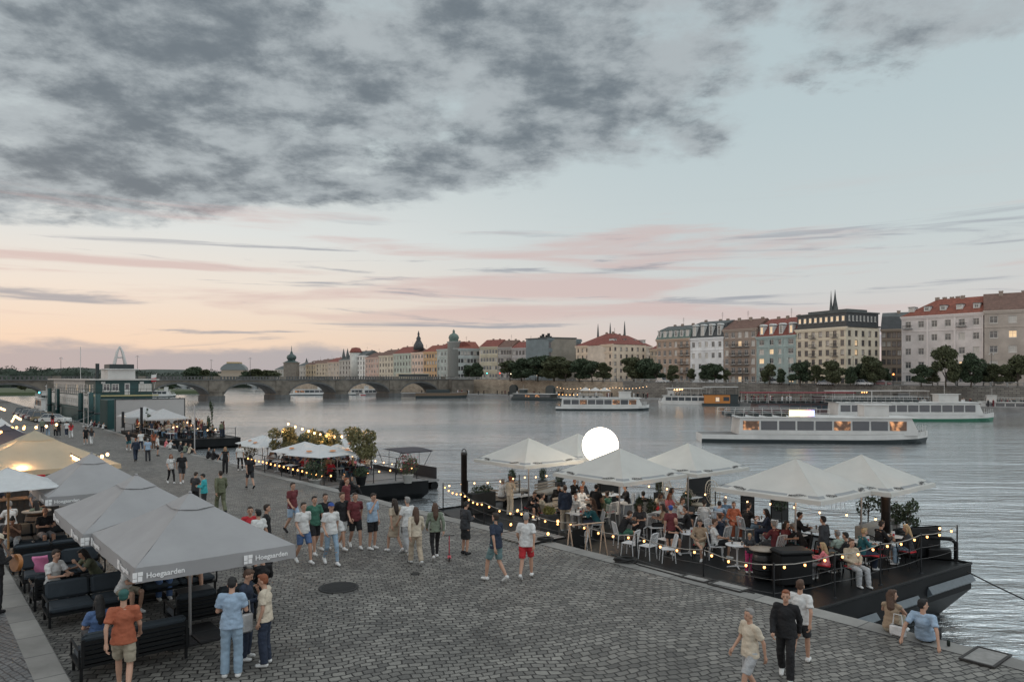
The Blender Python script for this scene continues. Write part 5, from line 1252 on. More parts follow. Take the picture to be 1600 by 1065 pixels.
sofa(3.38, -15.6, AWAY, 1.9, 'dark sofa nearest the viewer, back turned, beside the granite kerb')
sofa(3.38, -19.3, TOW, 1.9, 'sofa with blue-grey cushions beside the kerb, facing the nearest sofa')
sofa(5.35, -17.1, AWAY, 1.8, 'dark-backed sofa under the nearest grey parasol, behind its pole')
sofa(5.35, -19.9, TOW, 1.8, 'cushioned sofa under the nearest parasol facing its pole')
sofa(3.3, -22.9, TOW, 1.9, 'sofa with the pink towel over its backrest')
sofa(2.85, -20.95, AWAY-R(0), 1.0, 'single-seat sofa behind the person in white at the kerb')
sofa(3.3, -25.4, AWAY, 1.9, 'dark sofa back in front of the bald guest in black')
sofa(3.3, -28.6, TOW, 1.9, 'sofa where the bald guest in black sits')
sofa(6.0, -22.6, AWAY, 1.8, 'sofa under the second grey parasol')
sofa(6.0, -25.2, TOW, 1.8, 'farther sofa under the second grey parasol')
# towel
mb = MB(); n = 8; vs = []
for i in range(n+1):
    for j in range(5): 
        x = (j/4-.5)*(.34-.16*max(0, i/n-.3)); vs.append((x+.02*math.sin(i*1.3), .02+.05*math.sin(i*.9+j)+(.0 if i else -.12), .90-.055*i if i else .86))
mb.add(vs, [(i*5+j, i*5+j+1, (i+1)*5+j+1, (i+1)*5+j) for i in range(n) for j in range(4)], 0, None, True)
P = pq(2.75, -22.9, 0)+Vector((CA*0-SA*0, 0, .02)); S = pq(2.75, -22.55, .0); o = mb.build('towel', mat('pink_towel', (.62, .20, .36), .9), None, S, TOW); tag(o, 'pink towel hanging over the sofa back', 'towel')
# low tables with drinks
def low_table(p, q, label, w=.8, l=.55, h=.42, m=None):
    t = thing('low_table', label, 'table', pq(p, q, zg(p, q)+.004), AWAY); mb = MB(); mb.rbox(-w/2, w/2, -l/2, l/2, h-.035, h, .008); mb.build('tabletop', m or M_BLKP, t)
    for sx in (-1, 1):
        for sy in (-1, 1): mb = MB(); mb.box(sx*(w/2-.05)-.02, sx*(w/2-.05)+.02, sy*(l/2-.05)-.02, sy*(l/2-.05)+.02, 0, h-.035); mb.build('leg', M_BLK, t)
    return t
M_GLS = mat('glass', (.75, .78, .78), .08, var=0, trans=.9, spec=.5)
M_BEER = mat('amber_drink', (.55, .25, .05), .2, var=0)
_g = MB(); _g.lathe([(.028, 0), (.036, .14), (.032, .14), (.025, .01)], 10); GLASSM = _g.mesh('glass', M_GLS)
_g = MB(); _g.lathe([(.024, .012), (.030, .10)], 10); DRINKM = _g.mesh('drink', M_BEER)
def drink(P, label, group='drinking glasses on tables'):
    t = link('drinking_glass', GLASSM, None, P); link('drink', DRINKM, t); return tag(t, label, 'glass', group)
low_table(3.4, -17.5, 'low black table between the two sofas at the kerb'); low_table(5.4, -18.5, 'low black table under the nearest parasol'); low_table(3.3, -27, 'low black table before the bald guest')
for i, (p, q) in enumerate(((3.2, -17.45), (3.6, -17.6), (5.3, -18.45), (3.1, -27), (3.5, -26.9))): drink(pq(p, q, .425+zg(p, q)), 'glass of amber drink on a low black terrace table', 'glasses on the low terrace tables')
# --- people of the left terrace (seated: head pixel -> place)
def seat(u, v, Hd=None, floor=0.0, hh=1.30):
    H = CAMZ-(floor+hh); Y = H*F/(v-590); return Vector(((u-800)/F*Y, Y, floor))
def sp(u, v, hd, pose, top, bot, hair, label, floor=0.0, h=1.72, **k):
    P = seat(u, v, None, floor, 1.34*h/1.75); return person(P, hd, pose, top, bot, hair, label, h, **k)
LG = None
def spl(p, q, *a, **k):
    P = pq(p, q, zg(p, q)); return person(P, *a, **k)
spl(2.9, -16.0, AWAY, 'sit_back', ('tee', 'blue'), ('trousers', 'dgrey'), ('long', 'black'), 'guest in blue with dark hair sitting with back turned on the nearest sofa')
spl(4.0, -19.15, TOW+.5, 'sit_lean', ('tee', 'white'), ('shorts', 'khaki'), ('short', 'blond'), 'guest in white T-shirt with fair hair bent over the table')
spl(2.75, -20.5, TOW+.6, 'sit', ('tee', 'white'), ('trousers', 'dgrey'), ('short', 'dark'), 'guest in white T-shirt sitting beside the kerb looking down at hands', 1.85)
spl(3.75, -21.0, TOW-1.4, 'sit_lean', ('tee', 'olive'), ('trousers', 'dgrey'), ('long', 'black'), 'guest in olive top with long black hair leaning forward', fem=True)
spl(4.3, -19.95, AWAY-.3, 'sit', ('jacket', 'dgrey'), ('trousers', 'black'), ('long', 'brown'), 'guest with long brown hair in a dark jacket, back turned', 1.7, fem=True)
spl(6.55, -17.3, AWAY+.2, 'sit_back', ('long', 'black'), ('trousers', 'black'), ('short', 'black'), 'guest in black with black hair at the right end of the parasol sofa', 1.78)
spl(5.0, -20.0, TOW, 'drink', ('tank', 'tan'), ('trousers', 'blue'), ('long', 'blond'), 'guest drinking under the nearest parasol on the facing sofa', 1.7, fem=True)
spl(5.7, -19.95, TOW, 'sit_back', ('tee', 'beige'), ('shorts', 'khaki'), ('short', 'brown'), 'guest in beige top on the facing sofa under the nearest parasol')
spl(3.55, -28.3, TOW+.2, 'sit', ('tee', 'black'), ('shorts', 'grey'), ('bald', ''), 'bald guest in black T-shirt leaning on a terrace table', 1.85, skin=1)
spl(2.75, -28.3, TOW-.3, 'sit_lean', ('tee', 'brown'), ('trousers', 'lgrey'), ('bun', 'black'), 'guest in brown top with dark bun left of the bald guest', 1.72, fem=True, skin=1)
spl(2.9, -31.0, AWAY+.4, 'sit', ('tee', 'white'), ('trousers', 'grey'), ('short', 'grey'), 'grey-haired guest in white behind the bald guest', 1.8)
spl(3.7, -31.2, AWAY+.4, 'sit', ('tee', 'sage'), ('trousers', 'grey'), ('long', 'black'), 'dark-haired guest in grey-green behind the bald guest', 1.7, fem=True)
spl(5.6, -25.0, TOW, 'sit', ('tee', 'grey'), ('trousers', 'black'), ('short', 'brown'), 'guest in grey T-shirt under the second parasol, left of two')
spl(6.4, -25.0, TOW, 'sit_back', ('tee', 'maroon'), ('trousers', 'black'), ('long', 'brown'), 'guest in maroon under the second parasol, right of two', fem=True)
# musician in the pale sombrero at the left edge
person(pq(1.62, -20.4, .15), AWAY-1.2, 'phone', ('jacket', 'black'), ('trousers', 'black'), ('hat', 'straw'), 'musician in black with a wide pale hat playing guitar at the left edge', 1.80, shoes='black')
def guitar():
    t = thing('guitar', 'brown acoustic guitar held by the musician in the pale hat', 'guitar', pq(2.02, -20.52, 1.22), AWAY-1.2); T = Matrix.Rotation(R(75), 4, 'Y')
    mb = MB(); pts = []
    for i in range(28):
        a = 2*math.pi*i/28; r = .19+.03*math.cos(2*a)-.02*math.sin(a); pts.append((r*math.cos(a)*.85, r*math.sin(a)*1.25))
    M = Matrix.Rotation(R(80), 4, 'X') @ Matrix.Rotation(R(60), 4, 'Z'); mb.prism(pts, -.045, .045, 0, M); mb.build('body', mat('guitar_wood', (.35, .15, .05), .35, var=.2), t)
    mb = MB(); mb.box(-.025, .025, .2, .72, .03, .055, 0, M); mb.build('neck', mat('dark_wood', (.06, .03, .02), .4), t)
guitar()
# terrace clutter under the farther parasols: barrel table, stools, planters, bar counter
M_OAK = mat('barrel_oak', (.14, .09, .06), .7, var=.3, scale=6)
def barrel(P, label, m=M_OAK, s=1.0, group=None):
    t = thing('barrel_table', label, 'barrel', P, 0, group); mb = MB(); mb.lathe([(.24*s, 0), (.29*s, .25), (.31*s, .45), (.29*s, .68), (.25*s, .9)], 18); mb.build('barrel', m, t)
    for z in (.12, .34, .60, .80): mb = MB(); r = .245*s+(.065*s)*math.sin(math.pi*z/.9)+.012; mb.lathe([(r, z-.025), (r, z+.025)], 18); mb.build('hoop', M_BLK, t)
    mb = MB(); mb.lathe([(.38*s, .9), (.38*s, .935)], 20); mb.build('tabletop', mat('worn_wood_top', (.28, .24, .20), .7, var=.2), t); return t
P = at(57, 838); barrel((P.x, P.y, P.z+.004), 'wooden barrel table left of the second grey parasol', s=1.2)
M_TERR = mat('black_planter', (.03, .032, .033), .6, var=.2)
def planter_box(P, rz, l, w, h, label, leaf=M_LEAF, ph=.35, n=260, group=None, m=M_TERR):
    t = thing('planter', label, 'planter', P, rz, group); mb = MB(); mb.rbox(-l/2, l/2, -w/2, w/2, 0, h, .015); mb.build('box', m, t)
    rr = random.Random(int(l*100)+n); mb = MB(); foliage(mb, 0, 0, h+ph*.45, l*.5, w*.5, ph*.6, n, .055, rr)
    for _ in range(26): x, y = rr.uniform(-l*.4, l*.4), rr.uniform(-w*.3, w*.3); mb.tube([(x, y, h), (x*1.15, y*1.3, h+ph*rr.uniform(.7, 1.3))], .006, 3)
    mb.build('plant', leaf, t); return t
M_BENCH = mat('dark_bench_wood', (.045, .04, .038), .7, var=.2)
for i, (p, q, lb_) in enumerate(((3.4, -34.5, 'long dark bar counter beside the small white parasol'), (6.9, -34.0, 'dark counter under the third grey parasol'), (4.2, -40.5, 'dark counter below the cream tent'))):
    t = thing('bar_counter', lb_, 'counter', pq(p, q, zg(p, q)), AWAY); mb = MB(); mb.box(-1.4, 1.4, -.3, .3, 0, 1.02)
    for k in range(12): mb.box(-1.4+k*.235, -1.4+k*.235+.2, -.325, -.303, .06, .98)
    mb.build('front', M_BENCH, t); mb = MB(); mb.rbox(-1.5, 1.5, -.38, .38, 1.02, 1.07, .012); mb.build('countertop', M_OAK, t)
cr = random.Random(21)
tops = ['black', 'white', 'red', 'maroon', 'grey', 'navy', 'rust', 'olive', 'beige', 'brown']
posn = {0: 'leftmost', 1: 'second'}
for i in range(16):
    p = cr.uniform(3.0, 8.2); q = -33-i*1.35-cr.uniform(0, .5); c_ = cr.choice(tops); hc = cr.choice(['dark', 'black', 'brown', 'blond'])
    seated = i % 3 != 0
    person(pq(p, q, zg(p, q)), TOW+cr.uniform(-1.5, 1.5), cr.choice(['sit', 'sit_back', 'drink', 'sit_lean']) if seated else 'stand', ('tee', c_), ('trousers', cr.choice(['black', 'dgrey', 'navy'])), (cr.choice(['short', 'long']), hc),
        'guest under the far parasols of the left terrace, %s' % 'mostly hidden in the dim crowd', cr.uniform(1.65, 1.85), shoes='black', group='crowd under the far parasols of the left terrace')
    if seated:
        t = thing('terrace_chair', 'dark chair in the crowd under the far parasols of the left terrace', 'chair', pq(p, q, zg(p, q)), 0, 'chairs under the far parasols'); mb = MB(); mb.box(-.22, .22, -.22, .22, .40, .44)
        mb.build('seat', M_BENCH, t); mb = MB(); mb.box(-.2, .2, -.02, .02, .02, .4); mb.box(-.02, .02, -.2, .2, .02, .4); mb.build('base', M_BLK, t)
# string lights over the left terrace
def wp(u, v, Y): return atY(u, v, Y)
def pole_light(P, h, label):
    t = thing('light_pole', label, 'pole', P, 0); mb = MB(); mb.tube([(0, 0, 0), (0, 0, h)], .035, 6); mb.lathe([(.16, 0), (.16, .03), (.05, .05)], 8); mb.build('post', M_IRON, t)
string_lights([wp(88, 690, 31), wp(128, 716, 28), wp(172, 703, 30)], 'warm bulbs sagging above the peak of the third grey parasol', .34, .05, white=True, scale=1.7)
string_lights([wp(-20, 668, 42), wp(48, 664, 44), wp(96, 658, 46)], 'string of bulbs beyond the cream tent on the left', .62, .05, white=True, scale=2.0)
string_lights([wp(-8, 672, 40), wp(20, 664, 47), wp(44, 662, 47)], 'reddish bulbs among the dark parasols at the left edge', .5, .03, scale=2.0)
string_lights([wp(-10, 716, 28), wp(20, 700, 29.6), wp(100, 694, 30)], 'bulbs strung across the cream tent', .9, .05, white=True, scale=1.7)
string_lights([wp(18, 656, 52), wp(23, 646, 53), wp(33, 652, 52)], 'small cluster of bulbs on a thin post at the far left', .3, .03, white=True, scale=2.0)
string_lights([wp(0, 634, 60), wp(8, 637, 62)], 'two bulbs high at the far left edge', .4, .02, white=True, scale=2.2)

def glow(P, e, label=None, c=(1, .55, .25)):
    l = bpy.data.lights.new('bulb_glow', 'POINT'); l.energy = e; l.color = c; l.shadow_soft_size = .12; o = bpy.data.objects.new('bulb_glow', l); col.objects.link(o); o.location = P
for (u_, v_, Y, e) in ((20, 700, 29.3, 30), (60, 664, 44.5, 40), (35, 722, 27.5, 60), (100, 697, 30.8, 25), (150, 708, 28.6, 30), (10, 668, 41, 30), (30, 800, 24, 10)): glow(atY(u_, v_, Y)-V(0, 0, .12), e)
# ================================================================= PONTOON BARS
DZ = -.60
M_DECK = mat('black_wet_deck', (.010, .011, .012), .42, var=.35, scale=1.2, bump=.004, bscale=14, spec=.18)
M_HULL = mat('black_hull', (.009, .010, .011), .5, var=.3, scale=.8, spec=.12)
M_RUB = mat('grey_rubbing_strake', (.12, .14, .155), .45, var=.15)
def deck_hull(name, label, p0, p1, q0, q1, z, zb, rake=1.6, deckm=None, pr=.6, cut=0):
    """q0: far end, q1: near end (bow, raked)."""
    t = thing(name, label, 'pontoon', pq(p0, q1, z), 0); O = pq(p0, q1, z)
    def P(p, q, zz): return pq(p, q, zz)-O
    mb = MB()
    top = [(p0+cut, q0), (p1, q0), (p1, q1+.9), (p0, q1), (p0, q0+6)]
    mid = [(p, q) for p, q in top]; bot = [(p0+cut+.05, q0+rake*.5), (p1-.1, q0+rake*.5), (p1-pr, q1+.9-rake*.9), (p0+.05, q1-rake), (p0+.05, q0+6)]
    n = 5; vs = [P(*a, z) for a in top]+[P(*a, z-.8) for a in mid]+[P(*a, zb) for a in bot]
    mb.add(vs, [(n+i, n+(i+1) % n, (i+1) % n, i) for i in range(n)]+[(2*n+i, 2*n+(i+1) % n, n+(i+1) % n, n+i) for i in range(n)])
    mb.build('hull', M_HULL, t)
    d = MB(); T = [P(*a, z+.006) for a in top]; d.add(T, [(0, 4, 3, 2, 1)]); 
    for i in range(n): a, b = T[i], T[(i+1) % n]; d.tube([a+V(0, 0, .02), b+V(0, 0, .02)], .045, 6)
    d.build('deck', deckm or M_DECK, t); return t, top
P0_, P1_, Q0_, Q1_ = 17.3, 27.0, -28.4, -9.9
pt1, top1 = deck_hull('pontoon_bar', 'large black pontoon bar crowded with seated guests along the near quay', P0_, P1_, Q0_, Q1_, DZ, WATER-.5, 1.3, cut=1.7, pr=.9)
O1 = pq(P0_, Q1_, DZ)
# rubbing strakes on the bow face, fenders
bowA = pq(P0_, Q1_, 0); bowB = pq(P1_, Q1_+.9, 0); bd_ = (bowB-bowA).normalized(); bn = V(bd_.y, -bd_.x, 0)
for i, (s0, s1, zt, zb_) in enumerate(((1.2, 4.0, DZ-.55, DZ-.72), (4.7, 6.3, DZ-.45, DZ-.62), (6.9, 9.7, DZ-.30, DZ-.50))):
    mb = MB(); a = bowA+bd_*s0-O1; b = bowA+bd_*s1-O1
    vs = [a+bn*.03+V(0, 0, zt), b+bn*.03+V(0, 0, zt), b+bn*.16+V(0, 0, zb_), a+bn*.16+V(0, 0, zb_), a-bn*.05+V(0, 0, zb_-.16), b-bn*.05+V(0, 0, zb_-.16)]
    mb.add(vs, [(3, 2, 1, 0), (4, 5, 2, 3), (0, 4, 3), (1, 2, 5)]); mb.build('rubbing_strake', M_RUB, pt1)
# railing posts + ropes (child of the pontoon), light strings separate
near = [pq(P0_+1.9, -28.2, DZ), pq(P0_+1.15, -25.6, DZ)]+[pq(P0_+.3, q, DZ) for q in (-23.0, -20.4, -17.8, -15.2, -12.7, -10.5)]
bow = [pq(P0_+.3+i*(P1_-P0_-.5)/4, Q1_-.35+.9*i/4, DZ) for i in range(1, 5)]
rear = [pq(P1_-.25, q, DZ) for q in (-12.5, -15.6, -18.7, -21.8, -25, -28.2)]; back = [pq(P0_+3.3, -28.2, DZ), pq(P0_+6.5, -28.2, DZ)]
def posts(par, O, pts, h=1.25, r=.026, m=M_IRON):
    for P in pts:
        mb = MB(); P = P-O; mb.tube([P, P+V(0, 0, h)], r, 6); mb.lathe([(.07, 0), (.07, .02), (.03, .03)], 8, 0, Matrix.Translation(P)); mb.build('railing_post', m, par)
posts(pt1, O1, near+bow+rear+back)
def ropes(par, O, pts, hs, r=.012, m=M_ROPE, sag=.05):
    mb = MB()
    for h in hs:
        for a, b in zip(pts, pts[1:]):
            a = a-O+V(0, 0, h); b = b-O+V(0, 0, h); mb.tube([a.lerp(b, i/6)-V(0, 0, sag*4*(i/6)*(1-i/6)) for i in range(7)], r, 4)
    mb.build('guard_rope', m, par)
ropes(pt1, O1, near+bow, (.45, .8), .007, mat('dark_rope', (.10, .10, .10), .8)); ropes(pt1, O1, [near[0]]+back+list(reversed(rear))+[bow[-1]], (.5, 1.0), .008, mat('dark_rope', (.1, .1, .1), .8))
up = V(0, 0, 1.2)
string_lights([p+up for p in near], 'festoon of warm bulbs along the quay side of the near pontoon', .52, .16, wire=M_ROPE, wr=.014, scale=.9)
string_lights([near[-1]+up]+[p+up for p in bow], 'festoon of warm bulbs across the bow of the near pontoon', .62, .10, wire=M_ROPE, wr=.014, scale=.9)
string_lights([p+up for p in reversed(rear)]+[bow[-1]+up], 'festoon of bulbs along the river side of the near pontoon', .8, .12, white=True, scale=1.0)
string_lights([near[0]+up, back[0]+up, back[1]+up, rear[-1]+up], 'festoon of bulbs around the far end of the near pontoon', .7, .10, white=True, scale=1.0)
# mooring piles, globe
def pile(P, h, r, label, base=-4):
    t = thing('mooring_pile', label, 'mooring pile', P); mb = MB(); mb.lathe([(r, base), (r, h-.12), (r*1.06, h-.12), (r*1.06, h), (r*.9, h+.02)], 16); mb.build('tube', mat('rusty_pile', (.03, .026, .024), .6, var=.4, scale=3), t)
    mb = MB(); n = 10; mb.tube([(r*.7*math.cos(math.pi*i/n), 0, h+.02+r*1.1*math.sin(math.pi*i/n)) for i in range(n+1)], .02, 5); mb.build('lifting_eye', M_IRON, t)
pile(V(-2.15, 33.0, DZ), 2.75, .135, 'tall rusty mooring pile at the far end of the near pontoon')
pile(V(13.0, 25.6, DZ), 2.0, .15, 'dark mooring pile behind the little trees at the bow of the near pontoon')
gP = V(3.72, 31, DZ); t = thing('globe_lamp', 'big glowing white globe lamp rising between the white parasols', 'lamp', gP)
mb = MB(); mb.tube([(0, 0, 0), (0, 0, 2.52)], .035, 8); mb.lathe([(.25, 0), (.25, .05), (.05, .08)], 12); mb.build('pole', M_BLK, t)
mb = MB(); mb.ell((0, 0, 3.25), (.76, .76, .76), 40, 24); mb.build('globe', mat('globe_light', (.9, .9, .88), emit=(1, .84, .64), es=7, var=0), t)
# white parasols
GW = 'white printed parasols of the near pontoon'
for (u_, v_, H_, hx, lb_, k) in ((826, 684, 2.7, 1.75, 'leftmost white parasol of the near pontoon, left of the globe lamp', 1), (903, 677, 2.7, 1.75, 'white parasol mostly hidden behind the globe lamp', 1), (968, 700, 2.7, 1.8, 'white parasol right in front of the globe lamp', 1),
        (1075, 692, 2.7, 1.75, 'white parasol between the globe lamp and the bow pair, riverside', 1), (1243, 717, 2.7, 1.85, 'white parasol nearest the viewer, above the black cabinet', 1), (1346, 710, 2.7, 1.75, 'rightmost white parasol at the bow of the near pontoon', 1)):
    Y = H_*F/(v_-590); X = (u_-800)/F*Y
    parasol((X, Y, DZ+.01), math.atan2(SA, CA), hx, hx, 2.42, CAMZ-H_-DZ, M_OFFW, lb_, val=.13, band=M_BAND, word=(WORD_M, .1, (.2, .8), (0, 3)), cap=False, group=GW, base=True)
# chairs and tables
M_WCH = mat('white_plastic', (.58, .59, .60), .4, var=.04); M_SEATR = mat('red_cushion', (.42, .02, .03), .85, var=.1)
def make_chair(m, cushion):
    t = link('chair', None)
    for sx in (-1, 1):
        for sy, ln in ((1, 0), (-1, 1)):
            mb = MB(); mb.tube([(sx*.215, sy*.23, 0), (sx*.19, sy*.19, .43)], [.014, .02], 6); mb.build('leg', m, t)
    mb = MB(); mb.rbox(-.225, .225, -.22, .22, .43, .465, .015); mb.build('seat', m, t)
    mb = MB(); zs_ = [.50+.045*i for i in range(9)]
    def f(x, z): y = -.20-.10*(z-.46)/.42; return V(x, y-.02*(1-(x/.22)**2), z)
    for z in zs_:
        pts = [f(-.2+.04*i, z+(.013 if i % 2 else -.013)) for i in range(11)]; mb.tube(pts, .011, 4, smooth=False)
    for s in (-1, 1): mb.tube([f(s*.205, .45), f(s*.215, .66), f(s*.20, .88)], .018, 6)
    mb.tube([f(-.2, .88), f(-.1, .905), f(.1, .905), f(.2, .88)], .018, 6); mb.build('backrest', m, t)
    if cushion: mb = MB(); mb.rbox(-.20, .20, -.19, .20, .467, .505, .018); mb.build('cushion', M_SEATR, t)
    return t
CH = {}
def chair(P, hd, kind, label, group=None):
    if kind not in CH: t = CH[kind] = make_chair(M_WCH if kind[0] == 'w' else M_BLKP, kind[1] == 'r')
    else: t = copy_tree(CH[kind])
    t.location = P; t.rotation_euler = (0, 0, hd); return tag(t, label, 'chair', group)
def make_table(m, round_, w):
    t = link('cafe_table', None); mb = MB()
    if round_: mb.lathe([(w/2, .72), (w/2, .745), (w/2-.01, .75)], 22)
    else: mb.rbox(-w/2, w/2, -w/2, w/2, .72, .75, .01)
    mb.build('tabletop', m, t); mb = MB(); mb.tube([(0, 0, .03), (0, 0, .72)], .03, 8)
    mb.build('pedestal', m, t); mb = MB()
    for k in range(4): a = math.pi/4+k*math.pi/2; mb.tube([(0, 0, .05), (.33*math.cos(a), .33*math.sin(a), .02)], [.03, .018], 6)
    mb.build('foot', m, t); return t
TB = {}
def table(u_, v_, label, kind='s', w=.8, m=None, rz=None, dz=DZ):
    H = CAMZ-dz-.75; Y = H*F/(v_-590); P = V((u_-800)/F*Y, Y, dz+.01); k = (kind, w)
    if k in TB: t = copy_tree(TB[k])
    else: t = TB[k] = make_table(m or M_WCH, kind == 'r', w)
    t.location = P; t.rotation_euler = (0, 0, AWAY if rz is None else rz); tag(t, label, 'table', 'white cafe tables of the near pontoon'); return P
TBS = [table(905, 801, 'white square table in front of the guest in the teal jumper'), table(938, 806, 'white table beside the blond guest', 's') if False else None,
 table(997, 806, 'white table at the right hand of the guest in green shorts'), table(955, 772, 'pale table behind the dark-bunned guest'), table(1078, 832, 'round white table between the bald guest and the tan jacket', 'r', .7),
 table(1152, 850, 'round white table beside the crossed leg of the guest in white', 'r', .75), table(1128, 792, 'white table behind the leaning blue-shirted guest'), table(1190, 812, 'white table between the black T-shirt and the long dark hair'),
 table(1236, 835, 'white table in front of the striped jumper'), table(1268, 826, 'white table beside the white-haired guest in black'), table(1352, 846, 'white table with a red drink menu holder near the bow', 's', .75), table(1392, 838, 'white table in front of the guest in black near the bow'), table(1078, 776, 'white table by the round wicker chairs'), table(1040, 800, 'white table behind the blue cap'), table(815, 773, 'pale table in front of the bearded guest in black')]
TBS = [x for x in TBS if x]
for i, T_ in enumerate(TBS):
    for k in range(2): drink(T_+V(.16*math.cos(i*2.3+k*2.6), .16*math.sin(i*2.3+k*2.6), .745), 'glass of amber drink on a white pontoon table', 'glasses on the pontoon tables')
def menu(P, label):
    mb = MB(); mb.box(-.055, .055, -.02, .02, 0, .19); mb.box(-.04, .04, -.023, -.0205, .03, .11, 1); tag(mb.build('menu_card', [M_WCH, M_SEATR], None, P, .2), label, 'menu card', 'menu cards on pontoon tables')
for i in (0, 1, 3, 9, 10): menu(TBS[i]+V(.05, -.05, .746), 'white upright menu card with a red picture on a pontoon table')
NP1 = []
def g1(u_, v_, pose, top, bot, hair, desc, look=None, ch='w', h=1.72, stand=False, **k):
    if stand: Y = (CAMZ-DZ-h)*F/(v_-590); P = V((u_-800)/F*Y, Y, DZ+.01)
    else: Y = (CAMZ-DZ-1.34*h/1.75)*F/(v_-590); P = V((u_-800)/F*Y, Y, DZ+.01)
    if look is None:
        c = min(TBS, key=lambda T_: (T_-P).length); hd = facing(P, c)
    elif isinstance(look, tuple): hd = facing(P, look)
    else: hd = look
    if not stand:
        for T_ in TBS:   # keep knees at the table, not inside the top
            d = (P-T_); d.z = 0
            if d.length < .62: P = T_+d.normalized()*.62 if d.length > .01 else T_+V(.62, 0, 0); P.z = DZ+.01
    person(P, hd, pose, top, bot, hair, desc, h, **k)
    if not stand and ch: chair(P+Matrix.Rotation(hd, 3, 'Z') @ V(0, -.0, 0), hd, ch+'r' if ch == 'b' else ch+('r' if len(NP1) % 5 == 2 else 'n'), ('white' if ch == 'w' else 'black')+' patterned chair under the '+' '.join(desc.split()[:11]), None)
    NP1.append(P)
T_, L_, S_, J_ = 'tee', 'long', 'short', 'jacket'
g1(783, 748, 'sit', (T_, 'white'), ('trousers', 'grey'), (S_, 'grey'), 'grey-haired guest in white at the far end of the pontoon', RIVER, None)
g1(797, 744, 'face', (L_, 'cream'), ('trousers', 'cream'), ('bun', 'red'), 'person in cream taking a photo over the river', RIVER, stand=True, fem=True)
g1(828, 763, 'sit_lean', (T_, 'black'), ('shorts', 'black'), (S_, 'dark'), 'bearded guest in black T-shirt and shorts', TOW, 'b')
g1(850, 770, 'sit_back', (T_, 'khaki'), ('shorts', 'beige'), (S_, 'dark'), 'guest in beige T-shirt leaning back', TOW+1.2, 'b')
g1(866, 752, 'sit_lean', (L_, 'black'), ('trousers', 'black'), (S_, 'black'), 'guest in black slumped over a sofa back', TOW, None)
g1(883, 758, 'stand', (J_, 'navy'), ('trousers', 'beige'), (S_, 'brown'), 'person standing in navy jacket left of the white shirt', AWAY-.6, stand=True, h=1.82)
g1(899, 771, 'drink', (L_, 'white'), ('trousers', 'lgrey'), (S_, 'brown'), 'guest in white shirt drinking from a red cup', None)
g1(907, 760, 'sit', (L_, 'white'), ('trousers', 'white'), ('bun', 'red'), 'guest in white jacket with a red bun', TOW)
g1(931, 756, 'phone', (T_, 'black'), ('trousers', 'black'), (S_, 'black'), 'waiter in black working at the counter', AWAY-1.2, stand=True, h=1.8)
g1(922, 779, 'sit', (L_, 'brown'), ('trousers', 'dgrey'), ('long', 'brown'), 'guest in brown jumper behind the teal one', None, fem=True)
g1(932, 783, 'sit_lean', (L_, 'teal'), ('trousers', 'navy'), (S_, 'black'), 'guest in teal jumper with back turned', AWAY+.9)
g1(942, 774, 'sit', (T_, 'olive'), ('trousers', 'dgrey'), ('long', 'blond'), 'guest with long blond hair beside the green-clad guest', None, fem=True)
g1(951, 768, 'sit', (T_, 'green'), ('trousers', 'dgrey'), ('bun', 'dark'), 'guest in dark green with a dark bun', AWAY, fem=True)
g1(971, 794, 'sit_lean', (T_, 'black'), ('shorts', 'green'), (S_, 'dark'), 'guest in black T-shirt and green shorts', -R(75), 'w', 1.8)
g1(1006, 768, 'sit', (L_, 'black'), ('trousers', 'black'), (S_, 'black'), 'guest in black with back turned by the tall planter', AWAY-.6)
g1(1024, 765, 'sit_lean', (T_, 'cream'), ('skirt', 'red'), ('long', 'dark'), 'guest with long wavy hair and hand to face', TOW, fem=True)
g1(980, 757, 'sit', (L_, 'black'), ('trousers', 'white'), (S_, 'dark'), 'guest in black with white trousers at the counter', AWAY+1.0)
g1(1052, 762, 'sit_back', (T_, 'white'), ('trousers', 'white'), ('long', 'black'), 'guest in white with long black hair in the left wicker chair', TOW+.3, None, fem=True)
g1(1044, 770, 'sit', (T_, 'pink'), ('shorts', 'black'), ('long', 'red'), 'guest with pink top left of the wicker chair', TOW, fem=True)
g1(1061, 777, 'sit', (T_, 'white'), ('shorts', 'grey'), (S_, 'brown'), 'stocky guest in white T-shirt with dark print', TOW+.2, 'w', 1.82)
g1(1039, 787, 'sit', (T_, 'tan'), ('trousers', 'black'), ('long', 'dark'), 'guest in tan behind the blue cap', AWAY+.8, fem=True)
g1(1048, 789, 'stand', (T_, 'maroon'), ('skirt', 'black'), ('cap', 'blue'), 'waitress in blue cap and black skirt', AWAY-.5, stand=True, h=1.70, fem=True, shoes='black')
g1(1060, 802, 'sit_lean', (T_, 'black'), ('shorts', 'dgrey'), ('bald', ''), 'bald guest in black T-shirt with arms folded', TOW-.6, 'w', 1.8)
g1(1092, 811, 'sit_cross', (J_, 'tan'), ('shorts', 'khaki'), ('tail', 'dark'), 'guest in tan jacket with ponytail and white trainers', TOW-1.1, 'b', fem=True)
g1(1116, 795, 'sit_lean', (L_, 'grey'), ('trousers', 'grey'), ('long', 'red'), 'guest in grey with auburn hair', TOW, fem=True)
g1(1118, 810, 'sit_cross', (T_, 'white'), ('shorts', 'black'), (S_, 'brown'), 'young guest in white T-shirt with crossed legs', -R(70)-R(30), 'w', 1.78)
g1(1127, 802, 'sit', (T_, 'navy'), ('trousers', 'navy'), (S_, 'brown'), 'guest in navy with back turned behind the young one', AWAY)
g1(1122, 781, 'sit_lean', (L_, 'lblue'), ('trousers', 'denim'), (S_, 'black'), 'guest in light blue shirt bending over', TOW+2.0)
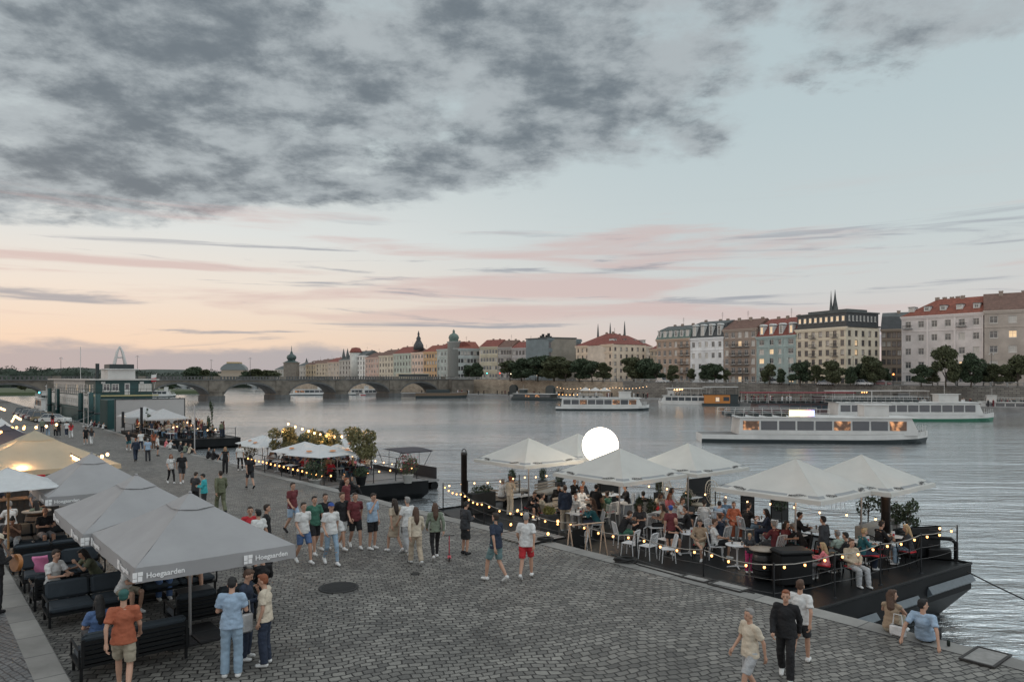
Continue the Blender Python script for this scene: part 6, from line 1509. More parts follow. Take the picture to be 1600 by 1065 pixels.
g1(1100, 781, 'sit', (T_, 'white'), ('trousers', 'navy'), ('tail', 'dark'), 'guest in white T-shirt with dark ponytail', AWAY-1.0, fem=True)
g1(1133, 777, 'sit_back', (J_, 'denim'), ('trousers', 'black'), (S_, 'grey'), 'guest in denim jacket near the wicker chair', AWAY-.9)
g1(1147, 784, 'sit_back', (L_, 'rust'), ('trousers', 'rust'), (S_, 'brown'), 'guest in rust jumper beside the dark board', TOW-.8)
g1(1173, 785, 'sit', (T_, 'black'), ('shorts', 'ldenim'), (S_, 'dark'), 'guest in black T-shirt and denim shorts leaning on a table', -R(70), 'w', 1.85)
g1(1201, 795, 'sit', (L_, 'navy'), ('trousers', 'navy'), ('long', 'black'), 'guest with very long black hair, back turned', AWAY+.6, fem=True)
g1(1171, 832, 'phone', (T_, 'dgrey'), ('trousers', 'magenta'), ('tail', 'blond'), 'child in dark top and magenta trousers', TOW-.8, stand=True, h=1.25, fem=True)
g1(1212, 814, 'sit', (L_, 'maroon'), ('trousers', 'dgrey'), (S_, 'grey'), 'guest in red and black striped jumper', AWAY-.2)
g1(1257, 799, 'sit', (J_, 'black'), ('trousers', 'black'), (S_, 'black'), 'guest in black leaning toward the white-haired one', TOW+.8, 'b', 1.8)
g1(1249, 813, 'sit_lean', (J_, 'black'), ('trousers', 'teal'), (S_, 'grey'), 'white-haired guest in black jacket and green skirt', AWAY+.3, 'b')
g1(1287, 806, 'stand', (J_, 'dgrey'), ('trousers', 'black'), (S_, 'black'), 'person standing in dark grey jacket behind the mint shirt', AWAY, stand=True, h=1.76, shoes='black')
g1(1312, 829, 'sit', (T_, 'mint'), ('trousers', 'beige'), (S_, 'grey'), 'guest in mint T-shirt with black strap, back turned', AWAY-.3, 'b')
g1(1326, 832, 'sit', (L_, 'black'), ('trousers', 'black'), (S_, 'black'), 'dark-haired guest in black beside the mint shirt', AWAY+.1, 'b')
g1(1333, 842, 'sit_back', (J_, 'beige'), ('trousers', 'lgrey'), ('bun', 'brown'), 'guest in open beige cardigan with light trousers', TOW-.5, 'b', fem=True)
g1(1290, 848, 'sit', (L_, 'pink'), ('trousers', 'grey'), ('long', 'blond'), 'blond child in coral jumper with back turned', AWAY+.2, 'b', 1.5)
g1(1346, 825, 'sit', (L_, 'teal'), ('trousers', 'navy'), (S_, 'blond'), 'blond guest in dark teal raising a hand', TOW+.9, 'b')
g1(1370, 814, 'sit', (L_, 'black'), ('shorts', 'grey'), (S_, 'dark'), 'guest in black jumper reading at the bow', -R(60)-R(20), 'b', 1.8)
g1(1421, 820, 'sit', (L_, 'dgrey'), ('trousers', 'ldenim'), ('long', 'blond'), 'long-haired blond guest at the bow, back turned', AWAY+.5, 'b', fem=True)
g1(1000, 787, 'sit', (T_, 'dgrey'), ('trousers', 'black'), ('long', 'brown'), 'guest half hidden by the tall planter', AWAY+2.0)
g1(1075, 790, 'sit', (L_, 'black'), ('trousers', 'black'), (S_, 'black'), 'guest in black next to the stocky one in white', AWAY+.6)
g1(1228, 812, 'sit', (T_, 'maroon'), ('trousers', 'black'), ('long', 'dark'), 'guest in maroon behind the striped jumper', TOW, fem=True)
g1(896, 748, 'sit', (L_, 'black'), ('trousers', 'black'), (S_, 'red'), 'guest in black with red hair on the riverside sofa', TOW, None)
g1(913, 750, 'sit_back', (L_, 'dgrey'), ('trousers', 'black'), (S_, 'dark'), 'guest in dark grey on the riverside sofa', TOW, None)
# stripes of the jumper are a pattern; empty white chairs round the free table
for (u_, v_, hd, lb_) in ((984, 868, AWAY+.25, 'left of two empty white patterned chairs with backs to the quay'), (1012, 873, AWAY+.1, 'right of two empty white patterned chairs with backs to the quay'), (998, 838, TOW+.2, 'empty white chair on the far side of the free table'), (1022, 842, TOW-.5, 'empty white chair at the far right of the free table'), (1040, 862, TOW-1.6, 'empty white chair right of the free table'),
                          (905, 868, AWAY+.4, 'empty white chair behind the trestles'), (1043, 878, AWAY+.9, 'empty white chair beside the waitress'), (1310, 800, AWAY, 'empty white chair against the river rail')):
    chair(at(u_, v_, CAMZ-DZ)+V(0, 0, .01), hd, 'wn', lb_)
for (u_, v_, hd, lb_) in ((1372, 892, AWAY, 'empty black chair with red cushion near the bow rope'), (1418, 885, TOW+1.4, 'empty black chair with red cushion at the bow, right'), (1280, 885, AWAY-.8, 'empty black chair with red cushion beside the black cabinet')):
    chair(at(u_, v_, CAMZ-DZ)+V(0, 0, .01), hd, 'br', lb_)
# black cabinet, round barrels, planters, sofas, wicker chairs, boards
def dk(u_, v_): return at(u_, v_, CAMZ-DZ)+V(0, 0, .01)
t = thing('cabinet', 'large black padded service cabinet at the bow rope of the near pontoon', 'cabinet', dk(1237, 913), AWAY-.55); mb = MB(); mb.rbox(-.50, .50, -.30, .30, .05, .92, .03); mb.build('body', M_BLKP, t)
mb = MB(); mb.rbox(-.54, .54, -.34, .34, .92, 1.06, .05); mb.build('lid', M_BLK, t)
for s in (-1, 1): mb = MB(); mb.box(s*.42-.03, s*.42+.03, -.3, .3, 0, .05); mb.build('foot', M_BLK, t)
barrel(dk(1192, 905), 'black barrel table with a tray at the quay side of the near pontoon', mat('black_barrel', (.02, .02, .022), .4), 1.05)
PB = []
def planter(u_, v_, l, w, h, label, ph, leaf=M_LEAF, n=240, rz=AWAY): return planter_box(dk(u_, v_), rz, l, w, h, label, leaf, ph, n)
planter(858, 842, .5, .5, .95, 'tall black planter with yellow-green flowers behind the quay-side rope', .28, mat('yellow_green_leaf', (.16, .15, .04), .7, var=.4))
planter(752, 800, 1.3, .5, .9, 'long black planter box beside the tall mooring pile', .3)
planter(800, 766, .45, .45, .5, 'dark planter with an upright shrub behind the person taking a photo', .6)
planter(848, 764, .4, .4, .5, 'planter with a dark conical shrub on the river side', .6)
planter(874, 770, .5, .45, .6, 'planter with dark foliage below the second parasol', .6)
planter(998, 822, .35, .35, .5, 'slim planter with leafy plant between the tables', .7)
planter(1018, 820, .5, .35, .4, 'planter with arching green leaves beside the slim one', .7)
planter(1072, 806, .8, .35, .4, 'green planter in front of the wicker chairs', .65)
planter(1030, 785, .4, .4, .5, 'planter with spiky grass near the river rail', .55, M_LEAF2)
for (u_, v_, w, lb_) in ((1092, 800, 1.5, 'dark menu board between the wicker chairs'), (1168, 815, .8, 'dark board behind the guest in black T-shirt'), (1218, 818, 1.1, 'dark plant-covered screen under the nearest white parasol'), (950, 785, 1.3, 'dark back bar with small white items behind the waiter')):
    t = thing('screen_panel', lb_, 'screen', dk(u_, v_), AWAY*.9); mb = MB(); mb.box(-w/2, w/2, -.03, .03, .05, 1.55); mb.build('panel', M_BLKP, t)
    mb = MB()
    for s in (-1, 1): mb.box(s*(w/2)-.03, s*(w/2)+.03, -.035, .035, 0, 1.62)
    mb.build('frame', M_BLK, t)
    if 'plant' in lb_: mb = MB(); foliage(mb, 0, -.08, 1.0, w*.5, .08, .5, 300, .06, random.Random(3)); mb.build('plant', M_LEAF, t)
def slat_sofa(u_, v_, w, hd, label, m):
    t = thing('slatted_bench', label, 'bench', dk(u_, v_), hd); mb = MB(); mb.rbox(-w/2, w/2, -.35, .35, .3, .44, .03); mb.build('seat_cushion', m, t)
    for k in range(4): mb = MB(); mb.box(-w/2, w/2, -.42, -.38, .28+k*.14, .37+k*.14); mb.build('back_slat', mat('pale_slats', (.38, .32, .26), .7, var=.15), t)
    for sx in (-1, 1): mb = MB(); mb.box(sx*(w/2-.06)-.04, sx*(w/2-.06)+.04, -.375, .3, 0, .299); mb.build('leg', M_BLK, t)
M_BGC = mat('beige_cushion', (.42, .38, .33), .9, var=.08)
slat_sofa(878, 800, 1.9, AWAY, 'long pale slatted bench behind the navy jacket', M_BGC); slat_sofa(922, 796, 1.8, AWAY, 'pale slatted bench behind the red bun', M_BGC)
slat_sofa(775, 788, 1.4, AWAY-1.2, 'beige lounge bench at the far end of the pontoon', M_BGC); slat_sofa(806, 778, 1.3, TOW, 'beige bench facing the far end table', M_BGC); slat_sofa(862, 778, 2.0, TOW+.3, 'grey-beige bench along the river rail', M_BGC)
M_WICK = mat('pale_wicker', (.50, .44, .35), .7, var=.1)
def wicker(u_, v_, hd, label, group='high-backed round wicker chairs'):
    t = thing('wicker_chair', label, 'wicker chair', dk(u_, v_), hd, group); mb = MB(); c = V(0, -.28, 1.0); r = .52
    for rr_ in (1, .72, .45): mb.tube([c+V(r*rr_*math.cos(a*math.pi/12), -.12*rr_*math.sin(a*math.pi/12), r*rr_*1.05*math.sin(a*math.pi/12)) for a in range(25)], .018 if rr_ == 1 else .01, 5)
    for k in range(18): a = k*math.pi/9; mb.tube([c+V(r*.12*math.cos(a), 0, r*.12*math.sin(a)), c+V(r*math.cos(a), -.12*math.sin(a), r*1.05*math.sin(a))], .007, 4)
    mb.build('backrest', M_WICK, t); mb = MB(); mb.lathe([(.33, .4), (.36, .44), (.33, .47)], 18); mb.build('seat', M_WICK, t)
    mb = MB(); 
    for k in range(10): a = k*math.pi/5; mb.tube([(.3*math.cos(a), .3*math.sin(a), .42), (.12*math.cos(a+.6), .12*math.sin(a+.6), .2), (.3*math.cos(a+1.2), .3*math.sin(a+1.2), 0)], .011, 4)
    mb.build('base', M_WICK, t)
wicker(1052, 800, TOW+.3, 'left round wicker chair with the guest in white'); wicker(1091, 803, TOW+.1, 'middle round wicker chair beside the dark board'); wicker(1122, 806, TOW, 'right round wicker chair by the denim jacket')
# trestle steps of pale wood, gangway grating
t = thing('trestle', 'pair of pale wooden trestles with black panel at the gangway', 'trestle', dk(912, 872), AWAY-.25); 
for (x, y) in ((-.55, 0), (.15, .05), (.75, 0)):
    mb = MB(); mb.tube([(x-.16, -.05, 0), (x, 0, 1.15)], .022, 5); mb.tube([(x+.16, -.05, 0), (x, 0, 1.15)], .022, 5); mb.build('leg', mat('pale_pine', (.50, .36, .26), .6, var=.15), t)
mb = MB(); mb.tube([(-.6, 0, 1.15), (.8, 0, 1.15)], .025, 5); mb.build('crossbar', MATS['pale_pine'], t); mb = MB(); mb.box(-.42, .05, .02, .05, .15, 1.0); mb.build('panel', M_BLKP, t)
# gangway
G0 = pq(16.3, -19.2, .05); t = thing('gangway', 'low slatted gangway between the quay and the near pontoon', 'gangway', G0, AWAY); 
for k in range(9): mb = MB(); mb.box(-.6, 1.15, -.95+k*.21, -.95+k*.21+.14, -.02, .02); mb.build('slat', mat('grey_slat', (.22, .205, .19), .8, var=.2), t)
mb = MB(); mb.box(-.62, 1.16, -1.0, -.96, -.04, .025); mb.box(-.62, 1.16, .92, .96, -.04, .025); mb.build('side_beam', M_BLK, t)
string_lights([pq(17.2, -20.3, 1.05), pq(16.5, -20.2, .15)], 'short string of bulbs hanging down the left of the gangway', .45, 0, scale=1.2); string_lights([pq(17.2, -18.1, .95), pq(16.4, -18.2, .2)], 'short string of bulbs hanging down the right of the gangway', .45, 0, scale=1.2)
# bow fittings: black pipe rail, curved duct
t = thing('deck_winch', 'black winch with curved pipe at the bow of the near pontoon', 'winch', dk(1467, 872), AWAY-1.1); mb = MB(); mb.tube([(-.5, 0, 0), (-.5, 0, .55), (-.38, 0, .68), (.35, 0, .68), (.5, 0, .55), (.5, 0, 0)], .07, 8); mb.build('pipe', M_BLK, t)
mb = MB(); mb.rbox(-.35, .35, -.25, .2, 0, .35, .04); mb.build('body', M_BLKP, t); mb = MB(); mb.tube([(-.25, .3, .15), (.3, .3, .15)], .1, 10); mb.build('drum', M_BLK, t)
t = thing('bow_box', 'black padded box at the bow beyond the blond guest', 'box', dk(1437, 868), AWAY-.5); mb = MB(); mb.rbox(-.6, .6, -.3, .3, 0, .75, .05); mb.build('body', M_BLKP, t); mb = MB(); mb.rbox(-.62, .62, -.32, -.2, .76, 1.05, .05); mb.build('backrest', M_BLK, t)
# bow planter with olive trees
def small_tree(P, h, cr_, label, n=420, s=.07, lights=False, leafm=M_LEAF, pot=True, group=None, seed=1):
    t = thing('potted_tree', label, 'potted tree', P, 0, group); rr = random.Random(seed); th = h*.42
    mb = MB(); mb.tube([(0, 0, .3), (.03, .02, th), (0, 0, h*.8)], [.03, .024, .01], 6)
    cl = []
    for k in range(9): a = rr.uniform(0, 6.3); z = th+(h-th)*rr.uniform(.1, .85); c = (cr_*.6*math.cos(a), cr_*.6*math.sin(a), z); cl.append(c); mb.tube([(0, 0, th*rr.uniform(.7, 1.3)), c], [.015, .006], 4)
    mb.build('trunk', M_BARK, t); mb = MB()
    for c in cl: foliage(mb, *c, cr_*.48, cr_*.48, (h-th)*.22, n//9, s, rr)
    mb.build('crown', leafm, t)
    if pot: mb = MB(); mb.lathe([(.2, 0), (.28, .45), (.31, .45), (.31, .5), (.26, .5)], 16); mb.build('pot', mat('dark_pot', (.05, .05, .052), .6), t)
    return t
t = thing('planter', 'long grey planter box behind the guest in black at the bow', 'planter', dk(1372, 850), AWAY); mb = MB(); mb.rbox(-1.3, 1.3, -.25, .25, 0, .8, .02); mb.build('box', mat('grey_fibre_cement', (.33, .32, .30), .7, var=.1), t)
for (u_, v_, h_, c_, lb_) in ((1356, 838, 2.1, .45, 'small forked olive tree at the left of the bow planter'), (1377, 838, 2.4, .5, 'taller olive tree beside the dark pile at the bow'), (1400, 846, 1.7, .5, 'round leafy shrub right of the dark pile at the bow'), (1418, 850, 1.6, .4, 'small bright shrub above the long-haired blond guest')):
    small_tree(dk(u_, v_), h_, c_, lb_, 420, .065, seed=int(u_))
# mooring rope to the quay, rope coils
def rope(pts, r, label, m=M_WIRE): mb = MB(); P = Vector(pts[0]); mb.tube([Vector(p)-P for p in pts], r, 6); tag(mb.build('mooring_rope', m, None, P), label, 'rope')
a = dk(1511, 888)+V(0, 0, -.1); b = pq(16.9, 3.5, .05); rope([a.lerp(b, i/12)-V(0, 0, .5*4*(i/12)*(1-i/12)) for i in range(13)], .02, 'dark mooring rope running from the bow down to the right')
def coil(u_, v_, label, r=.32):
    P = at(u_, v_); mb = MB(); pts = []
    for i in range(70): a = i*.45; rr = r*(1+.12*math.sin(i*1.7)); pts.append((rr*math.cos(a), rr*.6*math.sin(a), .03+.0018*i+.01*math.sin(i))); 
    mb.tube(pts, .018, 5); tag(mb.build('rope_coil', M_WIRE, None, P+V(0, 0, .01)), label, 'rope')
coil(977, 880, 'dark rope coil on the coping below the gangway'); coil(852, 847, 'tangled grey rope on the coping behind the white T-shirt', .25); coil(1335, 965, 'coiled rope near the seated pair', .2) if False else None
rope([pq(16.9, -15.6, .03)+V(0, 0, .01), pq(16.6, -14.2, .03), pq(16.5, -12.2, .03), pq(16.7, -10.5, .03)], .018, 'black cable lying along the coping below the near pontoon')
rope([at(630, 786)+V(0, 0, .05), V(-4.0, 35.5, -.35), V(-3.3, 33.8, -.45)], .02, 'thin rope from a mooring ring to the near pontoon far end')
# ------------------------------------------------ second pontoon (planted)
Z2 = -1.15
pt2, _ = deck_hull('pontoon_bar', 'planted pontoon bar with white parasols and a canopied boat at its end', 19.4, 26.3, -55, -41.2, Z2, WATER-.5, 1.0, mat('pale_grey_deck', (.20, .195, .19), .7, var=.15))
O2 = pq(19.4, -41.2, Z2)
r2 = [pq(19.6, q, Z2) for q in (-54.6, -51, -48, -45, -43, -41.5)]+[pq(p, -41.4, Z2) for p in (21.3, 22.9, 24.5, 26.1)]
r2b = [pq(26.1, q, Z2) for q in (-44, -47.5, -51, -54.6)]
posts(pt2, O2, r2+r2b, 1.15, .03)
for pl in (r2, [r2[-1]]+r2b):
    mb = MB()
    for h in (1.15, .15, .6):
        for a, b in zip(pl, pl[1:]): mb.tube([a-O2+V(0, 0, h), b-O2+V(0, 0, h)], .022 if h > 1 else .012, 5)
    mb.build('rail', M_IRON, pt2)
uz = V(0, 0, .82)
string_lights([p+uz for p in r2[:6]], 'row of bulbs on the quay side of the planted pontoon', .62, .04, scale=1.35); string_lights([p+uz for p in r2[5:]], 'row of bulbs across the near end of the planted pontoon', .62, .04, scale=1.35); string_lights([p+uz for p in r2b], 'row of bulbs on the river side of the planted pontoon', .9, .04, white=True, scale=1.3)
def w2(u_, v_, Y): return atY(u_, v_, Y)
string_lights([w2(445, 656, 52), w2(478, 668, 51), w2(505, 676, 50), w2(540, 678, 49), w2(566, 668, 48)], 'glowing bulbs strung through the trees of the planted pontoon', .55, .08, white=True, scale=2.0)
small_bush = mat('autumn_leaf', (.16, .12, .05), .7, var=.45)
for i, (u_, top_, Y, w, lb_) in enumerate(((442, 664, 52, 1.0, 'leftmost lit tree on the planted pontoon'), (474, 664, 51, 1.2, 'second lit tree on the planted pontoon'), (492, 676, 50.5, 1.1, 'low dark tree between the lit trees'), (509, 670, 50, 1.05, 'third lit tree on the planted pontoon'), (562, 664, 47, 1.05, 'tallest open tree on the planted pontoon'))):
    P = atY(u_, 700, Y); P.z = Z2; h_ = CAMZ+(590-top_)/F*Y-Z2; small_tree(P, h_, w, lb_, 2600, .09, leafm=mat('lit_olive_leaf', (.15, .14, .06), .7, var=.4) if i != 2 else M_LEAF, seed=20+i)  # bulb light put into the leaf colour, paler and yellower
def bush(u_, top_, Y, h_, r, label, leafm, pot=True, flower=None):
    P = atY(u_, top_, Y); P.z = Z2+.01 if Y < 60 else P.z; t = thing('planter', label, 'planter', P); mb = MB(); mb.lathe([(.24, 0), (.34, .5), (.37, .5), (.37, .56), (.3, .56)], 16); mb.build('pot', mat('pale_pot', (.42, .40, .37), .7) if pot else M_BLKP, t)
    mb = MB(); foliage(mb, 0, 0, .56+(h_-.56)*.5, r, r, (h_-.56)*.55, 420, .08, random.Random(int(u_))); 
    for k in range(8): mb.tube([(0, 0, .5), (r*.5*math.cos(k), r*.5*math.sin(k), h_*.75)], .012, 3)
    mb.build('plant', leafm, t)
    if flower: mb = MB(); foliage(mb, 0, 0, .62+(h_-.56)*.55, r*1.03, r*1.03, (h_-.56)*.55, 130, .06, random.Random(5)); mb.build('blossom', flower, t)
bush(637, 700, 46.5, 1.75, .72, 'pale pot of red-pink flowers at the near end of the planted pontoon', M_LEAF2, True, mat('red_blossom', (.35, .05, .07), .7, var=.3)); bush(492, 712, 44.3, 1.7, .75, 'large dark green shrub in a pale pot at the near rail', M_LEAF); bush(388, 690, 56, 1.9, .8, 'reddish leafy shrub at the far end of the planted pontoon', small_bush, False); bush(564, 718, 45.5, 1.1, .5, 'low dark shrub below the tallest pontoon tree', M_LEAF, False)
# white round-ish parasols with small orange print
M_ORG = mat('orange_print', (.55, .24, .10), .8, var=0)
for i, (u_, v_, H_, hx, lb_) in enumerate(((402, 678, 4.25, 1.5, 'leftmost white parasol of the planted pontoon'), (418, 682, 4.3, 1.5, 'second white parasol of the planted pontoon'), (449, 691, 4.15, 1.6, 'white parasol in the middle left of the planted pontoon'), (478, 695, 4.15, 1.6, 'widest white parasol of the planted pontoon near the dark shrub'), (527, 693, 4.3, 1.3, 'white parasol in front of the tallest pontoon tree'), (533, 684, 4.2, 1.2, 'small white parasol on the river side of the planted pontoon'))):
    Y = H_*F/(v_-590); X = (u_-800)/F*Y; p_, q_ = to_pq(X, Y); p_ = min(max(p_, 20.2), 25.8); q_ = max(q_, -54); P = pq(p_, q_, Z2+.01)
    t = parasol(P, AWAY+.1*i, hx, hx, CAMZ-H_-Z2-.62, CAMZ-H_-Z2, M_WHITEC, lb_, val=.03, cap=False, base=False, group='white parasols of the planted pontoon')
    for k in range(2):
        me = MB(); a = -math.pi/2+k*math.pi/2; n = 14
        T = Matrix.Rotation(k*math.pi/2-math.pi/2*0, 4, 'Z'); ap = V(0, 0, CAMZ-H_-Z2); e = V(0, -hx, CAMZ-H_-Z2-.62); c = ap.lerp(e, .62)+V(0, 0, .02-.03); nx = V(1, 0, 0); upv = (ap-e).normalized()
        me.add([c+nx*.26*math.cos(2*math.pi*j/n)+upv*.11*math.sin(2*math.pi*j/n)+V(0, -.012, .03) for j in range(n)], [tuple(range(n))], 0, T if k == 0 else Matrix.Rotation(-math.pi/2, 4, 'Z')); me.build('printed_mark', M_ORG, [c_ for c_ in t.children if c_.name.startswith('canopy')][0])
cr = random.Random(77); cols_ = ['red', 'maroon', 'black', 'white', 'rust', 'brown', 'lblue', 'grey', 'navy', 'beige', 'pink']
_k = ('s', .8)
def crowd(n, p0, p1, q0, q1, z, label, group, tgroup, ch_label, t_label, standf=.15, step=1.15, dark=False):
    k = 0; rows = max(1, int((p1-p0)/1.5)); per = int(math.ceil(n/rows))
    for r_ in range(rows):
        for j in range(per):
            if k >= n: return
            k += 1; p = p0+(p1-p0)*(r_+.5)/rows+cr.uniform(-.3, .3); q = q0+(q1-q0)*(j+.5)/per+cr.uniform(-.25, .25); P = pq(p, q, z+.01); s = cr.random() < standf
            hd = cr.choice([AWAY, TOW, RIVER, RIVER+math.pi])+cr.uniform(-.5, .5)
            person(P, hd, 'stand' if s else cr.choice(['sit', 'sit_back', 'sit_lean', 'drink']), (cr.choice(['tee', 'long']), cr.choice(['black', 'navy', 'dgrey', 'white', 'grey', 'olive', 'lgrey', 'beige', 'maroon'] if dark else cols_)), ('trousers', cr.choice(['black', 'dgrey', 'navy', 'denim'])), (cr.choice(['short', 'long', 'short']), cr.choice(['dark', 'black', 'brown', 'blond'])), label, cr.uniform(1.62, 1.84), shoes='black', group=group)
            if not s:
                t = copy_tree(CH['br']); t.location = P; t.rotation_euler = (0, 0, hd); tag(t, ch_label, 'chair', tgroup)
            if k % 3 == 0:
                t = copy_tree(TB[_k]); t.location = P+Matrix.Rotation(hd, 3, 'Z') @ V(0, .65, 0); t.rotation_euler = (0, 0, hd); tag(t, t_label, 'table', tgroup.replace('chairs', 'tables'))
crowd(46, 20.2, 25.6, -54, -43.5, Z2, 'guest sitting or standing in the crowd on the planted pontoon', 'crowd on the planted pontoon', 'chairs on the planted pontoon', 'black chair in the crowd of the planted pontoon', 'small table in the crowd of the planted pontoon')
# canopied pontoon boat at its near end
P = pq(26.7, -45.6, WATER); t = thing('pontoon_boat', 'small boat with dark folding canopy moored at the planted pontoon', 'boat', P, AWAY); mb = MB()
for s in (0, 2.0): mb.tube([(s, -2.4, .25), (s, 2.2, .25), (s, 2.9, .5)], [.32, .32, .05], 10)
mb.build('float', M_HULL, t); mb = MB(); mb.box(-.3, 2.3, -2.5, 2.5, .55, .7); mb.build('deck', mat('pale_grey_deck', ()), t) if False else mb.build('deck', MATS['pale_grey_deck'], t)
mb = MB()
for x0, x1, y0, y1 in ((-.25, -.2, -2.3, 2.3), (2.2, 2.25, -2.3, 2.3)): mb.box(x0, x1, y0, y1, .7, 1.5)
mb.build('side_panel', mat('dark_panel', (.04, .04, .045), .5), t); mb = MB()
n = 8
for s in (0, 1):
    z_ = 2.75-s*.05; mb.add([(x, y, z_-.12*((y)/1.8)**2) for y in [(-1.8+3.6*i/n) for i in range(n+1)] for x in (-.3, 2.3)], [(2*i, 2*i+1, 2*i+3, 2*i+2) if s == 0 else (2*i, 2*i+2, 2*i+3, 2*i+1) for i in range(n)])
mb.build('canopy', mat('canopy_cloth', (.06, .055, .065), .85), t); mb = MB()
for x in (-.25, 2.25):
    for y in (-1.7, 0, 1.7): mb.tube([(x, y*.35, 1.4), (x, y, 2.7)], .02, 5)
mb.build('canopy_frame', M_IRON, t)
# ------------------------------------------------ third pontoon (crowded, dark)
Z3 = -1.25
pt3, _ = deck_hull('pontoon_bar', 'crowded dark pontoon bar with two pale parasols below the green ship', 21.4, 29.2, -104, -84, Z3, WATER-.5, 1.5)
O3 = pq(21.4, -84, Z3); r3 = [pq(21.6, q, Z3) for q in range(-103, -83, 4)]+[pq(p, -84.2, Z3) for p in (23.5, 25.5, 27.5, 29)]; posts(pt3, O3, r3, 1.1, .04); ropes(pt3, O3, r3, (1.05, .5), .02, M_IRON, 0)
crowd(84, 22, 28.9, -103, -85, Z3, 'guest in the dense crowd on the dark pontoon below the green ship', 'crowd on the dark pontoon', 'chairs on the dark pontoon', 'dark chair in the crowd of the dark pontoon', 'small table in the crowd of the dark pontoon', .35, dark=True)
for (u_, v_, H_, hx, lb_) in ((226, 635, 3.7, 2.6, 'left pale parasol over the crowded dark pontoon'), (255, 638, 3.75, 2.5, 'right pale parasol over the crowded dark pontoon')):
    Y = 92 if u_ < 240 else 90; X = (u_-800)/F*Y; z_ = CAMZ-(v_-590)/F*Y; parasol((X, Y, Z3+.01), AWAY, hx, hx, z_-Z3-1.15, z_-Z3, mat('pale_grey_cloth', (.42, .42, .42), .85), lb_, val=.15, cap=False, base=False)
string_lights([w2(192, 648, 90), w2(205, 647, 91), w2(220, 641, 92)], 'string of bulbs by the dark poles of the crowded pontoon', .7, .2, white=True, scale=1.5); string_lights([w2(268, 665, 84), w2(290, 655, 88), w2(318, 668, 85), w2(343, 668, 84)], 'bulbs along the river rail of the crowded pontoon', .9, .2, white=True, scale=2.0)
for (u_, t_, b_, Y, lb_) in ((192, 643, 668, 88, 'black pole at the left of the crowded dark pontoon'), (221, 636, 672, 87, 'taller black pole in front of the pale parasols'), (304, 633, 708, 73, 'slender pale pole on the quay beside the crowded pontoon')):
    a = atY(u_, b_, Y); h_ = (b_-t_)/F*Y; t = thing('pole', lb_, 'pole', a); mb = MB(); r = .16 if Y > 80 else .06; mb.tube([(0, 0, 0), (0, 0, h_)], r, 7); mb.lathe([(r*1.6, 0), (r*1.6, .05), (r, .08)], 8); mb.build('shaft', M_IRON if Y > 80 else M_POLE, t)
for (u_, Y, h_, lb_) in ((232, 88, 3.0, 'spiky plant left on the crowded pontoon'), (331, 84.5, 4.2, 'tall thin palm at the bow of the crowded pontoon'), (326, 84, 2.4, 'bush at the bow of the crowded pontoon')):
    P = atY(u_, 680, Y); P.z = Z3; small_tree(P, h_, .26, lb_, 150, .12, seed=int(u_), pot=False)

for (u_, v_, Y, e) in ((445, 672, 51.6, 70), (478, 674, 50.4, 70), (510, 680, 49.4, 70), (557, 674, 47.4, 60), (300, 660, 87, 60), (215, 655, 91, 50)): glow(atY(u_, v_, Y), e)
for (p_, q_, z_, e) in ((20.5, -24, 1.3, 9), (23.5, -21.5, 1.3, 9), (20.5, -17, 1.2, 9), (24, -15.5, 1.3, 9), (22.5, -12, 1.2, 9), (25.5, -11, 1.2, 8)): glow(pq(p_, q_, z_), e)
# ================================================================= SHIPS, BOATS, CARS
M_SHW = mat('ship_white', (.55, .54, .52), .55, var=.12, scale=.5); M_SHG = mat('ship_green', (.012, .055, .055), .45, var=.15, scale=.5); M_SHD = mat('ship_dark', (.02, .03, .032), .5, var=.2)
M_SROOF = mat('pale_roof_sheet', (.46, .43, .40), .6, var=.15, scale=.8)
# --- the green floating hotel: local x across (towards the river), y away from the viewer
S0 = pq(24.2, -136, WATER); t = thing('hotel_ship', 'large green and white two-deck hotel ship moored on the left', 'ship', S0, AWAY)
W_, L_s = 8.6, 46
mb = MB(); mb.box(-.6, W_+.4, 0, L_s, -.5, 2.3); mb.box(-.8, W_+.6, -.6, L_s, 2.3, 2.6); mb.build('hull', M_SHG, t)
mb = MB(); mb.box(0, W_, 0, L_s, 2.6, 4.9); mb.build('lower_deck_wall', M_SHG, t)
mb = MB(); mb.box(-.02, -.01, 3, L_s, 2.7, 4.7); mb.box(-.05, -.02, 0, L_s, 4.9, 5.1); mb.build('side_panel', M_SHW, t)
mb = MB(); mb.box(0, W_, 0, 9, 4.9, 7.4); mb.build('upper_wall', M_SHG, t); mb = MB(); mb.box(-.0, W_, 9.01, L_s-3, 4.9, 7.4); mb.build('upper_cabin', M_SHW, t)
mb = MB(); mb.box(-1.0, W_+.9, -.9, L_s-2, 7.4, 7.62); mb.build('roof', M_SROOF, t)
mb = MB(); mb.box(-.9, W_+.8, -.8, .0, 4.75, 4.95); mb.build('balcony', mat('yellow_edge', (.38, .33, .16), .6), t)
mb = MB()
for h in (.5, 1.0): mb.tube([(-.8, -.75, 4.95+h), (W_+.7, -.75, 4.95+h)], .03, 4); mb.tube([(-.8, -.75, 4.95+h), (-.8, L_s-3, 4.95+h)], .03, 4)
for i in range(12): mb.tube([(-.8+i*.92, -.75, 4.95), (-.8+i*.92, -.75, 5.95)], .025, 4)
for i in range(22): mb.tube([(-.8, i*2, 4.95), (-.8, i*2, 5.95)], .025, 4)
mb.build('railing', M_SHD, t)
for i in range(18): add_window(t, -.06, 2.0+i*2.3, 5.4, -math.pi/2, 1.1, 1.3, False, M_WFR, i % 5 == 1)
for i in range(18): add_window(t, -.08, 4.0+i*2.2, 3.1, -math.pi/2, 1.0, 1.1, False, M_WFR, None)
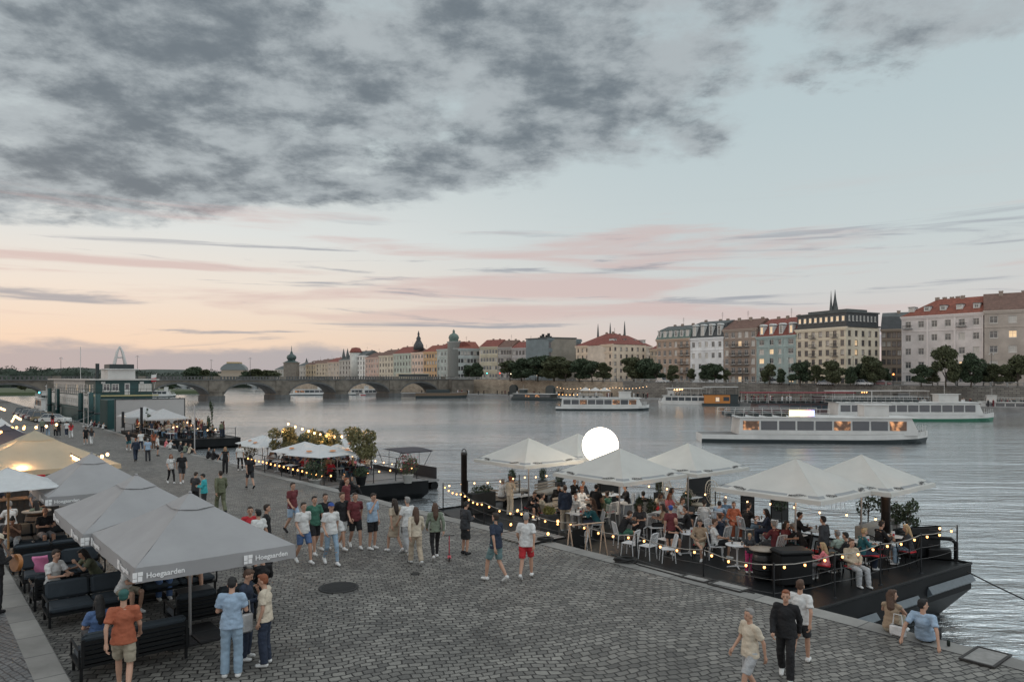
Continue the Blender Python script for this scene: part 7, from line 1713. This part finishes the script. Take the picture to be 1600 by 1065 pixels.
for x in (1.6, 2.9, 7.0, 7.9): add_window(t, x, -.04, 5.6, 0, 1.1, 1.2, False, M_WFR, None)
for x in (1.1, 6.9): mb = MB(); mb.box(x-.3, x+.3, -.25, -.02, 6.8, 7.15); mb.build('air_unit', M_SHW, t)
mb = MB(); mb.box(4.3, 5.1, -.06, -.01, 4.96, 6.9); mb.box(4.45, 4.95, -.09, -.065, 5.9, 6.7, 1); mb.build('door', [M_SHW, M_GLASS], t)
# wheelhouse, funnel mast, flag
mb = MB(); mb.prism([(2.4, 3), (6.6, 3), (6.9, 7), (2.1, 7)], 7.62, 9.2); mb.box(1.9, 7.1, 2.6, 7.4, 9.2, 9.35); mb.build('wheelhouse', M_SHW, t); mb = MB(); mb.box(2.6, 6.4, 2.9, 7.1, 9.36, 10.1); mb.build('wheelhouse_top', M_SHD, t)
mb = MB()
for s in (-1, 1): mb.tube([(4.5+s*.85, 4.5, 10.1), (4.5+s*.42, 4.5, 12.2), (4.5, 4.5, 13.2)], [.28, .22, .12], 6)
mb.tube([(4.0, 4.5, 11.3), (5.0, 4.5, 11.3)], .12, 5); mb.build('mast', M_SHW, t)
mb = MB(); mb.tube([(1.0, 4, 7.6), (1.0, 4, 10.2)], .3, 8); mb.build('funnel', M_SHD, t)
mb = MB(); mb.tube([(-.5, 10, 7.6), (-.5, 10, 13.2)], .05, 5); mb.build('signal_mast', M_SHW, t)
mb = MB(); mb.tube([(W_+.2, -.4, 6), (W_+.5, -.7, 8.6)], .04, 5); mb.build('flag_staff', M_SHW, t)
mb = MB(); fp = lambda a, b: (W_+.45-a, -.7+.1*math.sin(a*4), 8.4-b)
mb.add([fp(0, 0), fp(.8, .1), fp(.8, .7), fp(0, .6)], [(0, 1, 2, 3)], 0); mb.add([fp(0, .6), fp(.8, .7), fp(.8, 1.3), fp(0, 1.2)], [(0, 1, 2, 3)], 1); mb.build('flag', [M_SHW, MATS['red_cushion']], t)
# piles in front of it, gangway bridge
for i, (p_, q_, h_, lb_) in enumerate(((23.0, -133, 3.2, 'thick dark green pile nearest the hotel ship corner'), (23.0, -127.5, 3.0, 'dark green pile beside the pale canvas wall'), (22.9, -165, 3.4, 'dark green pile at the middle of the hotel ship'), (22.9, -175, 3.4, 'second dark green pile at the middle of the hotel ship'), (22.9, -141, 3.0, 'slimmer dark pile beside the hotel ship gangway'))):
    o = thing('mooring_pile', lb_, 'mooring pile', pq(p_, q_, WATER)); mb = MB(); mb.lathe([(.40, -2), (.40, h_+2.2), (.32, h_+2.3)], 14); mb.build('tube', M_SHG, o); mb = MB(); mb.lathe([(.46, 2.2), (.46, 2.5)], 14); mb.build('collar', M_SHD, o)
g = thing('gangway', 'dark gangway sloping from the quay to the hotel ship', 'gangway', pq(20.5, -132, zg(0, -132)), AWAY); mb = MB(); 
mb.add([(0, -.8, 0), (0, .8, 0), (3.9, .8, 1.7), (3.9, -.8, 1.7)], [(3, 2, 1, 0), (0, 1, 2, 3)][:1]); mb.build('walkway', M_SHD, g); mb = MB()
for y in (-.8, .8):
    mb.tube([(0, y, 1.0), (3.9, y, 2.7)], .04, 5)
    for k in range(6): mb.tube([(k*.78, y, k*.34), (k*.78, y, k*.34+1)], .025, 4)
mb.build('handrail', M_SHD, g)
# pale canvas wall with lamps in front of the stern
s = thing('canvas_wall', 'big pale canvas wall with a row of small lamps below the hotel ship', 'screen wall', pq(21.2, -106, -1.5), AWAY); mb = MB(); mb.box(0, 8.4, 0, .25, 0, 4.15); mb.build('canvas', mat('pale_canvas', (.40, .385, .375), .85, var=.05), s)
mb = MB(); mb.box(-.1, 0, -.05, .3, -.3, 4.25); mb.box(8.4, 8.5, -.05, .3, -.3, 4.25); mb.box(-.1, 8.5, -.05, .3, 4.15, 4.25); mb.build('frame', M_SHD, s)
for i in range(6): mb = MB(); x = .8+i*1.4; mb.tube([(x, 0, 4.2), (x-.1, -.5, 4.35)], .03, 4); mb.lathe([(.12, -.1), (.05, .08)], 8, 0, Matrix.Translation((x-.1, -.5, 4.3))); mb.build('spot_lamp', M_SHD, s)
g = thing('container', 'dark green container cabin between the canvas wall and the ship', 'container', pq(20.6, -112, -1.5), AWAY); mb = MB(); mb.box(.8, 3.4, 0, 5, 0, 4.0); mb.build('body', M_SHG, g); mb = MB(); 
for k in range(10): mb.box(.74, .8, .2+k*.48, .42+k*.48, .1, 3.9)
mb.build('side_ribs', M_SHG, g)
# --- boats
def hull_mesh(L, B, h, sheer=.5, bow=.25, n=14, stern=.85):
    mb = MB(); ring = []
    for i in range(n+1):
        u = i/n; x = -L/2+L*u
        w = B/2*(stern+(1-stern)*min(1, u/.15)) if u < 1-bow else B/2*math.sqrt(max(0, 1-((u-1+bow)/bow)**2))*.98+.02
        z = h+sheer*max(0, (u-.6)/.4)**2
        ring.append((x, w, z, u))
    vs = []
    for x, w, z, u in ring: 
        k = .82 if u < .9 else .6; xb = x-(.5+.8*h*max(0, u-.75)*3)*max(0, (u-.7))
        vs += [(x, -w, z), (x, -w*.98, z*.45), (xb, -w*k, -.4), (xb, w*k, -.4), (x, w*.98, z*.45), (x, w, z)]
    fs = []; mi = []
    for i in range(n):
        for j in range(5): fs.append((i*6+j, (i+1)*6+j, (i+1)*6+j+1, i*6+j+1)); mi.append(1 if j in (1, 2, 3) else 0)
        fs.append((i*6+5, (i+1)*6+5, (i+1)*6, i*6)); mi.append(2)
    fs.append(tuple(range(6))); mi.append(0); fs.append(tuple(n*6+k for k in reversed(range(6)))); mi.append(0)
    mb.add(vs, fs); mb.mi = mi; return mb
def cruise_boat(X, Y, hd, L, B, label, hullm, stripe, fb=1.0, cab=(.12, .85), ch=2.0, roofm=None, upper=None, win=True, lit=.0, screen=False, canopy=None, glassy=.55, group=None):
    t = thing('cruise_boat', label, 'boat', (X, Y, WATER), hd, group); hull_mesh(L, B, fb).build('hull', [hullm, stripe, M_PAVE], t)
    x0 = -L/2+L*cab[0]; x1 = -L/2+L*cab[1]; w = B/2-.35; nwin = max(3, int((x1-x0)/2.1)); mb = MB(); z0 = fb+.0; z1 = fb+ch
    mb.add([(x0, -w, z0), (x1, -w, z0), (x1, w, z0), (x0, w, z0), (x0+.2, -w, z1), (x1-.9, -w+.1, z1), (x1-.9, w-.1, z1), (x0+.2, w, z1)], [(0, 1, 5, 4), (1, 2, 6, 5), (2, 3, 7, 6), (3, 0, 4, 7)]); mb.build('cabin', hullm, t)
    for i in range(nwin):
        a = x0+.5+(x1-x0-1.8)*i/nwin; b = a+(x1-x0-1.8)/nwin-.22
        for s in (-1, 1):
            mb = MB(); y = s*(w+.012); vs = [(a, y, z0+ch*.28), (b, y, z0+ch*.28), (b, y-s*.01, z0+ch*.82), (a, y-s*.01, z0+ch*.82)]; mb.add(vs, [(0, 1, 2, 3) if s < 0 else (3, 2, 1, 0)])
            mb.build('window', M_LITB if rnd.random() < lit else M_GLASS, t)
    mb = MB(); mb.rbox(x0-.3, x1-.3, -w-.2, w+.2, z1, z1+.14, .05); mb.build('roof', roofm or M_SHW, t)
    mb = MB(); mb.box(x1-.2, x1-.1, -.9, .9, z0+.3, z0+1.0); mb.tube([(x1+.3, 0, z0), (L/2-.6, 0, z0+.8)], .03, 4)
    for i in range(8): u = i/7; xx = x1+(L/2-.6-x1)*u; yy = (B/2-.1)*(1-u**2)**.5*.93+.02; mb.tube([(xx, yy, fb), (xx, yy, fb+1.2)], .022, 4); mb.tube([(xx, -yy, fb), (xx, -yy, fb+1.2)], .022, 4)
    mb.build('bow_rail', M_SHW, t)
    if upper:
        a, b = -L/2+L*upper[0], -L/2+L*upper[1]; mb = MB()
        for s in (-1, 1):
            mb.tube([(a, s*w, z1+1.05), (b, s*w, z1+1.05)], .03, 4); mb.tube([(a, s*w, z1+.6), (b, s*w, z1+.6)], .02, 4)
            for i in range(12): xx = a+(b-a)*i/11; mb.tube([(xx, s*w, z1+.1), (xx, s*w, z1+1.05)], .022, 4)
        mb.build('deck_rail', M_SHW, t)
        if canopy:
            mb = MB(); mb.rbox(a-.4, b+.4, -w-.1, w+.1, z1+2.1, z1+2.28, .06); mb.build('canopy', canopy, t); mb = MB()
            for s in (-1, 1):
                for i in range(6): xx = a+(b-a)*i/5; mb.tube([(xx, s*w*.95, z1+.1), (xx, s*w*.95, z1+2.1)], .035, 5)
            mb.build('canopy_post', M_SHW, t)
        mb = MB()
        for i in range(int((b-a)/1.6)): mb.box(a+.4+i*1.6, a+.9+i*1.6, -w+.5, w-.5, z1+.14, z1+.6)
        mb.build('deck_seat', M_SHD, t)
    mb = MB(); mb.prism([(x0+(x1-x0)*.72, -1.1), (x0+(x1-x0)*.86, -.9), (x0+(x1-x0)*.86, .9), (x0+(x1-x0)*.72, 1.1)], z1+.14, z1+1.5); mb.build('wheelhouse', hullm, t)
    mb = MB(); mb.box(x0+(x1-x0)*.71, x0+(x1-x0)*.87, -1.25, 1.25, z1+1.5, z1+1.6); mb.build('wheelhouse_roof', M_SHW, t)
    mb = MB(); mb.tube([(x0+(x1-x0)*.78, 0, z1+1.6), (x0+(x1-x0)*.78, 0, z1+3.2)], .035, 5); mb.build('mast', M_SHW, t)
    if screen:
        mb = MB(); mb.box(x0+(x1-x0)*.28, x0+(x1-x0)*.42, -w-.26, -w-.2, z1+.25, z1+.95); mb.build('light_sign', M_SIGN, t)
    return t
M_LITB = mat('boat_lit_window', (.12, .07, .05), .3, var=.5, scale=1.5, emit=(1, .45, .18), es=.1)
_n = M_LITB.node_tree; _t = _n.nodes.new('ShaderNodeTexCoord'); _v = _n.nodes.new('ShaderNodeTexNoise'); _v.inputs['Scale'].default_value = 1.5; _v.inputs['Detail'].default_value = 2; _n.links.new(_t.outputs['Object'], _v.inputs['Vector'])
_q = _n.nodes.new('ShaderNodeMapRange'); _q.inputs[1].default_value = .50; _q.inputs[2].default_value = .72; _q.inputs[3].default_value = .03; _q.inputs[4].default_value = .9; _n.links.new(_v.outputs[0], _q.inputs[0]); _n.links.new(_q.outputs[0], _n.nodes['Principled BSDF'].inputs['Emission Strength'])
M_SIGN = bpy.data.materials.new('light_sign_glow'); M_SIGN.use_nodes = True
_n = M_SIGN.node_tree; _b = _n.nodes['Principled BSDF']; _tc = _n.nodes.new('ShaderNodeTexCoord'); _s = _n.nodes.new('ShaderNodeSeparateXYZ'); _n.links.new(_tc.outputs['Generated'], _s.inputs[0]); _r = _n.nodes.new('ShaderNodeValToRGB'); _n.links.new(_s.outputs[0], _r.inputs[0])
for i, (p_, c_) in enumerate(((0, (1, .85, .45)), (.55, (1, .75, .35)), (.75, (1, .35, .35)), (1, (.25, .35, 1)))):
    e_ = _r.color_ramp.elements[i] if i < 2 else _r.color_ramp.elements.new(p_); e_.position = p_; e_.color = (*c_, 1)
_n.links.new(_r.outputs[0], _b.inputs['Emission Color']); _b.inputs['Emission Strength'].default_value = 2.2
HB = -.05
Y = 90; X = (1268-800)/F*Y; cruise_boat(X, Y, -.10, 27, 5.6, 'big white cruise boat with a bright coloured light sign and lit cabin', M_SHW, M_SHD, 1.0, (.16, .93), 2.0, upper=(.1, .55), lit=.45, screen=True)
Y = 134; X = (1415-800)/F*Y; cruise_boat(X, Y, -.06, 31, 5.8, 'white and green cruise boat passing behind the one with the light sign', M_SHW, mat('boat_green', (.03, .15, .09), .5), 1.1, (.08, .9), 2.2, upper=(.05, .6), lit=.1)
Y = 150; X = (1245-800)/F*Y; cruise_boat(X, Y, -.04, 22, 5, 'boat with a long dark red awning behind the light-sign boat', mat('boat_dark', (.10, .06, .06), .6), M_SHD, 1.0, (.1, .85), 1.6, roofm=M_SHD, upper=(.02, .98), canopy=mat('dark_red_awning', (.22, .03, .04), .8))
Y = 178; X = (941-800)/F*Y; cruise_boat(X, Y, -.06, 22.5, 5.2, 'white and pale cruise boat heading right, left of the moored boats', M_SHW, M_SHD, .9, (.06, .92), 2.0, upper=(.2, .5), lit=.2)
Y = 182; X = (1372-800)/F*Y; cruise_boat(X, Y, .10, 26, 5, 'moored boat with a long pale canopy below the embankment', mat('boat_grey', (.15, .15, .15), .6), M_SHD, .8, (.1, .9), 1.6, roofm=M_SHD, upper=(.02, .95), canopy=M_SROOF, lit=.5)
Y = 172; X = (1580-800)/F*Y; cruise_boat(X, Y, math.pi-.45, 17, 4.6, 'white boat with square dark windows moored at the right edge', M_SHW, M_SHW, .8, (.1, .9), 1.3, upper=(.05, .8))
Y = 211; X = (1071-800)/F*Y; cruise_boat(X, Y, math.pi-.5, 16, 4.6, 'small white double-deck boat moored left of the orange houseboat', M_SHW, M_SHW, .8, (.1, .92), 1.8, upper=(.1, .8), canopy=M_SHW, lit=.1)
Y = 256; X = (835-800)/F*Y; cruise_boat(X, Y, math.pi-.6, 20, 5, 'dark low boat moored under the terrace lights of the far bank', M_SHD, M_SHD, .8, (.1, .9), 1.4, lit=.2)
for (u_, Y, L_, lb_) in ((486, 330, 20, 'white boat moored beyond the fifth bridge arch'), (565, 335, 12, 'white motor boat beyond the bridge, left of the last pier'), (583, 330, 12, 'white motor boat with red trim beyond the bridge'), (601, 338, 13, 'pale boat moored beyond the last bridge pier'), (250, 300, 12, 'small white boat passing beyond the bridge behind the hotel ship')):
    cruise_boat((u_-800)/F*Y, Y, rnd.uniform(-.5, .5), L_, 4.5, lb_, M_SHW, M_SHD if u_ != 583 else MATS['red_cushion'], .8, (.12, .85), 1.7, lit=.15)
for (p_, q_, L_, lb_) in ((30, -205, 26, 'long white boat moored beyond the hotel ship at the far left'), (24.5, -176+0, 10, 'low white boat between parked cars and hotel ship') if False else (34, -240, 22, 'pale boat moored under the left bridge arch'), (26, -200, 14, 'small dark-roofed boat moored at the far left')):
    P = pq(p_, q_, 0); cruise_boat(P.x, P.y, AWAY+math.pi/2, L_, 5, lb_, M_SHW, M_SHD, .9, (.1, .9), 2.2, upper=(.1, .8), lit=.1)
# orange houseboat
Y = 206; X = (1125-800)/F*Y; t = thing('houseboat', 'orange wooden houseboat with lit window and roof terrace', 'houseboat', (X, Y, WATER), -.1); mb = MB(); mb.box(-5, 5, -2, 2, -.3, .7); mb.build('float', M_SHD, t)
mb = MB(); mb.box(-4.4, 2.4, -1.8, 1.8, .7, 3.1); 
for k in range(8): mb.box(-4.4, 2.4, -1.83, -1.8, .8+k*.28, .8+k*.28+.2, 0)
mb.build('cabin', mat('orange_boards', (.50, .19, .04), .6, var=.2), t); add_window(t, -1.0, -1.88, 1.3, 0, 1.0, 1.1, False, M_WFR, True)
mb = MB(); mb.box(.6, 2.2, -1.86, -1.835, 1.4, 2.5); mb.build('dark_window', M_GLASS, t)
mb = MB(); mb.box(-4.6, 4.8, -2, 2, 3.1, 3.25); mb.build('roof', M_SHD, t); mb = MB(); mb.box(-4.6, 4.6, -1.9, 1.9, 5.2, 5.35); mb.build('awning', M_SHW, t); mb = MB()
for x in (-4.4, -1.5, 1.5, 4.4):
    for y in (-1.8, 1.8): mb.tube([(x, y, 3.25), (x, y, 5.2)], .05, 5)
for h in (3.8, 4.3): mb.tube([(-4.5, -1.9, h), (4.6, -1.9, h)], .03, 4)
mb.build('terrace_frame', M_SHD, t); mb = MB(); mb.box(2.42, 4.6, -1.7, 1.7, .7, 3.09); mb.build('dark_cabin', M_SHD, t)
# far-bank terraces with strings of bulbs and pale tents
def fq(u_, v_, Y): return atY(u_, v_, Y)
string_lights([fq(868, 603, 258), fq(910, 605, 255), fq(960, 604, 246), fq(1013, 602, 238)], 'long row of bulbs over the far bank terrace', 1.2, .3, white=True, scale=2.4)
string_lights([fq(865, 614, 256), fq(905, 615, 250)], 'lower row of bulbs on the far bank terrace', 1.3, .1, scale=3.6); string_lights([fq(1052, 607, 214), fq(1060, 606, 213), fq(1068, 605, 212)], 'pair of bright bulbs above the small white double-deck boat', 3.2, 0, white=True, scale=6)
string_lights([fq(1345, 611, 186), fq(1356, 611, 186)], 'row of orange bulbs under the long pale canopy', .5, 0, scale=3.5)
for i, (u_, Y) in enumerate(((915, 254), (930, 251), (945, 249))):
    P = fq(u_, 612, Y); t = thing('market_tent', 'small white pointed tent on the far bank terrace', 'tent', (P.x, P.y, -1.2), .2, 'white tents on the far bank terrace'); mb = MB(); mb.add([(-1.8, -1.8, 2.3), (1.8, -1.8, 2.3), (1.8, 1.8, 2.3), (-1.8, 1.8, 2.3), (0, 0, 3.5)], [(0, 1, 4), (1, 2, 4), (2, 3, 4), (3, 0, 4)]); mb.build('canopy', M_SHW, t); mb = MB()
    for a in (-1.7, 1.7):
        for b in (-1.7, 1.7): mb.tube([(a, b, 0), (a, b, 2.3)], .05, 4)
    mb.build('frame', M_SHD, t)
mb = MB()
fr = random.Random(9)
for i in range(150):   # far promenaders: individual low-detail figures would be under two pixels; they read as one crowd
    k = fr.random()*.75; a = E0[int(k*28)+3 if int(k*28)+3 < len(E0)-1 else 5]; b = W0[int(k*28)+3 if int(k*28)+3 < len(W0)-1 else 5]; P = a.lerp(b, fr.uniform(.15, .8))+V(fr.uniform(-4, 4), fr.uniform(-3, 3), 0)
    c_ = fr.choice([0, 0, 1, 2]); mb.tube([P, P+V(0, 0, .85), P+V(0, 0, 1.35), P+V(0, 0, 1.5)], [.16, .2, .24, .08], 5, c_); mb.ell(P+V(0, 0, 1.62), (.11, .11, .13), 6, 5, 3)
struct(mb.build('far_crowd', [cmat('cloth', COL['black']), cmat('cloth', COL['white']), cmat('cloth', COL['maroon']), mat('skin_0', SKIN[0])]), 'stuff')
# arches / tunnel doors in the embankment near the bridge, and the dark barge
for (u_, Y, lb_) in ((801, 296, 'arched dark doorway in the embankment wall, left'), (858, 272, 'arched dark doorway in the embankment wall by the terrace lights')):
    P = fq(u_, 610, Y); t = thing('wall_doorway', lb_, 'doorway', (P.x, P.y-1.6, -1.2), math.atan2(-46, 45)); mb = MB(); pr = [(-2, 0), (2, 0)]+[(2*math.cos(math.pi*i/8), 2.4+1.6*math.sin(math.pi*i/8)) for i in range(9)]
    mb.add([(x, 0, z) for x, z in pr]+[(x, 1.2, z) for x, z in pr], [tuple(range(len(pr)))]+[(i, len(pr)+i, len(pr)+(i+1) % len(pr), (i+1) % len(pr)) for i in range(len(pr))]); mb.build('opening', M_SHD, t)
Y = 285; t = thing('barge', 'brown wooden barge moored at the right end of the stone bridge', 'boat', ((690-800)/F*Y, Y, WATER), .15); hull_mesh(20, 5, 2.0).build('hull', [mat('barge_brown', (.13, .09, .06), .8, var=.3), M_SHD, M_PAVE], t); mb = MB(); mb.box(-6, 3, -1.6, 1.6, 2.0, 3.2); mb.build('cabin', M_SHD, t)
# --- cars
def make_car(L=4.5, W=1.8, H=1.45, wagon=False):
    t = link('parked_car', None); pr = [(-L/2, .35), (-L/2+.03, .75), (-L/2+.25, .92), (-L*.22, .98)]
    low = [(-L/2, .30), (-L/2, .62), (-L/2+.12, .80), (-L/2+.95, .93), (L/2-1.0, .93), (L/2-.12, .86), (L/2, .60), (L/2, .30)]
    secs = []; mb = MB(); n = len(low)
    for y, s, dz in ((-W/2, .96, -.02), (-W/2+.10, 1, 0), (W/2-.10, 1, 0), (W/2, .96, -.02)): secs.append([(x*s, y, z+(dz if z > .5 else 0)) for x, z in low])
    vs = sum(secs, []); mb.add(vs, [(k*n+i, k*n+(i+1) % n, (k+1)*n+(i+1) % n, (k+1)*n+i) for k in range(3) for i in range(n)]+[tuple(range(n)), tuple(3*n+i for i in reversed(range(n)))])
    mb.build('body', None or M_SHW, t)
    a0, a1 = (-L/2+.35, L/2-1.25); b0, b1 = (a0+(.55 if not wagon else .2), a1-.85); c = MB(); w0, w1 = W/2-.12, W/2-.30
    c.add([(a0, -w0, .92), (a1, -w0, .92), (a1, w0, .92), (a0, w0, .92), (b0, -w1, H-.04), (b1, -w1, H-.04), (b1, w1, H-.04), (b0, w1, H-.04)], [(0, 1, 5, 4), (1, 2, 6, 5), (2, 3, 7, 6), (3, 0, 4, 7)]); c.build('window_band', M_GLASS, t)
    r = MB(); r.rbox(b0-.05, b1+.05, -w1-.03, w1+.03, H-.045, H+.0, .015)
    for x0_, x1_ in ((a0, b0), (a1, b1), ((a0+a1)/2-.1, (b0+b1)/2)):
        for s in (-1, 1): r.tube([(x0_, s*(w0+.01), .92), (x1_, s*(w1+.01), H-.03)], .03, 4)
    r.build('roof', M_SHW, t)
    for x in (-L/2+.85, L/2-.85):
        for s in (-1, 1):
            T = Matrix.Translation((x, s*(W/2-.09), .32)) @ Matrix.Rotation(R(90), 4, 'X'); m = MB(); m.lathe([(.2, -.1), (.32, -.1), (.32, .1), (.2, .1)], 16, 0, T); wo = m.build('wheel', M_BLK, t); m = MB(); m.lathe([(.02, -.105), (.2, -.1), (.2, .1), (.02, .105)], 10, 0, T); m.build('rim', M_POLE, wo)
    for x, mm, nm in ((L/2, mat('headlight', (.5, .5, .5), .2), 'headlight'), (-L/2, mat('taillight', (.3, .01, .01), .3), 'taillight')):
        for s in (-1, 1): m = MB(); m.rbox(x-.06, x+.03, s*.62-.17, s*.62+.17, .6, .75, .02); m.build(nm, mm, t)
    return t
CARS = {}
def car(p, q, hd, c, label, wagon=False, rough=.3, group='cars parked on the quay'):
    if wagon not in CARS: t = CARS[wagon] = make_car(4.4, 1.82, 1.62 if wagon else 1.43, wagon)
    else: t = copy_tree(CARS[wagon])
    m = mat('car_paint_%d_%d_%d' % (c[0]*99, c[1]*99, c[2]*99), c, rough, var=.03, coat=.8)
    t.location = pq(p, q, zg(p, q)+.01); t.rotation_euler = (0, 0, hd); tag(t, label, 'car', group)
    for ch in t.children:
        if ch.name.split('.')[0] in ('body', 'roof'): ch.material_slots[0].link = 'OBJECT'; ch.material_slots[0].material = m
P = at(86, 661); pp, qq = to_pq(P.x, P.y)
car(pp+.0, qq, -.12, (.62, .62, .60), 'white saloon car standing crosswise at the end of the parked row')
cs = [((.25, .20, .12), 'golden-brown car behind the white saloon', True), ((.05, .05, .055), 'black car second behind the white saloon', False), ((.4, .4, .4), 'silver car in the parked row, third behind the saloon', True), ((.12, .02, .03), 'dark red car in the parked row', False), ((.45, .45, .44), 'pale silver estate car in the parked row', True), ((.05, .05, .06), 'dark estate car far in the parked row', True), ((.5, .5, .5), 'light grey car far in the parked row', False), ((.06, .06, .06), 'farthest dark car in the parked row', True)]
for i, (c_, lb_, wg) in enumerate(cs): car(17.6, qq-4.8-i*3.4, .15+rnd.uniform(-.05, .05), c_, lb_, wg)
car(5.2, -92, AWAY+math.pi/2, (.6, .6, .6), 'white car at the left edge near the string lights', True); car(6.8, -120, AWAY+math.pi/2, (.25, .25, .25), 'grey car beyond the left terrace', True)
# bicycles would be hidden by the crowd; quay lamp posts near the ship
for (u_, v_, t_, Y, lb_) in ((131, 668, 612, 104, 'thin quay lamp post in front of the hotel ship, left of two'), (138, 668, 615, 101, 'thin quay lamp post in front of the hotel ship, right of two'), (88, 640, 606, 140, 'slender pale post beyond the white saloon'), (72, 640, 604, 145, 'slender post at the middle of the parked cars')):
    a = atY(u_, v_, Y); t = thing('lamp_post', lb_, 'lamp post', a); h_ = (v_-t_)/F*Y; mb = MB(); mb.tube([(0, 0, 0), (0, 0, h_)], [.09, .05], 6); mb.lathe([(.16, 0), (.16, .25), (.09, .3)], 8); mb.build('shaft', M_POLE, t); mb = MB(); mb.ell((0, 0, h_+.12), (.16, .16, .1), 8, 6); mb.build('lamp', M_SHW, t)
# street traffic on the far embankment: tram by the bridge, parked vehicles, lamps, signals
Y = 345; t = thing('tram', 'cream tram passing at the bridge head', 'tram', ((645-800)/F*Y, Y, 4.7), .55); mb = MB(); mb.rbox(-8, 8, -1.2, 1.2, .35, 2.9, .15); mb.build('body', mat('tram_cream', (.45, .38, .28), .5), t); mb = MB(); mb.box(-7.6, 7.6, -1.23, -1.205, 1.5, 2.4); mb.build('window_band', M_GLASS, t); mb = MB(); mb.box(-7, 7, -1.22, -1.0, 0, .35); mb.build('bogie', M_SHD, t)
for i, (u_, Y, c_, lb_) in enumerate(((1035, 243, (.5, .5, .5), 'white car on the embankment street by the balcony house'), (1350, 200, (.55, .55, .55), 'white car on the embankment street before the cream hotel'), (1378, 199, (.25, .02, .03), 'red car on the embankment street at the hotel corner'), (1213, 218, (.5, .5, .5), 'pale car on the embankment street before the teal house'), (1290, 206, (.3, .3, .32), 'grey car before the cream hotel'))):
    t = copy_tree(CARS[True]); t.location = ((u_-800)/F*Y, Y, street_z(Y) if Y > 215 else 3.4); t.rotation_euler = (0, 0, -.9); tag(t, lb_, 'car', 'cars on the far embankment street'); m = mat('car_paint_%d_%d_%d' % (c_[0]*99, c_[1]*99, c_[2]*99), c_, .3, var=.03, coat=.8)
    for ch in t.children:
        if ch.name.split('.')[0] in ('body', 'roof'): ch.material_slots[0].link = 'OBJECT'; ch.material_slots[0].material = m
for i, (u_, Y, col_, lb_) in enumerate(((738, 340, (.1, .9, .6), 'green signal light at the bridge head, left'), (761, 335, (.1, .8, .7), 'green signal light at the bridge head, right'), (781, 330, (1, .08, .05), 'red signal light at the bridge head'), (752, 338, (1, .1, .06), 'small red signal light at the bridge head'), (1395.5, 190, (1, .3, .08), 'orange-red signal light beside the cream hotel'), (62, 190, (.1, .7, .9), 'cyan light by the moored boats at the far left'))):
    z0 = 4.6 if Y > 215 else (3.4 if u_ > 200 else -1.3); t = thing('signal_lamp', lb_, 'traffic light', ((u_-800)/F*Y, Y, z0)); mb = MB(); mb.tube([(0, 0, 0), (0, 0, 3)], .08, 5); mb.rbox(-.2, .2, -.1, .2, 2.4, 3.4, .04); mb.build('post', M_IRON, t); mb = MB(); mb.ell((0, -.16, 3.0), (.22, .1, .22), 8, 6); mb.build('lens', mat('signal_%d' % i, col_, emit=col_, es=5, var=0), t)
for i, (u_, Y, top_) in enumerate(((1549, 186, 551), (1233, 212, 558), (1496, 190, 553), (1333, 204, 556), (1160, 226, 575), (963, 262, 575), (1195, 222, 572), (837, 290, 585), (800, 300, 583))):
    z0 = street_z(Y) if Y > 215 else 3.35; P = V((u_-800)/F*Y, Y, z0); street_lamp(P, CAMZ+(590-top_)/F*Y-z0, 'dark double street lamp on the far embankment', i in (8, 7), 'street lamps along the far embankment')
